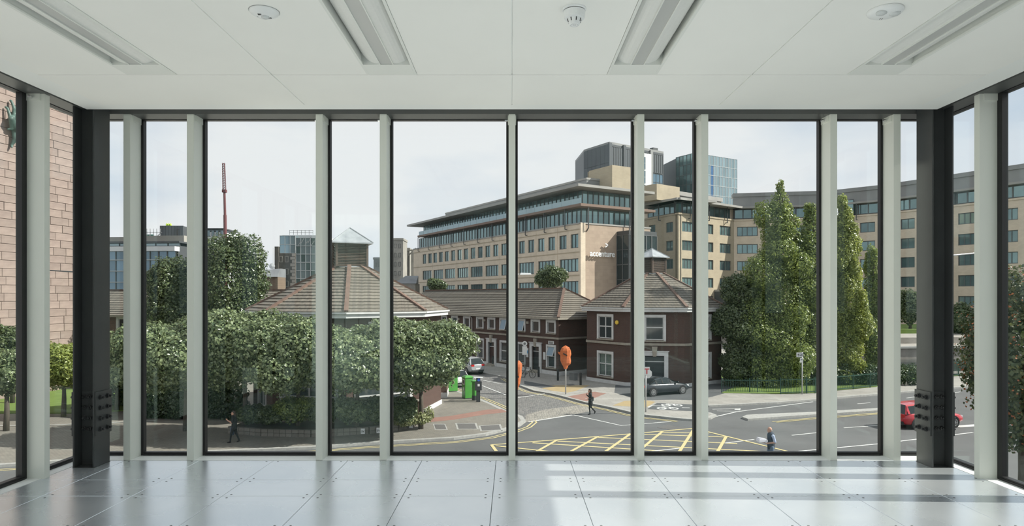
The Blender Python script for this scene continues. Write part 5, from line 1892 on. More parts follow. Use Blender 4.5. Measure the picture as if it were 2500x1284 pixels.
def tree(name, label, base, blobs, n, size, leaf, trunk_r, trunk_top, seed, group=None, branches=4, shell=0.55, cat='tree'):
    t = thing(name, label, cat, (base[0], base[1], base[2] if len(base) > 2 else 0.1), 0, group)
    leaf_object('foliage', blobs, n, size, leaf, t, seed, shell)
    if trunk_r:
        r = random.Random(seed)
        tr = MB()
        tr.tube([(0, 0, -0.05), (0.03, 0.02, trunk_top * 0.5), (0.0, 0.05, trunk_top)], [trunk_r * 1.25, trunk_r, trunk_r * 0.7], 9)
        tr.build('trunk', 'bark', t, smooth=True)
        for k in range(branches):
            b = blobs[1 + k % max(1, len(blobs) - 1)] if len(blobs) > 1 else blobs[0]
            m_ = MB()
            zt = trunk_top * r.uniform(0.75, 0.98)
            m_.tube([(0, 0, zt), (b[0] * 0.45, b[1] * 0.45, (zt + b[2]) / 2 + 0.1), (b[0], b[1], b[2])], [trunk_r * 0.6, trunk_r * 0.4, trunk_r * 0.12], 6)
            m_.build('branch', 'bark', t, smooth=True)
    return t


GRP = 'round-headed street trees'


def street_tree(px, d, top, bot, rpx, label, n, seed, leaf='leaf_maple', size=0.185, tr=0.13, ry=None, lobes=11):
    back_ = 1.5 if d < 37 and 350 < px < 1100 else 0.0   # trunks of the front row stand in the planter, crowns lean to the street
    x = XD(px, d)
    zt, zb = ZD(top, d), ZD(bot, d)
    r = rpx * d / F
    cz = (zt + zb) / 2
    bl = lumpy(0, -back_, cz - 0.1, r, ry or r * 0.88, (zt - zb) / 2, lobes, seed)
    return tree('street_tree', label, (x, d + back_, 0.1), bl, int(n * 1.3), size, leaf, tr, zb + 0.6, seed, GRP)


# clipped row in front of the left pavilion
street_tree(420, 36.0, 768, 968, 165, 'round street tree in front of the tall maple, left of the wide window', 19000, 1)
street_tree(570, 36.2, 738, 962, 140, 'round street tree below the crane mast, in the wide left window', 17000, 2)
street_tree(705, 35.8, 757, 975, 140, 'round street tree right of the crane, hiding the left eave of the pavilion', 17000, 3)
street_tree(855, 35.6, 780, 972, 125, 'round street tree directly below the left roof lantern', 16000, 4)
street_tree(1018, 36.6, 762, 972, 142, 'rightmost round street tree of the left row, beside the green post boxes', 20000, 5)
# left group over the lawn
street_tree(285, 44.0, 815, 962, 75, 'round street tree just right of the left column, over the lawn', 10000, 6)
street_tree(155, 42.0, 824, 958, 82, 'bright round street tree in the narrow pane left of the left column', 11000, 7, 'leaf_lime')
street_tree(15, 37.5, 838, 975, 70, 'round street tree at the far left edge with dark trunk', 10000, 8)
street_tree(30, 47.0, 785, 880, 55, 'darker small tree rising behind the leftmost street tree', 4500, 9, 'leaf_dark', 0.18)

# tall maples behind
D = 56.0
q = D / F
x0, z = XD(560, D), lambda y: ZD(y, D) - 0.1
bl = [(0, 0, z(690), 2.7, 2.6, 3.6), (-1.1, 0, z(640), 1.7, 1.7, 2.3), (1.55, 0, z(628), 1.55, 1.5, 1.9), (0.2, 0.3, z(612), 1.3, 1.3, 1.6), (-1.9, 0, z(730), 1.8, 1.8, 2.2), (1.8, 0, z(690), 1.5, 1.5, 1.7), (0.7, -0.4, z(760), 2.2, 2.0, 2.2)]
tree('maple_tree', 'tall maple rising above the street trees beside the crane mast', (x0, D, 0.1), bl, 15000, 0.22, 'leaf_dark', 0.22, 5.0, 21)
x0 = XD(415, D)
bl = [(0, 0, z(710), 2.1, 2.0, 2.8), (0.6, 0, z(668), 1.4, 1.4, 1.5), (-0.7, 0, z(690), 1.3, 1.3, 1.6), (1.5, 0.2, z(700), 1.3, 1.3, 1.9), (0, -0.3, z(765), 2.2, 2.0, 2.0)]
tree('maple_tree', 'shorter dark maple below the black clad tower', (x0, D, 0.1), bl, 11000, 0.22, 'leaf_dark', 0.2, 5.0, 22)

# poplars on the right
D = 57.5
z = lambda y: ZD(y, D) - 0.1
pq = D / F


def poplar(px, prof, n, seed, label, leaf='leaf_poplar', size=0.185, d=D):
    """prof: list of (centre px offset, y, half-width px, half-height px)"""
    bl = []
    r_ = random.Random(seed)
    for o, y, hw, hh in prof:
        cx, cz, w, h = o * d / F, ZD(y, d) - 0.1, hw * d / F, hh * d / F
        bl.append((cx, 0, cz, w * 0.72, w * 0.7, h * 0.9))
        for k in range(5):
            a = 2 * PI * (k + r_.random()) / 5
            f = r_.uniform(0.3, 0.5)
            bl.append((cx + w * 0.66 * math.cos(a), w * 0.66 * math.sin(a), cz + h * r_.uniform(-0.6, 0.5), w * f, w * f, h * f * r_.uniform(0.7, 1.2)))
    return tree('poplar_tree', label, (XD(px, d), d, 0.1), bl, int(n * 1.35), size, leaf, 0.22, 6.0, seed, 'poplars beside the road', 5)


poplar(1900, [(5, 458, 10, 24), (3, 500, 30, 40), (-6, 552, 52, 60), (10, 615, 72, 75), (-22, 680, 84, 80), (14, 735, 88, 90), (-20, 775, 90, 90), (-5, 850, 104, 90), (-22, 880, 86, 80)], 40000, 31,
       'tallest pointed poplar rising above the curved office roof')
poplar(1980, [(-2, 522, 18, 30), (0, 575, 40, 60), (5, 650, 50, 90), (-5, 760, 54, 100), (0, 870, 52, 80)], 18000, 32,
       'poplar right behind the tallest one, beside the wide window edge')
poplar(1803, [(0, 712, 42, 50), (-10, 780, 52, 60), (10, 850, 58, 70), (0, 910, 52, 50)], 15000, 33,
       'low bushy poplar right of the right brick pavilion', 'leaf_dark', 0.20, 56.6)
poplar(2065, [(-8, 500, 15, 30), (0, 545, 26, 50), (-2, 620, 40, 80), (5, 720, 46, 100), (0, 840, 56, 100), (-5, 910, 52, 50)], 22000, 34,
       'light green poplar in the narrow pane left of the rightmost wide fin', 'leaf_lime', 0.19, 58.0)
poplar(2128, [(0, 640, 20, 50), (2, 720, 28, 70), (0, 820, 30, 80), (0, 905, 26, 50)], 8000, 35,
       'slim poplar at the right end of the poplar group', 'leaf_poplar', 0.19, 60.0)
# dark trees along the canal
for px, d, top, bot, r, lab, sd in ((2222, 100, 695, 800, 42, 'dark tree on the canal bank left of the right column', 41),
                                    (2350, 98, 728, 830, 34, 'dark tree on the canal bank in the pane right of the right column', 42)):
    bl = lumpy(0, 0, (ZD(top, d) + ZD(bot, d)) / 2 - 2.9, r * d / F, r * d / F, (ZD(top, d) - ZD(bot, d)) / 2, 7, sd)
    tree('canal_tree', lab, (XD(px, d), d, 2.9), bl, 5000, 0.35, 'leaf_dark', 0.2, max(0.6, ZD(bot, d) - 2.9 + 0.8), sd, 'dark trees along the canal')
# rowan close to the window on the right
D = 22.0
z = lambda y: ZD(y, D) - 0.1
bl = [(0, 0, z(860), 1.9, 1.7, 2.3), (0.2, 0, z(730), 1.25, 1.2, 1.25), (-0.95, 0.1, z(820), 0.85, 0.8, 0.9), (-1.35, 0, z(905), 0.6, 0.6, 0.8), (0.3, -0.2, z(990), 1.3, 1.2, 1.2), (-0.2, 0, z(1050), 0.85, 0.8, 0.7), (1.2, 0, z(900), 1.3, 1.2, 1.8)]
rw = tree('rowan_tree', 'rowan with orange berries close outside the right side window', (XD(2495, D), D, 0.1), bl, 10000, 0.15, 'leaf_rowan', 0.12, 3.6, 51, shell=0.35)
leaf_object('berries', bl, 900, 0.09, 'rowan_berries', rw, 52, shell=0.8)
bl = [(i * 1.25 - 6, 0.3 * math.sin(i * 2.1), 1.25, 1.0, 0.9, 1.35 + 0.25 * math.sin(i * 1.7)) for i in range(7)]
tree('hedge', 'added dark hedge standing in for the shade below the two maples', (XD(480, 46), 46.0, 0.1), bl, 9000, 0.18, 'leaf_shrub', 0, 0, 83, cat='hedge')  # foliage put where only shaded ground lies
street_tree(385, 43.5, 800, 950, 95, 'added round tree deepening the shade, seen between the first two wide fins on the left', 11000, 11, 'leaf_dark')  # added crown that keeps sky light off the ground below
street_tree(505, 43.0, 790, 945, 90, 'added round tree deepening the shade behind the white fin left of the wide left window', 11000, 12, 'leaf_dark')  # second added crown, darkens the paving underneath
bl = [(i * 1.15 - 3.4, 0.25 * math.sin(i * 2.3), 1.1, 0.95, 0.8, 1.25 + 0.2 * math.sin(i * 1.9)) for i in range(6)]
tree('hedge', 'added dark hedge deepening the shade behind the walking person, left of the left pavilion', (XD(480, 41.5), 41.5, 0.1), bl, 8000, 0.18, 'leaf_shrub', 0, 0, 84, cat='hedge')  # added foliage to darken the ground beyond the walker
# small trees behind the terrace
for px, d, top, bot, r, lab, sd in ((1346, 96, 640, 712, 40, 'small tree behind the terrace roof, below the long office windows', 61),
                                    (1065, 100, 677, 712, 26, 'small tree behind the left end of the terrace roof', 62)):
    bl = lumpy(0, 0, (ZD(top, d) + ZD(bot, d)) / 2, r * d / F, r * d / F, (ZD(top, d) - ZD(bot, d)) / 2, 6, sd)
    tree('courtyard_tree', lab, (XD(px, d), d, 0.0), bl, 3500, 0.3, 'leaf_dark', 0.18, ZD(bot, d) + 0.6, sd, 'small trees behind the terrace')

# planter with shrubs in front of the left pavilion
pts = [G(560, 1062), G(640, 1069), G(760, 1072), G(900, 1064), G(970, 1056), G(1010, 1045), G(1022, 1032), G(1015, 1018)]
back = [(p[0] * 0.98, p[1] + 3.4) for p in pts[:5]][::-1]
planter = thing('brick_planter', 'low curved brick planter edging the shrubs in front of the left pavilion', 'planter', (pts[3][0], pts[3][1], 0.1), 0)
mat('planter_stone_shaded', (0.17, 0.155, 0.135), 0.85, c2=(0.12, 0.11, 0.095), scale=5, rnd=0.15)  # stone colour darkened to carry the tree shade
ox, oy = pts[3]
cen = Vector((sum(p[0] for p in pts) / len(pts), sum(p[1] for p in pts) / len(pts) + 1.5))
for i in range(len(pts) - 1):
    a, b_ = Vector(pts[i]), Vector(pts[i + 1])
    n_ = max(2, int((b_ - a).length / 0.33))
    for k in range(n_):
        p = a.lerp(b_, k / n_)
        q2 = a.lerp(b_, (k + 1) / n_)
        dd_ = (q2 - p)
        rz = math.atan2(dd_.y, dd_.x)
        l_ = dd_.length
        for c in range(2):
            key = ('pb', round(l_, 2))
            if key not in cache:
                cache[key] = MB().box(0.01, l_ - 0.01, -0.12, 0.12, 0, 0.185).mesh('edging_block', 'planter_stone_shaded')
            put('edging_block', cache[key], planter, (p.x - ox, p.y - oy, 0.02 + 0.2 * c), rz)
MB().prism([(p[0] - ox, p[1] - oy) for p in pts + back], 0.0, 0.34).build('soil', mat('soil', (0.05, 0.04, 0.03), 0.95, var=0.3).name, planter)
shr = [(615, 1040, 34, 36, 'leaf_dark'), (660, 1042, 40, 34, 'leaf_dark'), (725, 1022, 52, 52, 'leaf_poplar'), (790, 1035, 42, 42, 'leaf_dark'), (862, 1020, 50, 50, 'leaf_maple'),
       (930, 1015, 45, 52, 'leaf_dark'), (985, 1010, 34, 50, 'leaf_dark')]
labs = ['dark shrub at the left end of the planter beside the walking woman', 'low dark shrub second from the left in the planter', 'bright green shrub in the planter right of the walking woman',
        'dark shrub behind the second white window fin from the left pavilion', 'shrub with pale tips in the planter left of the white plaques', 'tall dark shrub in the planter above the white plaques',
        'dark shrub at the right end of the planter by the brick pier']
for i, (px, py, rx, rzp, lf) in enumerate(shr):
    d = 37.3
    r = rx * d / F * 1.12
    h = rzp * d / F
    bl = lumpy(0, 0, h * 0.8, r, r * 0.9, h * 0.75, 6, 70 + i)
    tree('shrub', labs[i], (XD(px, d), d, 0.44), bl, 4500, 0.14, lf, 0, 0, 70 + i, 'shrubs in the brick planter', cat='shrub')
d = 37.6
bl = [(0, 0, 0.22, 0.9, 0.5, 0.28), (0.9, 0.3, 0.3, 0.5, 0.4, 0.35), (1.3, 0.8, 0.45, 0.35, 0.3, 0.45)]
tree('shrub', 'pale variegated ground cover at the right tip of the planter', (XD(985, d), d, 0.44), bl, 1500, 0.12, 'leaf_variegated', 0, 0, 78, 'shrubs in the brick planter', cat='shrub')
# hedge behind the fence on the right
bl = [(i * 1.9 - 3.5, 0.2 * (i % 3), 0.9, 1.5, 1.0, 0.95) for i in range(8)]
hd_ = tree('hedge', 'dark hedge at the foot of the poplars behind the fence', (XD(1950, 57), 57.0, 0.1), bl, 8000, 0.18, 'leaf_shrub', 0, 0, 81, cat='hedge')
bl = [(i * 1.5 - 3, 0.1, 0.5, 1.0, 0.7, 0.6) for i in range(5)]
tree('hedge', 'low green planting behind the railings left of the right column', (XD(2215, 62), 62.5, 0.1), bl, 3000, 0.16, 'leaf_lime', 0, 0, 82, cat='hedge')
# ------------------------------------------------------------------ street furniture
mat('post_green', (0.075, 0.30, 0.055), 0.35, c2=(0.06, 0.26, 0.045), scale=3)
mat('meter_grey', (0.035, 0.04, 0.045), 0.4)
mat('meter_blue', (0.05, 0.12, 0.5), 0.4)
mat('bollard_black', (0.02, 0.021, 0.022), 0.5)
mat('orange_fabric', (0.62, 0.17, 0.05), 0.7, c2=(0.50, 0.13, 0.04), scale=4, bump=0.5, bscale=9)
mat('pole_grey', (0.48, 0.49, 0.49), 0.4, metal=0.4)
mat('sign_red', (0.5, 0.02, 0.03), 0.5)
mat('rail_green', (0.02, 0.07, 0.05), 0.5)
mat('cabinet_grey', (0.16, 0.17, 0.17), 0.6)
mat('bronze_green', (0.10, 0.17, 0.15), 0.5, c2=(0.045, 0.075, 0.065), scale=2.0)


def post_box(px, py, label, w, d, h, rz, lid=True):
    x, y = G(px, py)
    t = thing('post_box', label, 'post box', (x, y, KZ), rz, 'green post boxes')
    n = 7
    pts = [(-w / 2, -d / 2), (w / 2, -d / 2), (w / 2, d / 2), (-w / 2, d / 2)]
    MB().prism(pts, 0.06, h).prism([(p[0] * 0.94, p[1] * 0.94) for p in pts], 0, 0.06, 1).build('body', ['post_green', 'meter_grey'], t)
    if lid:
        b = MB()
        b.prism([(p[0] * 1.12, p[1] * 1.12) for p in pts], h, h + 0.06)
        b.hexa([(p[0] * 1.12, p[1] * 1.12, h + 0.06) for p in pts], [(p[0] * 0.7, p[1] * 0.7, h + 0.17) for p in pts])
        b.build('lid', 'post_green', t)
        MB().box(-w / 2 - 0.015, -w / 2 - 0.001, -d * 0.3, d * 0.3, h - 0.5, h - 0.08).build('posting_aperture', 'poster_white', t)
        MB().box(-w / 2 - 0.02, -w / 2 - 0.015, -d * 0.2, d * 0.2, h - 0.42, h - 0.16).build('slot', 'meter_grey', t)
        MB().box(-w / 2 - 0.012, -w / 2 - 0.001, -d * 0.15, d * 0.15, h - 0.95, h - 0.7).build('notice', 'poster_white', t)
    return t


post_box(1141, 976, 'tall green post box with domed lid and white posting plate', 0.62, 0.62, 1.55, math.radians(28))
post_box(1102, 958.5, 'green bin-like post box half hidden under the tree', 0.8, 0.7, 1.35, math.radians(30), lid=False)
x, y = G(1158, 981)
t = thing('pillar_box', 'slim round green pillar box with flat cap and black foot', 'post box', (x, y, KZ))
MB().lathe([(0.18, 0), (0.18, 0.36)], 18).build('foot', 'meter_grey', t, smooth=False)
MB().lathe([(0.165, 0.36), (0.165, 1.32)], 18).build('body', 'post_green', t, smooth=False)
MB().lathe([(0.17, 1.32), (0.25, 1.38), (0.25, 1.43), (0.2, 1.47), (0.02, 1.5)], 18).build('cap', 'post_green', t)
MB().box(-0.19, -0.16, -0.06, 0.06, 0.95, 1.15).build('notice', 'poster_white', t)
x, y = G(1167.5, 985)
t = thing('parking_meter', 'black parking meter with blue round badge beside the green post boxes', 'parking meter', (x, y, KZ), math.radians(12))
MB().box(-0.13, 0.13, -0.1, 0.1, 0, 0.85).build('post', 'meter_grey', t)
MB().box(-0.24, 0.24, -0.14, 0.14, 0.85, 1.5).build('housing', 'meter_grey', t)
MB().box(-0.14, 0.14, -0.1, 0.1, 1.5, 1.74).build('head', 'meter_grey', t)
MB().hexa([(-0.35, -0.16, 1.78), (0.35, -0.16, 1.74), (0.35, 0.16, 1.74), (-0.35, 0.16, 1.78)], [(-0.35, -0.16, 1.82), (0.35, -0.16, 1.78), (0.35, 0.16, 1.78), (-0.35, 0.16, 1.82)]).build('solar_panel', 'panel_white', t)
MB().lathe([(0.11, 0), (0.11, -0.02)], 14, (0.02, -0.1, 1.62), axis='y').build('badge', 'meter_blue', t)
MB().box(-0.07, 0.09, -0.15, -0.14, 1.15, 1.32).build('notice', 'poster_white', t)

# bollards and cabinet
for px, py, h, lab in ((1203, 896, 1.1, 'black bollard before the brown terrace door'), (1238.5, 908, 1.0, 'black bollard left of the centre window fin'),
                       (1315, 923.5, 1.0, 'black bollard right of the dark terrace door'), (1362, 932, 1.05, 'black bollard below the right terrace window'), (1417.5, 943, 1.05, 'black bollard by the terrace corner near the grey cabinet')):
    x, y = G(px, py)
    t = thing('bollard', lab, 'bollard', (x, y, KZ), 0, 'black street bollards')
    MB().lathe([(0.10, 0), (0.10, h - 0.06), (0.085, h), (0.02, h + 0.01)], 14).build('post', 'bollard_black', t, smooth=False)
    MB().lathe([(0.106, h - 0.22), (0.106, h - 0.16)], 14).build('band', 'meter_grey', t)
x, y = G(1400, 931)
t = thing('utility_cabinet', 'small grey utility cabinet against the terrace end wall', 'cabinet', (x, y, KZ), trz)
MB().box(-0.35, 0.35, -0.2, 0.2, 0, 0.62).build('body', 'cabinet_grey', t)
MB().box(-0.38, 0.38, -0.23, 0.23, 0.62, 0.68).build('lid', 'cabinet_grey', t)


def covered_sign(px, py, h, label, seed, tilt=0.0, rz=0.0, hw=0.55, hh=1.15):
    """road sign wrapped in an orange bag on a pole"""
    x, y = G(px, py)
    t = thing('covered_sign', label, 'sign', (x, y, KZ), rz, 'road signs wrapped in orange bags')
    MB().tube([(0, 0, 0), (0, 0, h + 0.3)], 0.05, 10).build('pole', 'pole_grey', t, smooth=True)
    r = random.Random(seed)
    prof = [(-0.25, 0.12), (0.1, 0.20), (0.42, 0.34), (0.8, 0.40), (1.2, 0.40), (1.65, 0.43), (2.1, 0.44), (2.4, 0.36), (2.62, 0.16), (2.72, 0.03)]
    b = MB()
    n = 9
    vs, fs = [], []
    for z, w in prof:
        for k in range(n):
            a = 2 * PI * k / n
            j = 1 + r.uniform(-0.16, 0.16)
            vs.append((w * hw / 0.55 * math.cos(a) * j + tilt * z, w * 0.5 * math.sin(a) * j, h - 0.4 + z * hh / 1.15 * 0.62 + r.uniform(-0.05, 0.05)))
    for i in range(len(prof) - 1):
        for k in range(n):
            k2 = (k + 1) % n
            fs.append((i * n + k, i * n + k2, (i + 1) * n + k2, (i + 1) * n + k))
    fs.append(tuple(range(n - 1, -1, -1)))
    fs.append(tuple(range((len(prof) - 1) * n, len(prof) * n)))
    b._add(vs, fs)
    bag = b.build('bag', 'orange_fabric', t)
    # corner flap and dark label
    MB().hexa([(-0.55 * hw / 0.55, -0.06, h + 0.62), (-0.3, -0.1, h + 0.4), (-0.3, 0.1, h + 0.4), (-0.55 * hw / 0.55, 0.06, h + 0.62)],
              [(-0.62 * hw / 0.55, -0.04, h + 0.78), (-0.28, -0.1, h + 0.72), (-0.28, 0.1, h + 0.72), (-0.62 * hw / 0.55, 0.04, h + 0.78)]).build('flap', 'orange_fabric', bag)
    MB().hexa([(-0.22, -0.27, h + 0.62), (0.1, -0.27, h + 0.46), (0.1, -0.1, h + 0.46), (-0.22, -0.1, h + 0.62)],
              [(-0.22, -0.27, h + 0.72), (0.1, -0.27, h + 0.56), (0.1, -0.1, h + 0.56), (-0.22, -0.1, h + 0.72)]).build('label_patch', 'bollard_black', bag)
    return t


covered_sign(1381, 966, 2.55, 'road sign wrapped in an orange bag on a grey pole before the terrace corner', 3)
covered_sign(1262, 962, 0.75, 'lower orange wrapped sign beside the centre window fin', 5, 0.06, 0.3, 0.38, 1.5)

# bus-stop like pole sign and bicycle in front of the terrace
x, y = G(1281.5, 926)
t = thing('stop_pole', 'slim pole with white round and square plates before the terrace window', 'sign', (x, y, KZ))
MB().tube([(0, 0, 0), (0, 0, 3.2)], 0.04, 8).build('pole', 'cabinet_grey', t)
MB().box(-0.25, 0.2, -0.06, -0.03, 2.2, 3.0).build('plate', 'poster_white', t)
MB().lathe([(0.24, -0.06), (0.24, -0.03)], 16, (-0.02, 0, 3.25), axis='y').build('round_plate', 'poster_white', t)
MB().lathe([(0.12, -0.065), (0.12, -0.061)], 12, (-0.02, 0, 3.25), axis='y').build('disc', 'cabinet_grey', t)
x, y = G(1285, 924.5)
t = thing('bicycle', 'black bicycle leaning on the stop pole before the terrace', 'bicycle', (x + 0.1, y - 0.15, KZ), math.radians(-28))
for wx in (-0.52, 0.52):
    w = MB()
    n = 20
    ring = [(wx + 0.33 * math.cos(2 * PI * k / n), 0, 0.34 + 0.33 * math.sin(2 * PI * k / n)) for k in range(n)]
    for k in range(n):
        w.bar(ring[k], ring[(k + 1) % n], 0.035, 0.035, up=(0, 1, 0))
    for k in range(8):
        w.bar((wx, 0, 0.34), ring[k * n // 8], 0.008, 0.008, up=(0, 1, 0))
    w.build('wheel', 'bollard_black', t)
f = MB()
A, B_, C_, D_ = (-0.52, 0, 0.34), (-0.08, 0, 0.32), (-0.22, 0, 0.86), (0.36, 0, 0.84)
for p, q in ((A, B_), (A, C_), (B_, C_), (C_, D_), (B_, D_), (D_, (0.52, 0, 0.34)), (D_, (0.33, 0, 0.98))):
    f.bar(p, q, 0.035, 0.035, up=(0, 1, 0))
f.build('frame', 'bollard_black', t)
MB().bar((0.3, -0.26, 1.0), (0.3, 0.26, 1.0), 0.03, 0.03).build('handlebar', 'chrome', t)
MB().box(-0.34, -0.1, -0.06, 0.06, 0.9, 0.96).build('saddle', 'bollard_black', t)

# tram sign
x, y = G(1576.5, 1010)
t = thing('tram_sign', 'grey pole with white square T plate beside the parked black car', 'sign', (x, y, KZ))
MB().tube([(0, 0, 0), (0, 0, 2.95)], 0.05, 10).build('pole', 'pole_grey', t, smooth=True)
pl = MB().box(-0.13, 0.25, -0.08, -0.05, 2.45, 3.0).build('plate', 'poster_white', t)
text_mesh('lettering', 'T', 0.48, 0.004, 'sign_red', pl, (0.06, -0.085, 2.56), (PI / 2, 0, 0), offset=0.012)
hx = [(0.1 + 0.33 * math.cos(math.radians(22.5 + 45 * k)), 0.33 * math.sin(math.radians(22.5 + 45 * k))) for k in range(8)]
o = MB().prism(hx, 0.0, 0.03).build('octagon_plate', 'poster_white', t)
o.rotation_euler = (PI / 2, 0, 0)
o.location = (0, 0, 2.55)

# route sign near the poplars
x, y = G(1958.5, 966)
t = thing('route_sign', 'white direction plate with up arrow on a pole before the poplars', 'sign', (x, y, KZ))
MB().tube([(0, 0, 0), (0, 0, 3.3)], 0.05, 10).build('pole', 'pole_grey', t, smooth=True)
pl = MB().box(-0.48, 0.05, -0.08, -0.05, 2.92, 3.28).build('plate', 'poster_white', t)
MB().quad((-0.41, -0.083, 3.12), (-0.29, -0.083, 3.12), (-0.35, -0.083, 3.22)).quad((-0.37, -0.083, 2.98), (-0.33, -0.083, 2.98), (-0.33, -0.083, 3.12), (-0.37, -0.083, 3.12)).build('arrow', 'ink_black', pl)
MB().box(-0.27, 0.01, -0.084, -0.08, 3.0, 3.2).build('number_panel', 'cladding_dark', pl)
text_mesh('lettering', 'P51', 0.17, 0.001, 'poster_white', pl, (-0.13, -0.086, 3.04), (PI / 2, 0, 0), offset=0.004)
pl = MB().box(-0.20, 0.04, -0.08, -0.05, 2.5, 2.85).build('plate', 'poster_white', t)
MB().box(-0.15, -0.01, -0.083, -0.08, 2.68, 2.76).build('pictogram', 'cabinet_grey', pl)

# street lamp whose pole stands behind the centre fin
D = 50.0
t = thing('street_lamp', 'street lamp head reaching over the terrace roof right of the centre fin', 'lamp', (XD(1247, D), D, KZ))
zl = ZD(669, D) - KZ
MB().tube([(0, 0, 0), (0, 0, zl - 0.2)], [0.1, 0.06], 10).build('pole', 'pole_grey', t, smooth=True)
MB().tube([(0, 0, zl - 0.2), (0.15, 0, zl - 0.03), (0.8, 0, zl)], 0.035, 8).build('arm', 'pole_grey', t, smooth=True)
MB().hexa([(0.7, -0.14, zl - 0.06), (1.6, -0.12, zl - 0.04), (1.6, 0.12, zl - 0.04), (0.7, 0.14, zl - 0.06)], [(0.75, -0.08, zl + 0.1), (1.5, -0.06, zl + 0.07), (1.5, 0.06, zl + 0.07), (0.75, 0.08, zl + 0.1)]).build('lamp_head', 'panel_white', t)


for px, d, z_, dx, arm, lab in ((215, 33.5, 9.06, -2.6, 'cladding_dark', 'dark street lamp whose arm crosses the sandstone wall beside the left column'),
                               (2285, 26.0, 9.42, 1.75, 'pole_grey', 'pale street lamp whose arm shows right of the right column')):
    t = thing('street_lamp', lab, 'lamp', (XD(px, d), d, KZ))
    zz = z_ - KZ
    MB().tube([(0, 0, 0), (0, 0, zz - 0.15)], [0.09, 0.055], 10).build('pole', arm, t, smooth=True)
    MB().tube([(0, 0, zz - 0.15), (dx * 0.12, 0, zz - 0.03), (dx, 0, zz + 0.12)], 0.03, 8).build('arm', arm, t, smooth=True)
    q0, q1 = sorted((dx, dx * 1.35))
    MB().box(q0, q1, -0.12, 0.12, zz + 0.07, zz + 0.2).build('lamp_head', 'panel_white', t)


# railings
def railing(pts, h, label, m, step=0.13, loc_z=KZ, post=2.2):
    o = pts[0]
    t = thing('railing', label, 'railing', (o[0], o[1], loc_z))
    bars = MB()
    rails = MB()
    for a, b_ in zip(pts[:-1], pts[1:]):
        a_, c_ = Vector((a[0] - o[0], a[1] - o[1], 0)), Vector((b_[0] - o[0], b_[1] - o[1], 0))
        ln = (c_ - a_).length
        n = int(ln / step)
        for k in range(n + 1):
            p = a_.lerp(c_, k / n)
            bars.bar(p + Vector((0, 0, 0.08)), p + Vector((0, 0, h)), 0.022, 0.022)
        for z in (0.14, h - 0.12):
            rails.bar(a_ + Vector((0, 0, z)), c_ + Vector((0, 0, z)), 0.03, 0.05)
        for k in range(int(ln / post) + 1):
            p = a_.lerp(c_, k * post / ln)
            MB().box(p.x - 0.03, p.x + 0.03, p.y - 0.03, p.y + 0.03, 0, h + 0.06).build('post', m, t)
    b = bars.build('bars', m, t)
    b['kind'] = 'stuff'
    rails.build('rail', m, t)
    return t


railing([G(1762, 962), G(1850, 962.5), G(1906, 963)], 1.1, 'grey green railing on the grass right of the right pavilion', 'rail_green')
railing([G(1906, 966), G(1990, 964), G(2040, 958), G(2140, 948)], 1.25, 'dark railing at the foot of the poplars', 'rail_green')
railing([G(2160, 938), G(2250, 931), G(2340, 921), G(2420, 914)], 1.45, 'green pointed railing along the canal beside the right column', 'rail_green')

# brick gate pier and wall plaques at the planter
x, y = G(1016, 1029)
t = thing('gate_pier', 'brick gate pier with black gate leaf at the end of the planter', 'pier', (x, y, KZ), 0.1)
MB().box(-0.22, 0.22, -0.22, 0.22, 0, 1.15).build('pier', 'brick_warm', t)
MB().box(-0.26, 0.26, -0.26, 0.26, 1.15, 1.22).build('cap', 'stone_band', t)
MB().box(-0.42, -0.3, -0.1, -0.04, 0.1, 1.3).box(-0.36, -0.24, -0.1, -0.04, 0.2, 0.3).build('gate_leaf', 'bollard_black', t)
for px, py, lab in ((888, 1061, 'left white SV plaque on the planter edge'), (926, 1059, 'right white SV plaque on the planter edge'), (1005, 1046.5, 'white plaque at the right tip of the planter edge')):
    x, y = G(px, py + 4)
    t = thing('valve_plaque', lab, 'plaque', (x, y - 0.22, KZ + 0.06), 0, 'white valve plaques')
    pl = MB().box(-0.11, 0.11, -0.015, 0.0, 0, 0.3).build('plate', 'poster_white', t)
    if px < 1000:
        text_mesh('lettering', 'SV', 0.15, 0.002, 'ink_black', pl, (0, -0.018, 0.09), (PI / 2, 0, 0), offset=0.004)

# ------------------------------------------------------------------ cars
mat('car_red', (0.42, 0.010, 0.022), 0.25, coat=0.8)
mat('car_black', (0.016, 0.022, 0.028), 0.22, coat=0.8)
mat('car_white', (0.62, 0.63, 0.64), 0.25, coat=0.6)
mat('car_silver', (0.45, 0.47, 0.49), 0.28, metal=0.3, coat=0.6)
mat('car_glass', (0.018, 0.024, 0.026), 0.01, spec=0.5)
mat('pillar_black', (0.012, 0.014, 0.016), 0.6, spec=0.15)
mat('tyre', (0.015, 0.015, 0.016), 0.8)
mat('rim', (0.45, 0.46, 0.47), 0.3, metal=0.8)
mat('lamp_red', (0.45, 0.01, 0.01), 0.25)
mat('lamp_clear', (0.6, 0.62, 0.64), 0.15)
mat('black_trim', (0.02, 0.02, 0.022), 0.5)


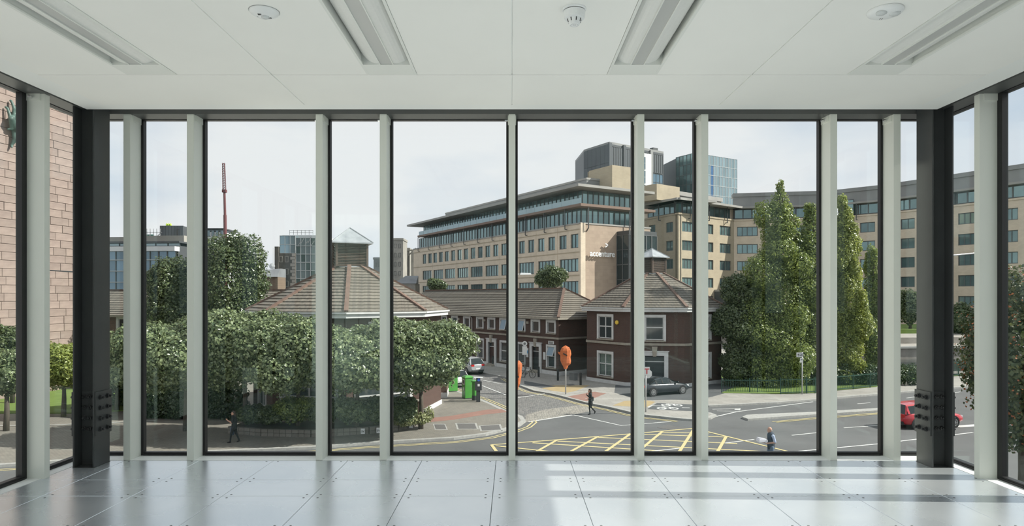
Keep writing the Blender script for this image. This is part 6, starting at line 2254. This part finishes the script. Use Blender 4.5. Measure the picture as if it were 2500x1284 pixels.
def car(label, x, y, rz, paint, L=4.2, W=1.78, H=1.46, style='hatch', spokes=5, z=0.006):
    """loft body: local +x is the front"""
    t = thing('car', label, 'car', (x, y, z), rz)
    hw = W / 2
    if style == 'hatch':
        st = [(-L / 2, .45, .78, .80), (-L / 2 + .12, .30, .90, .92), (-L / 2 + .5, .24, .96, .99), (-L / 2 + 1.0, .22, .97, 1), (-.5, .20, .95, 1), (.3, .20, .94, 1), (.85, .20, .94, 1), (1.2, .21, .88, .99), (L / 2 - .45, .23, .80, .96), (L / 2 - .12, .28, .70, .88), (L / 2, .38, .60, .78)]
        gh = [(-L / 2 + .10, .93, .72, 0), (-L / 2 + .32, H - .09, .66, 1), (-.95, H - .02, .68, 1), (-.2, H, .69, 1), (.35, H - .06, .67, 1), (1.15, .93, .76, 0)]
    elif style == 'coupe':
        st = [(-L / 2, .45, .78, .78), (-L / 2 + .15, .28, .93, .90), (-L / 2 + .6, .22, .97, .98), (-1.2, .20, .95, 1), (-.4, .19, .92, 1), (.3, .19, .91, 1), (.9, .19, .90, 1), (1.4, .20, .85, .98), (L / 2 - .4, .22, .76, .95), (L / 2 - .1, .26, .66, .86), (L / 2, .36, .56, .74)]
        gh = [(-L / 2 + .55, .95, .70, 0), (-1.05, H - .12, .64, 1), (-.45, H, .65, 1), (.1, H - .03, .65, 1), (.4, H - .12, .66, 1), (1.15, .89, .76, 0)]
    else:  # suv
        st = [(-L / 2, .50, .95, .82), (-L / 2 + .12, .34, 1.05, .93), (-L / 2 + .5, .28, 1.10, .99), (-1.0, .26, 1.10, 1), (-.3, .24, 1.08, 1), (.4, .24, 1.07, 1), (.95, .24, 1.06, 1), (1.3, .25, 1.0, .99), (L / 2 - .4, .28, .92, .96), (L / 2 - .1, .32, .82, .88), (L / 2, .42, .70, .78)]
        gh = [(-L / 2 + .08, 1.06, .74, 0), (-L / 2 + .42, H - .08, .68, 1), (-1.0, H, .70, 1), (0, H, .70, 1), (.45, H - .08, .68, 1), (1.25, 1.06, .78, 0)]
    b = MB()
    rows_ = []
    for x_, zb, zt, wf in st:
        w = hw * wf
        rows_.append([(x_, -w * .80, zb), (x_, -w * .97, zb + .10), (x_, -w, (zb + zt) / 2), (x_, -w * .97, zt - .10), (x_, -w * .86, zt), (x_, 0, zt + .03),
                      (x_, w * .86, zt), (x_, w * .97, zt - .10), (x_, w, (zb + zt) / 2), (x_, w * .97, zb + .10), (x_, w * .80, zb)])
    vs = [p for r in rows_ for p in r]
    m = 11
    fs = [(i * m + k, i * m + (k + 1) % m, (i + 1) * m + (k + 1) % m, (i + 1) * m + k) for i in range(len(st) - 1) for k in range(m)]
    fs += [tuple(range(m - 1, -1, -1)), tuple(range((len(st) - 1) * m, len(st) * m))]
    b._add(vs, fs)
    body = b.build('body', paint, t, smooth=True)
    body.data.polygons.foreach_set('use_smooth', [len(p.vertices) == 4 for p in body.data.polygons])
    g = MB()
    vs, fs, mi = [], [], []
    for i, (x_, zt, wf, on) in enumerate(gh):
        w1 = hw * .90
        zbelt = np.interp(x_, [s[0] for s in st], [s[2] for s in st]) - 0.03
        wt = hw * (wf if on else .88)
        zt_ = zt if on else zbelt + .03
        vs += [(x_, -w1, zbelt), (x_, -wt, zt_ - (.07 if on else 0)), (x_, -wt * .86, zt_), (x_, 0, zt_ + .015), (x_, wt * .86, zt_), (x_, wt, zt_ - (.07 if on else 0)), (x_, w1, zbelt)]
    n = len(gh)
    for i in range(n - 1):
        for k in range(6):
            q = (i * 7 + k, i * 7 + k + 1, (i + 1) * 7 + k + 1, (i + 1) * 7 + k)
            glassy = (k in (0, 5)) or i in (0, n - 2)
            if k in (1, 4) and 0 < i < n - 2:
                glassy = False
            g._add([vs[j] for j in q], [(0, 1, 2, 3)], 1 if glassy else 0)
    gh_o = g.build('cabin', [paint, 'car_glass'], t)
    # pillars over the side glass
    p = MB()
    for i in range(1, n - 1):
        for s in (0, 6):
            a = Vector(vs[i * 7 + s])
            c = Vector(vs[i * 7 + (1 if s == 0 else 5)])
            if style == 'coupe' and i == 3:
                continue
            p.bar(a, c, 0.09 if 1 < i < n - 2 else 0.14, 0.03, up=(0, -1 if s == 0 else 1, 0.3))
    for i in (0, n - 2):
        for k in (1, 5):
            p.bar(vs[i * 7 + k], vs[(i + 1) * 7 + k], 0.09, 0.06)
    p.build('pillar', 'pillar_black' if style == 'coupe' else paint, gh_o)
    # wheels
    R_ = 0.33 if style != 'suv' else 0.36
    for wx in (-L / 2 + .82, L / 2 - .82):
        for s in (-1, 1):
            w = MB().lathe([(R_ * .62, -s * .02), (R_ * .95, 0), (R_, -s * .04), (R_, -s * .2), (R_ * .6, -s * .21)], 22, (wx, s * (hw + .005), R_), axis='y')
            wo = w.build('wheel', 'tyre', t)
            r = MB()
            for k in range(spokes * 2):
                a = 2 * PI * k / (spokes * 2)
                c = (wx, s * (hw + .012), R_)
                e_ = (wx + R_ * .6 * math.cos(a), s * (hw + .008), R_ + R_ * .6 * math.sin(a))
                r.bar(c, e_, 0.03, 0.02, up=(0, 1, 0))
            rim_n = 20
            for k in range(rim_n):
                a0, a1 = 2 * PI * k / rim_n, 2 * PI * (k + 1) / rim_n
                r.bar((wx + R_ * .63 * math.cos(a0), s * (hw + .008), R_ + R_ * .63 * math.sin(a0)), (wx + R_ * .63 * math.cos(a1), s * (hw + .008), R_ + R_ * .63 * math.sin(a1)), 0.035, 0.02, up=(0, 1, 0))
            r.build('rim', 'rim', wo)
            MB().lathe([(R_ * 1.14, -s * .06), (R_ * 1.14, 0.002 * s)], 22, (wx, s * (hw - 0.006), R_ + .01), axis='y').build('wheel_arch', 'black_trim', t)
    zl_ = .72 if style != 'suv' else .88
    for s in (-1, 1):
        MB().box(-L / 2 - .012, -L / 2 + .1, min(s * hw * .48, s * hw * .84), max(s * hw * .48, s * hw * .84), zl_ - .02, zl_ + .15).build('tail_lamp', 'lamp_red', t)
        MB().box(L / 2 - .25, L / 2 - .06, min(s * hw * .50, s * hw * .82), max(s * hw * .50, s * hw * .82), zl_ - .14, zl_ - .02).build('head_lamp', 'lamp_clear', t)
        MB().hexa([(.82, s * hw * .92, .96), (.95, s * hw * .92, .96), (.95, s * hw * 1.12, .97), (.85, s * hw * 1.12, .97)], [(.82, s * hw * .92, 1.06), (.95, s * hw * .92, 1.06), (.95, s * hw * 1.12, 1.08), (.85, s * hw * 1.12, 1.08)]).build('mirror', paint, t)
    MB().box(-L / 2 - .02, -L / 2 + .05, -.26, .26, .55, .66).build('number_plate', 'poster_white', t)
    MB().box(-L / 2 - .01, -L / 2 + .1, -hw * .75, hw * .75, .30, .46).box(L / 2 - .12, L / 2 - .03, -hw * .6, hw * .6, .32, .46).build('bumper_trim', 'black_trim', t)
    return t


x, y = G(2275, 1046)
car('red hatchback driving right behind the right steel column', x, y + 0.75, math.radians(12), 'car_red', 4.2, 1.78, 1.48, 'hatch')
car('black coupe parked before the door of the right brick pavilion', 11.75, 51.75, math.radians(27), 'car_black', 4.55, 1.8, 1.38, 'coupe', 6, KZ + 0.007)
x, y = G(1148, 914)
car('silver white sport utility car parked by the terrace pavement', x - 0.5, y + 1.4, math.atan2(0.805, -0.593), 'car_silver', 4.4, 1.85, 1.68, 'suv')
x, y = G(1116, 946)
car('white car half hidden behind the rightmost street tree', x - 0.9, y + 1.5, math.atan2(0.805, -0.593), 'car_white', 4.3, 1.78, 1.5, 'hatch')

# ------------------------------------------------------------------ people and the wall sculpture
mat('skin', (0.48, 0.28, 0.20), 0.55, c2=(0.43, 0.245, 0.175), scale=12)
mat('cloth_black', (0.014, 0.018, 0.02), 0.85, var=0.2, scale=8)
mat('cloth_navy', (0.035, 0.05, 0.075), 0.85, var=0.2, scale=8)
mat('cloth_jeans', (0.12, 0.17, 0.24), 0.85, var=0.2, scale=8)
mat('shirt_blue', (0.42, 0.50, 0.66), 0.8, var=0.1, scale=8)
mat('shoe_black', (0.01, 0.01, 0.011), 0.5)
mat('hair_brown', (0.035, 0.022, 0.015), 0.6, var=0.3, scale=20)
mat('hair_grey', (0.36, 0.33, 0.30), 0.7, var=0.2, scale=20)
mat('paper_white', (0.78, 0.79, 0.84), 0.6)
mat('eye_dark', (0.02, 0.015, 0.012), 0.3)


def fuse(name, caps, mats, parent, voxel=0.016, smooth_it=6):
    """capsules (p0, p1, r0, r1, material index[, flatten]) fused into one continuous skin by voxel remeshing"""
    b = MB()
    for c in caps:
        p0, p1, r0, r1 = Vector(c[0]), Vector(c[1]), c[2], c[3]
        n = 4
        pts = [p0.lerp(p1, k / n) for k in range(n + 1)]
        rs = [r0 + (r1 - r0) * k / n for k in range(n + 1)]
        if (p1 - p0).length > 1e-4:
            b.tube(pts, rs, 12)
        b.sphere(p0, r0, 12)
        b.sphere(p1, r1, 12)
    me = b.mesh(name + '_raw', ['skin'])
    ob = bpy.data.objects.new(name + '_raw', me)
    COL.objects.link(ob)
    md = ob.modifiers.new('remesh', 'REMESH')
    md.mode = 'VOXEL'
    md.voxel_size = voxel
    sm = ob.modifiers.new('smooth', 'SMOOTH')
    sm.iterations = smooth_it
    sm.factor = 0.5
    dg = bpy.context.evaluated_depsgraph_get()
    dg.update()
    out = bpy.data.meshes.new_from_object(ob.evaluated_get(dg))
    bpy.data.objects.remove(ob)
    out.name = name
    out.materials.clear()
    for m in mats:
        out.materials.append(MATS[m])
    npoly = len(out.polygons)
    cen = np.empty(npoly * 3)
    out.polygons.foreach_get('center', cen)
    cen = cen.reshape(-1, 3)
    best = np.full(npoly, 1e9)
    mi = np.zeros(npoly, np.int32)
    for c in caps:
        a, d_ = np.array(c[0]), np.array(c[1]) - np.array(c[0])
        L2 = max(1e-9, d_ @ d_)
        tt = np.clip(((cen - a) @ d_) / L2, 0, 1)
        dist = np.linalg.norm(cen - a - tt[:, None] * d_, axis=1) - (c[2] + (c[3] - c[2]) * tt)
        u = dist < best
        best[u] = dist[u]
        mi[u] = c[4]
    out.polygons.foreach_set('material_index', mi)
    out.polygons.foreach_set('use_smooth', [True] * npoly)
    out.update()
    return put(name, out, parent)


def hand(wrist, dirv, palm_n, mi, s=1.0, curl=0.4):
    """palm, four fingers of different length and a thumb from the side of the palm"""
    w, d = Vector(wrist), Vector(dirv).normalized()
    n = Vector(palm_n).normalized()
    side = d.cross(n).normalized()
    out = []
    kn = w + d * 0.085 * s
    for i, o in enumerate((-0.03, -0.01, 0.01, 0.03)):
        k = kn + side * o * s
        out.append((tuple(w + side * o * 0.6 * s), tuple(k), 0.014 * s, 0.012 * s, mi))
        ln = (0.062, 0.078, 0.074, 0.058)[i] * s
        m1 = k + (d * math.cos(curl) + n * math.sin(curl)) * ln * 0.5
        m2 = m1 + (d * math.cos(curl * 2.2) + n * math.sin(curl * 2.2)) * ln * 0.5
        out += [(tuple(k), tuple(m1), 0.0105 * s, 0.0095 * s, mi), (tuple(m1), tuple(m2), 0.0095 * s, 0.008 * s, mi)]
    th = w + d * 0.025 * s - side * 0.03 * s
    t1 = th + (d * 0.7 - side * 0.7 + n * 0.2) * 0.035 * s
    out += [(tuple(th), tuple(t1), 0.014 * s, 0.012 * s, mi), (tuple(t1), tuple(t1 + (d * 0.9 + n * 0.4) * 0.03 * s), 0.012 * s, 0.009 * s, mi)]
    return out


def head_caps(c, f, mi, r=0.098):
    """skull, jaw, nose, ears around centre c facing direction f (horizontal)"""
    c, f = Vector(c), Vector(f).normalized()
    up = Vector((0, 0, 1))
    s = f.cross(up)
    return [(tuple(c - f * 0.02 + up * 0.03), tuple(c - f * 0.015 + up * 0.035), r, r, mi), (tuple(c + f * 0.03 - up * 0.045), tuple(c + f * 0.055 - up * 0.085), 0.062, 0.036, mi),
            (tuple(c + f * 0.088 + up * 0.015), tuple(c + f * 0.108 - up * 0.018), 0.011, 0.016, mi),
            (tuple(c + f * 0.082 - up * 0.055), tuple(c + f * 0.084 - up * 0.062), 0.018, 0.016, mi),
            (tuple(c - s * 0.088 + up * 0.0), tuple(c - s * 0.09 - up * 0.03), 0.016, 0.012, mi), (tuple(c + s * 0.088 + up * 0.0), tuple(c + s * 0.09 - up * 0.03), 0.016, 0.012, mi)]


def eyes(parent, c, f):
    c, f = Vector(c), Vector(f).normalized()
    s = f.cross(Vector((0, 0, 1)))
    for q in (-1, 1):
        MB().sphere(c + f * 0.066 + s * q * 0.034 + Vector((0, 0, 0.012)), 0.0115, 8).build('eye', 'eye_dark', parent, smooth=True)


# person crossing the street, dark coat, holding a phone (walks towards -x)
x, y = G(1441, 1012)
w1 = thing('person', 'person in black coat and boots crossing the side street holding a phone', 'person', (x, y, 0.0), math.radians(8))
f = Vector((-1, 0, 0))
hc = (-0.05, 0, 1.56)
caps = head_caps(hc, f, 0) + [((-0.03, 0, 1.40), (-0.02, 0, 1.50), 0.05, 0.05, 0),
        ((0.0, 0, 1.36), (0.02, 0, 1.05), 0.13, 0.115, 1), ((0.0, -0.11, 1.34), (0.0, 0.11, 1.34), 0.075, 0.075, 1), ((0.02, 0, 1.02), (0.02, 0, 0.72), 0.135, 0.155, 1), ((0.02, -0.05, 0.9), (0.02, 0.06, 0.62), 0.12, 0.13, 1),
        ((0.0, -0.08, 0.75), (-0.07, -0.08, 0.48), 0.085, 0.06, 1), ((-0.07, -0.08, 0.48), (-0.04, -0.08, 0.10), 0.056, 0.042, 1), ((-0.03, -0.08, 0.06), (-0.17, -0.08, 0.035), 0.045, 0.032, 2),
        ((0.02, 0.08, 0.75), (0.08, 0.08, 0.47), 0.085, 0.06, 1), ((0.08, 0.08, 0.47), (0.34, 0.08, 0.20), 0.056, 0.042, 1), ((0.36, 0.08, 0.17), (0.30, 0.08, 0.05), 0.045, 0.032, 2),
        ((0.0, -0.18, 1.34), (0.04, -0.23, 1.10), 0.052, 0.045, 1), ((0.04, -0.23, 1.10), (-0.22, -0.20, 1.06), 0.043, 0.034, 1),
        ((0.0, 0.18, 1.34), (-0.02, 0.22, 1.12), 0.052, 0.045, 1), ((-0.02, 0.22, 1.12), (-0.22, 0.16, 1.30), 0.043, 0.034, 1)]
caps += hand((-0.24, -0.20, 1.06), (-1, 0, 0), (0, 0.3, 1), 0) + hand((-0.225, 0.15, 1.32), (0.1, -0.5, 1), (1, 0, 0), 0)
bd = fuse('body', caps, ['skin', 'cloth_black', 'shoe_black'], w1)
eyes(bd, hc, f)
fuse('hair', [((-0.03, 0, 1.62), (0.0, 0, 1.62), 0.098, 0.1, 0), ((0.03, 0, 1.58), (0.07, 0, 1.40), 0.085, 0.06, 0), ((-0.01, -0.07, 1.58), (0.03, -0.07, 1.42), 0.045, 0.035, 0), ((-0.01, 0.07, 1.58), (0.03, 0.07, 1.42), 0.045, 0.035, 0)], ['hair_brown'], w1, 0.02)
p_ = MB().box(-0.40, -0.29, -0.235, -0.165, 1.085, 1.095)
p_.build('phone', 'paper_white', w1)
tag(fuse('shoulder_bag', [((0.17, 0.06, 0.95), (0.19, 0.06, 1.12), 0.09, 0.07, 0), ((0.12, 0.0, 1.15), (0.03, -0.02, 1.38), 0.018, 0.018, 0)], ['cloth_black'], w1, 0.02), 'small dark shoulder bag')

# man with papers near the window (walks towards -x)
mx_, my_ = XD(1881, 30.2), 30.2
w2 = thing('person', 'bald person in navy gilet and blue shirt carrying a stack of white papers', 'person', (mx_, my_, 0.0), math.radians(5))
hc = (-0.05, 0, 1.66)
caps = head_caps(hc, f, 0, 0.1) + [((-0.02, 0, 1.48), (-0.02, 0, 1.60), 0.06, 0.056, 0),
        ((0.02, 0, 1.42), (0.03, 0, 1.10), 0.165, 0.17, 1), ((0.02, -0.13, 1.42), (0.02, 0.13, 1.42), 0.085, 0.085, 1), ((0.03, 0, 1.1), (0.03, 0, 0.88), 0.175, 0.17, 1), ((0.06, 0, 1.4), (0.08, 0, 1.2), 0.14, 0.14, 1),
        ((0.02, -0.09, 0.88), (0.0, -0.10, 0.50), 0.105, 0.075, 2), ((0.0, -0.10, 0.50), (0.06, -0.10, 0.10), 0.068, 0.05, 2), ((0.06, -0.1, 0.06), (-0.12, -0.1, 0.035), 0.05, 0.036, 3),
        ((0.02, 0.09, 0.88), (-0.06, 0.10, 0.50), 0.105, 0.075, 2), ((-0.06, 0.10, 0.50), (-0.12, 0.10, 0.10), 0.068, 0.05, 2), ((-0.12, 0.1, 0.06), (-0.3, 0.1, 0.035), 0.05, 0.036, 3),
        ((0.02, -0.22, 1.42), (0.08, -0.26, 1.16), 0.07, 0.062, 4), ((0.09, -0.26, 1.13), (-0.24, -0.22, 1.09), 0.048, 0.036, 0),
        ((0.02, 0.22, 1.42), (0.06, 0.26, 1.14), 0.07, 0.062, 4), ((0.06, 0.26, 1.12), (-0.24, 0.16, 1.06), 0.048, 0.036, 0)]
caps += hand((-0.25, -0.21, 1.09), (-1, 0.2, 0), (0, 0.2, 1), 0, 1.1, 0.25) + hand((-0.25, 0.15, 1.06), (-1, -0.2, 0), (0, -0.2, 1), 0, 1.1, 0.25)
bd = fuse('body', caps, ['skin', 'cloth_navy', 'cloth_jeans', 'shoe_black', 'shirt_blue'], w2)
eyes(bd, hc, f)
fuse('hair', [((-0.01, -0.085, 1.66), (0.045, -0.045, 1.635), 0.025, 0.036, 0), ((-0.01, 0.085, 1.66), (0.045, 0.045, 1.635), 0.025, 0.036, 0), ((0.045, -0.045, 1.635), (0.045, 0.045, 1.635), 0.036, 0.036, 0)], ['hair_grey'], w2, 0.02)
st = thing('paper_stack', 'stack of white papers and box carried by the bald person', 'papers', (mx_ - 0.42, my_ - 0.06, 1.135), math.radians(5))
MB().box(-0.20, 0.20, -0.18, 0.16, 0, 0.11).build('paper_box', 'paper_white', st)
MB().hexa([(-0.18, -0.16, 0.11), (0.16, -0.16, 0.11), (0.16, 0.14, 0.11), (-0.18, 0.14, 0.11)], [(-0.18, -0.16, 0.19), (0.12, -0.16, 0.15), (0.12, 0.14, 0.15), (-0.18, 0.14, 0.19)]).build('loose_sheets', 'paper_white', st)

# dark clothed person walking in the shade left
x, y = G(571, 1086)
w3 = thing('person', 'dark clothed person walking in the tree shade with bent bare arm', 'person', (x, y, KZ), math.radians(5))
hc = (-0.04, 0, 1.55)
caps = head_caps(hc, f, 0) + [((-0.02, 0, 1.40), (-0.02, 0, 1.50), 0.05, 0.05, 0),
        ((0.0, 0, 1.34), (0.02, 0, 1.02), 0.13, 0.12, 1), ((0.0, -0.11, 1.33), (0.0, 0.11, 1.33), 0.075, 0.075, 1), ((0.02, 0, 1.0), (0.02, 0, 0.8), 0.14, 0.15, 1),
        ((0.0, -0.08, 0.82), (-0.12, -0.08, 0.46), 0.095, 0.065, 1), ((-0.12, -0.08, 0.46), (-0.16, -0.08, 0.10), 0.058, 0.042, 1), ((-0.15, -0.08, 0.06), (-0.30, -0.08, 0.035), 0.045, 0.032, 2),
        ((0.02, 0.08, 0.82), (0.10, 0.08, 0.46), 0.095, 0.065, 1), ((0.10, 0.08, 0.46), (0.24, 0.08, 0.12), 0.058, 0.042, 1), ((0.25, 0.08, 0.09), (0.14, 0.08, 0.035), 0.045, 0.032, 2),
        ((0.0, -0.18, 1.33), (-0.02, -0.23, 1.10), 0.055, 0.046, 1), ((-0.03, -0.23, 1.08), (-0.24, -0.20, 1.20), 0.043, 0.034, 0),
        ((0.0, 0.18, 1.33), (0.08, 0.22, 1.08), 0.052, 0.045, 1), ((0.08, 0.22, 1.08), (-0.05, 0.22, 0.86), 0.043, 0.034, 1)]
caps += hand((-0.25, -0.20, 1.21), (-0.8, 0, 0.6), (0.3, 0.9, 0.2), 0) + hand((-0.06, 0.22, 0.85), (-0.2, 0, -1), (-1, 0, 0), 0)
bd = fuse('body', caps, ['skin', 'cloth_black', 'shoe_black'], w3)
eyes(bd, hc, f)
fuse('hair', [((-0.02, 0, 1.61), (0.01, 0, 1.60), 0.098, 0.1, 0), ((0.03, 0, 1.57), (0.08, 0, 1.36), 0.085, 0.06, 0)], ['hair_brown'], w3, 0.02)
tag(fuse('tote_bag', [((-0.16, 0.24, 0.45), (-0.16, 0.24, 0.72), 0.12, 0.1, 0), ((-0.1, 0.23, 0.75), (-0.07, 0.22, 0.84), 0.02, 0.015, 0)], [mat('bag_blue', (0.10, 0.14, 0.2), 0.8).name], w3, 0.02), 'grey blue tote bag')

# bronze climbing figure on the stone wall (3.4 m tall)
D = 49.4
sx, sz = XD(24, D), ZD(360, D)
sc_o = thing('wall_sculpture', 'green bronze figure climbing the sandstone wall at the far left', 'sculpture', (-37.87 + 0.2, 49.4 - 0.04, sz), srz)
q = 3.45 / 110.0


def bp(px, py, dx=0.0):
    return (-(0.0) + dx, 0.0, 0.0)


def sp(px, py, off=0.0):
    """sculpture point from offsets in pixels at the wall (x along image, z up) with real relief off the wall"""
    return ((px - 24) * q, off, (360 - py) * q)


S = [('chest', 30, 285, 31, 305, .36, .30), ('waist', 31, 305, 33, 318, .27, .36), ('neck', 30, 283, 31, 277, .12, .12), ('head', 33, 272, 34, 269, .20, .19)]
caps = [(sp(a, b_, -.1), sp(c, d, -.1), r0 * .85, r1 * .85, 0) for _, a, b_, c, d, r0, r1 in S]
caps += [(sp(27, 288, -.05), sp(25, 268, -.2), .17, .13, 0), (sp(25, 268, -.2), sp(21, 252, -.1), .13, .09, 0), (sp(21, 252, -.1), sp(21, 249, 0), .10, .10, 0),
         (sp(22, 290, -.1), sp(11, 290, -.3), .17, .14, 0), (sp(11, 290, -.3), sp(9, 271, -.15), .13, .09, 0), (sp(9, 271, -.15), sp(9, 268, 0), .1, .1, 0), (sp(24, 290, -.1), sp(34, 283, -.1), .2, .17, 0),
         (sp(30, 316, -.15), sp(10, 296, -.45), .30, .20, 0), (sp(10, 296, -.45), sp(17, 318, -.2), .19, .10, 0), (sp(17, 318, -.2), sp(11, 320, -.1), .11, .08, 0),
         (sp(33, 318, -.05), sp(28, 340, -.15), .29, .18, 0), (sp(28, 340, -.15), sp(23, 356, 0), .17, .09, 0), (sp(23, 356, 0), sp(21, 360, -.1), .1, .08, 0)]
caps = [(Vector(c[0]), Vector(c[1]), c[2], c[3], c[4]) for c in caps]
bz = fuse('bronze_figure', [(tuple(c[0]), tuple(c[1]), c[2], c[3], 0) for c in caps], ['bronze_green'], sc_o, 0.05, 3)
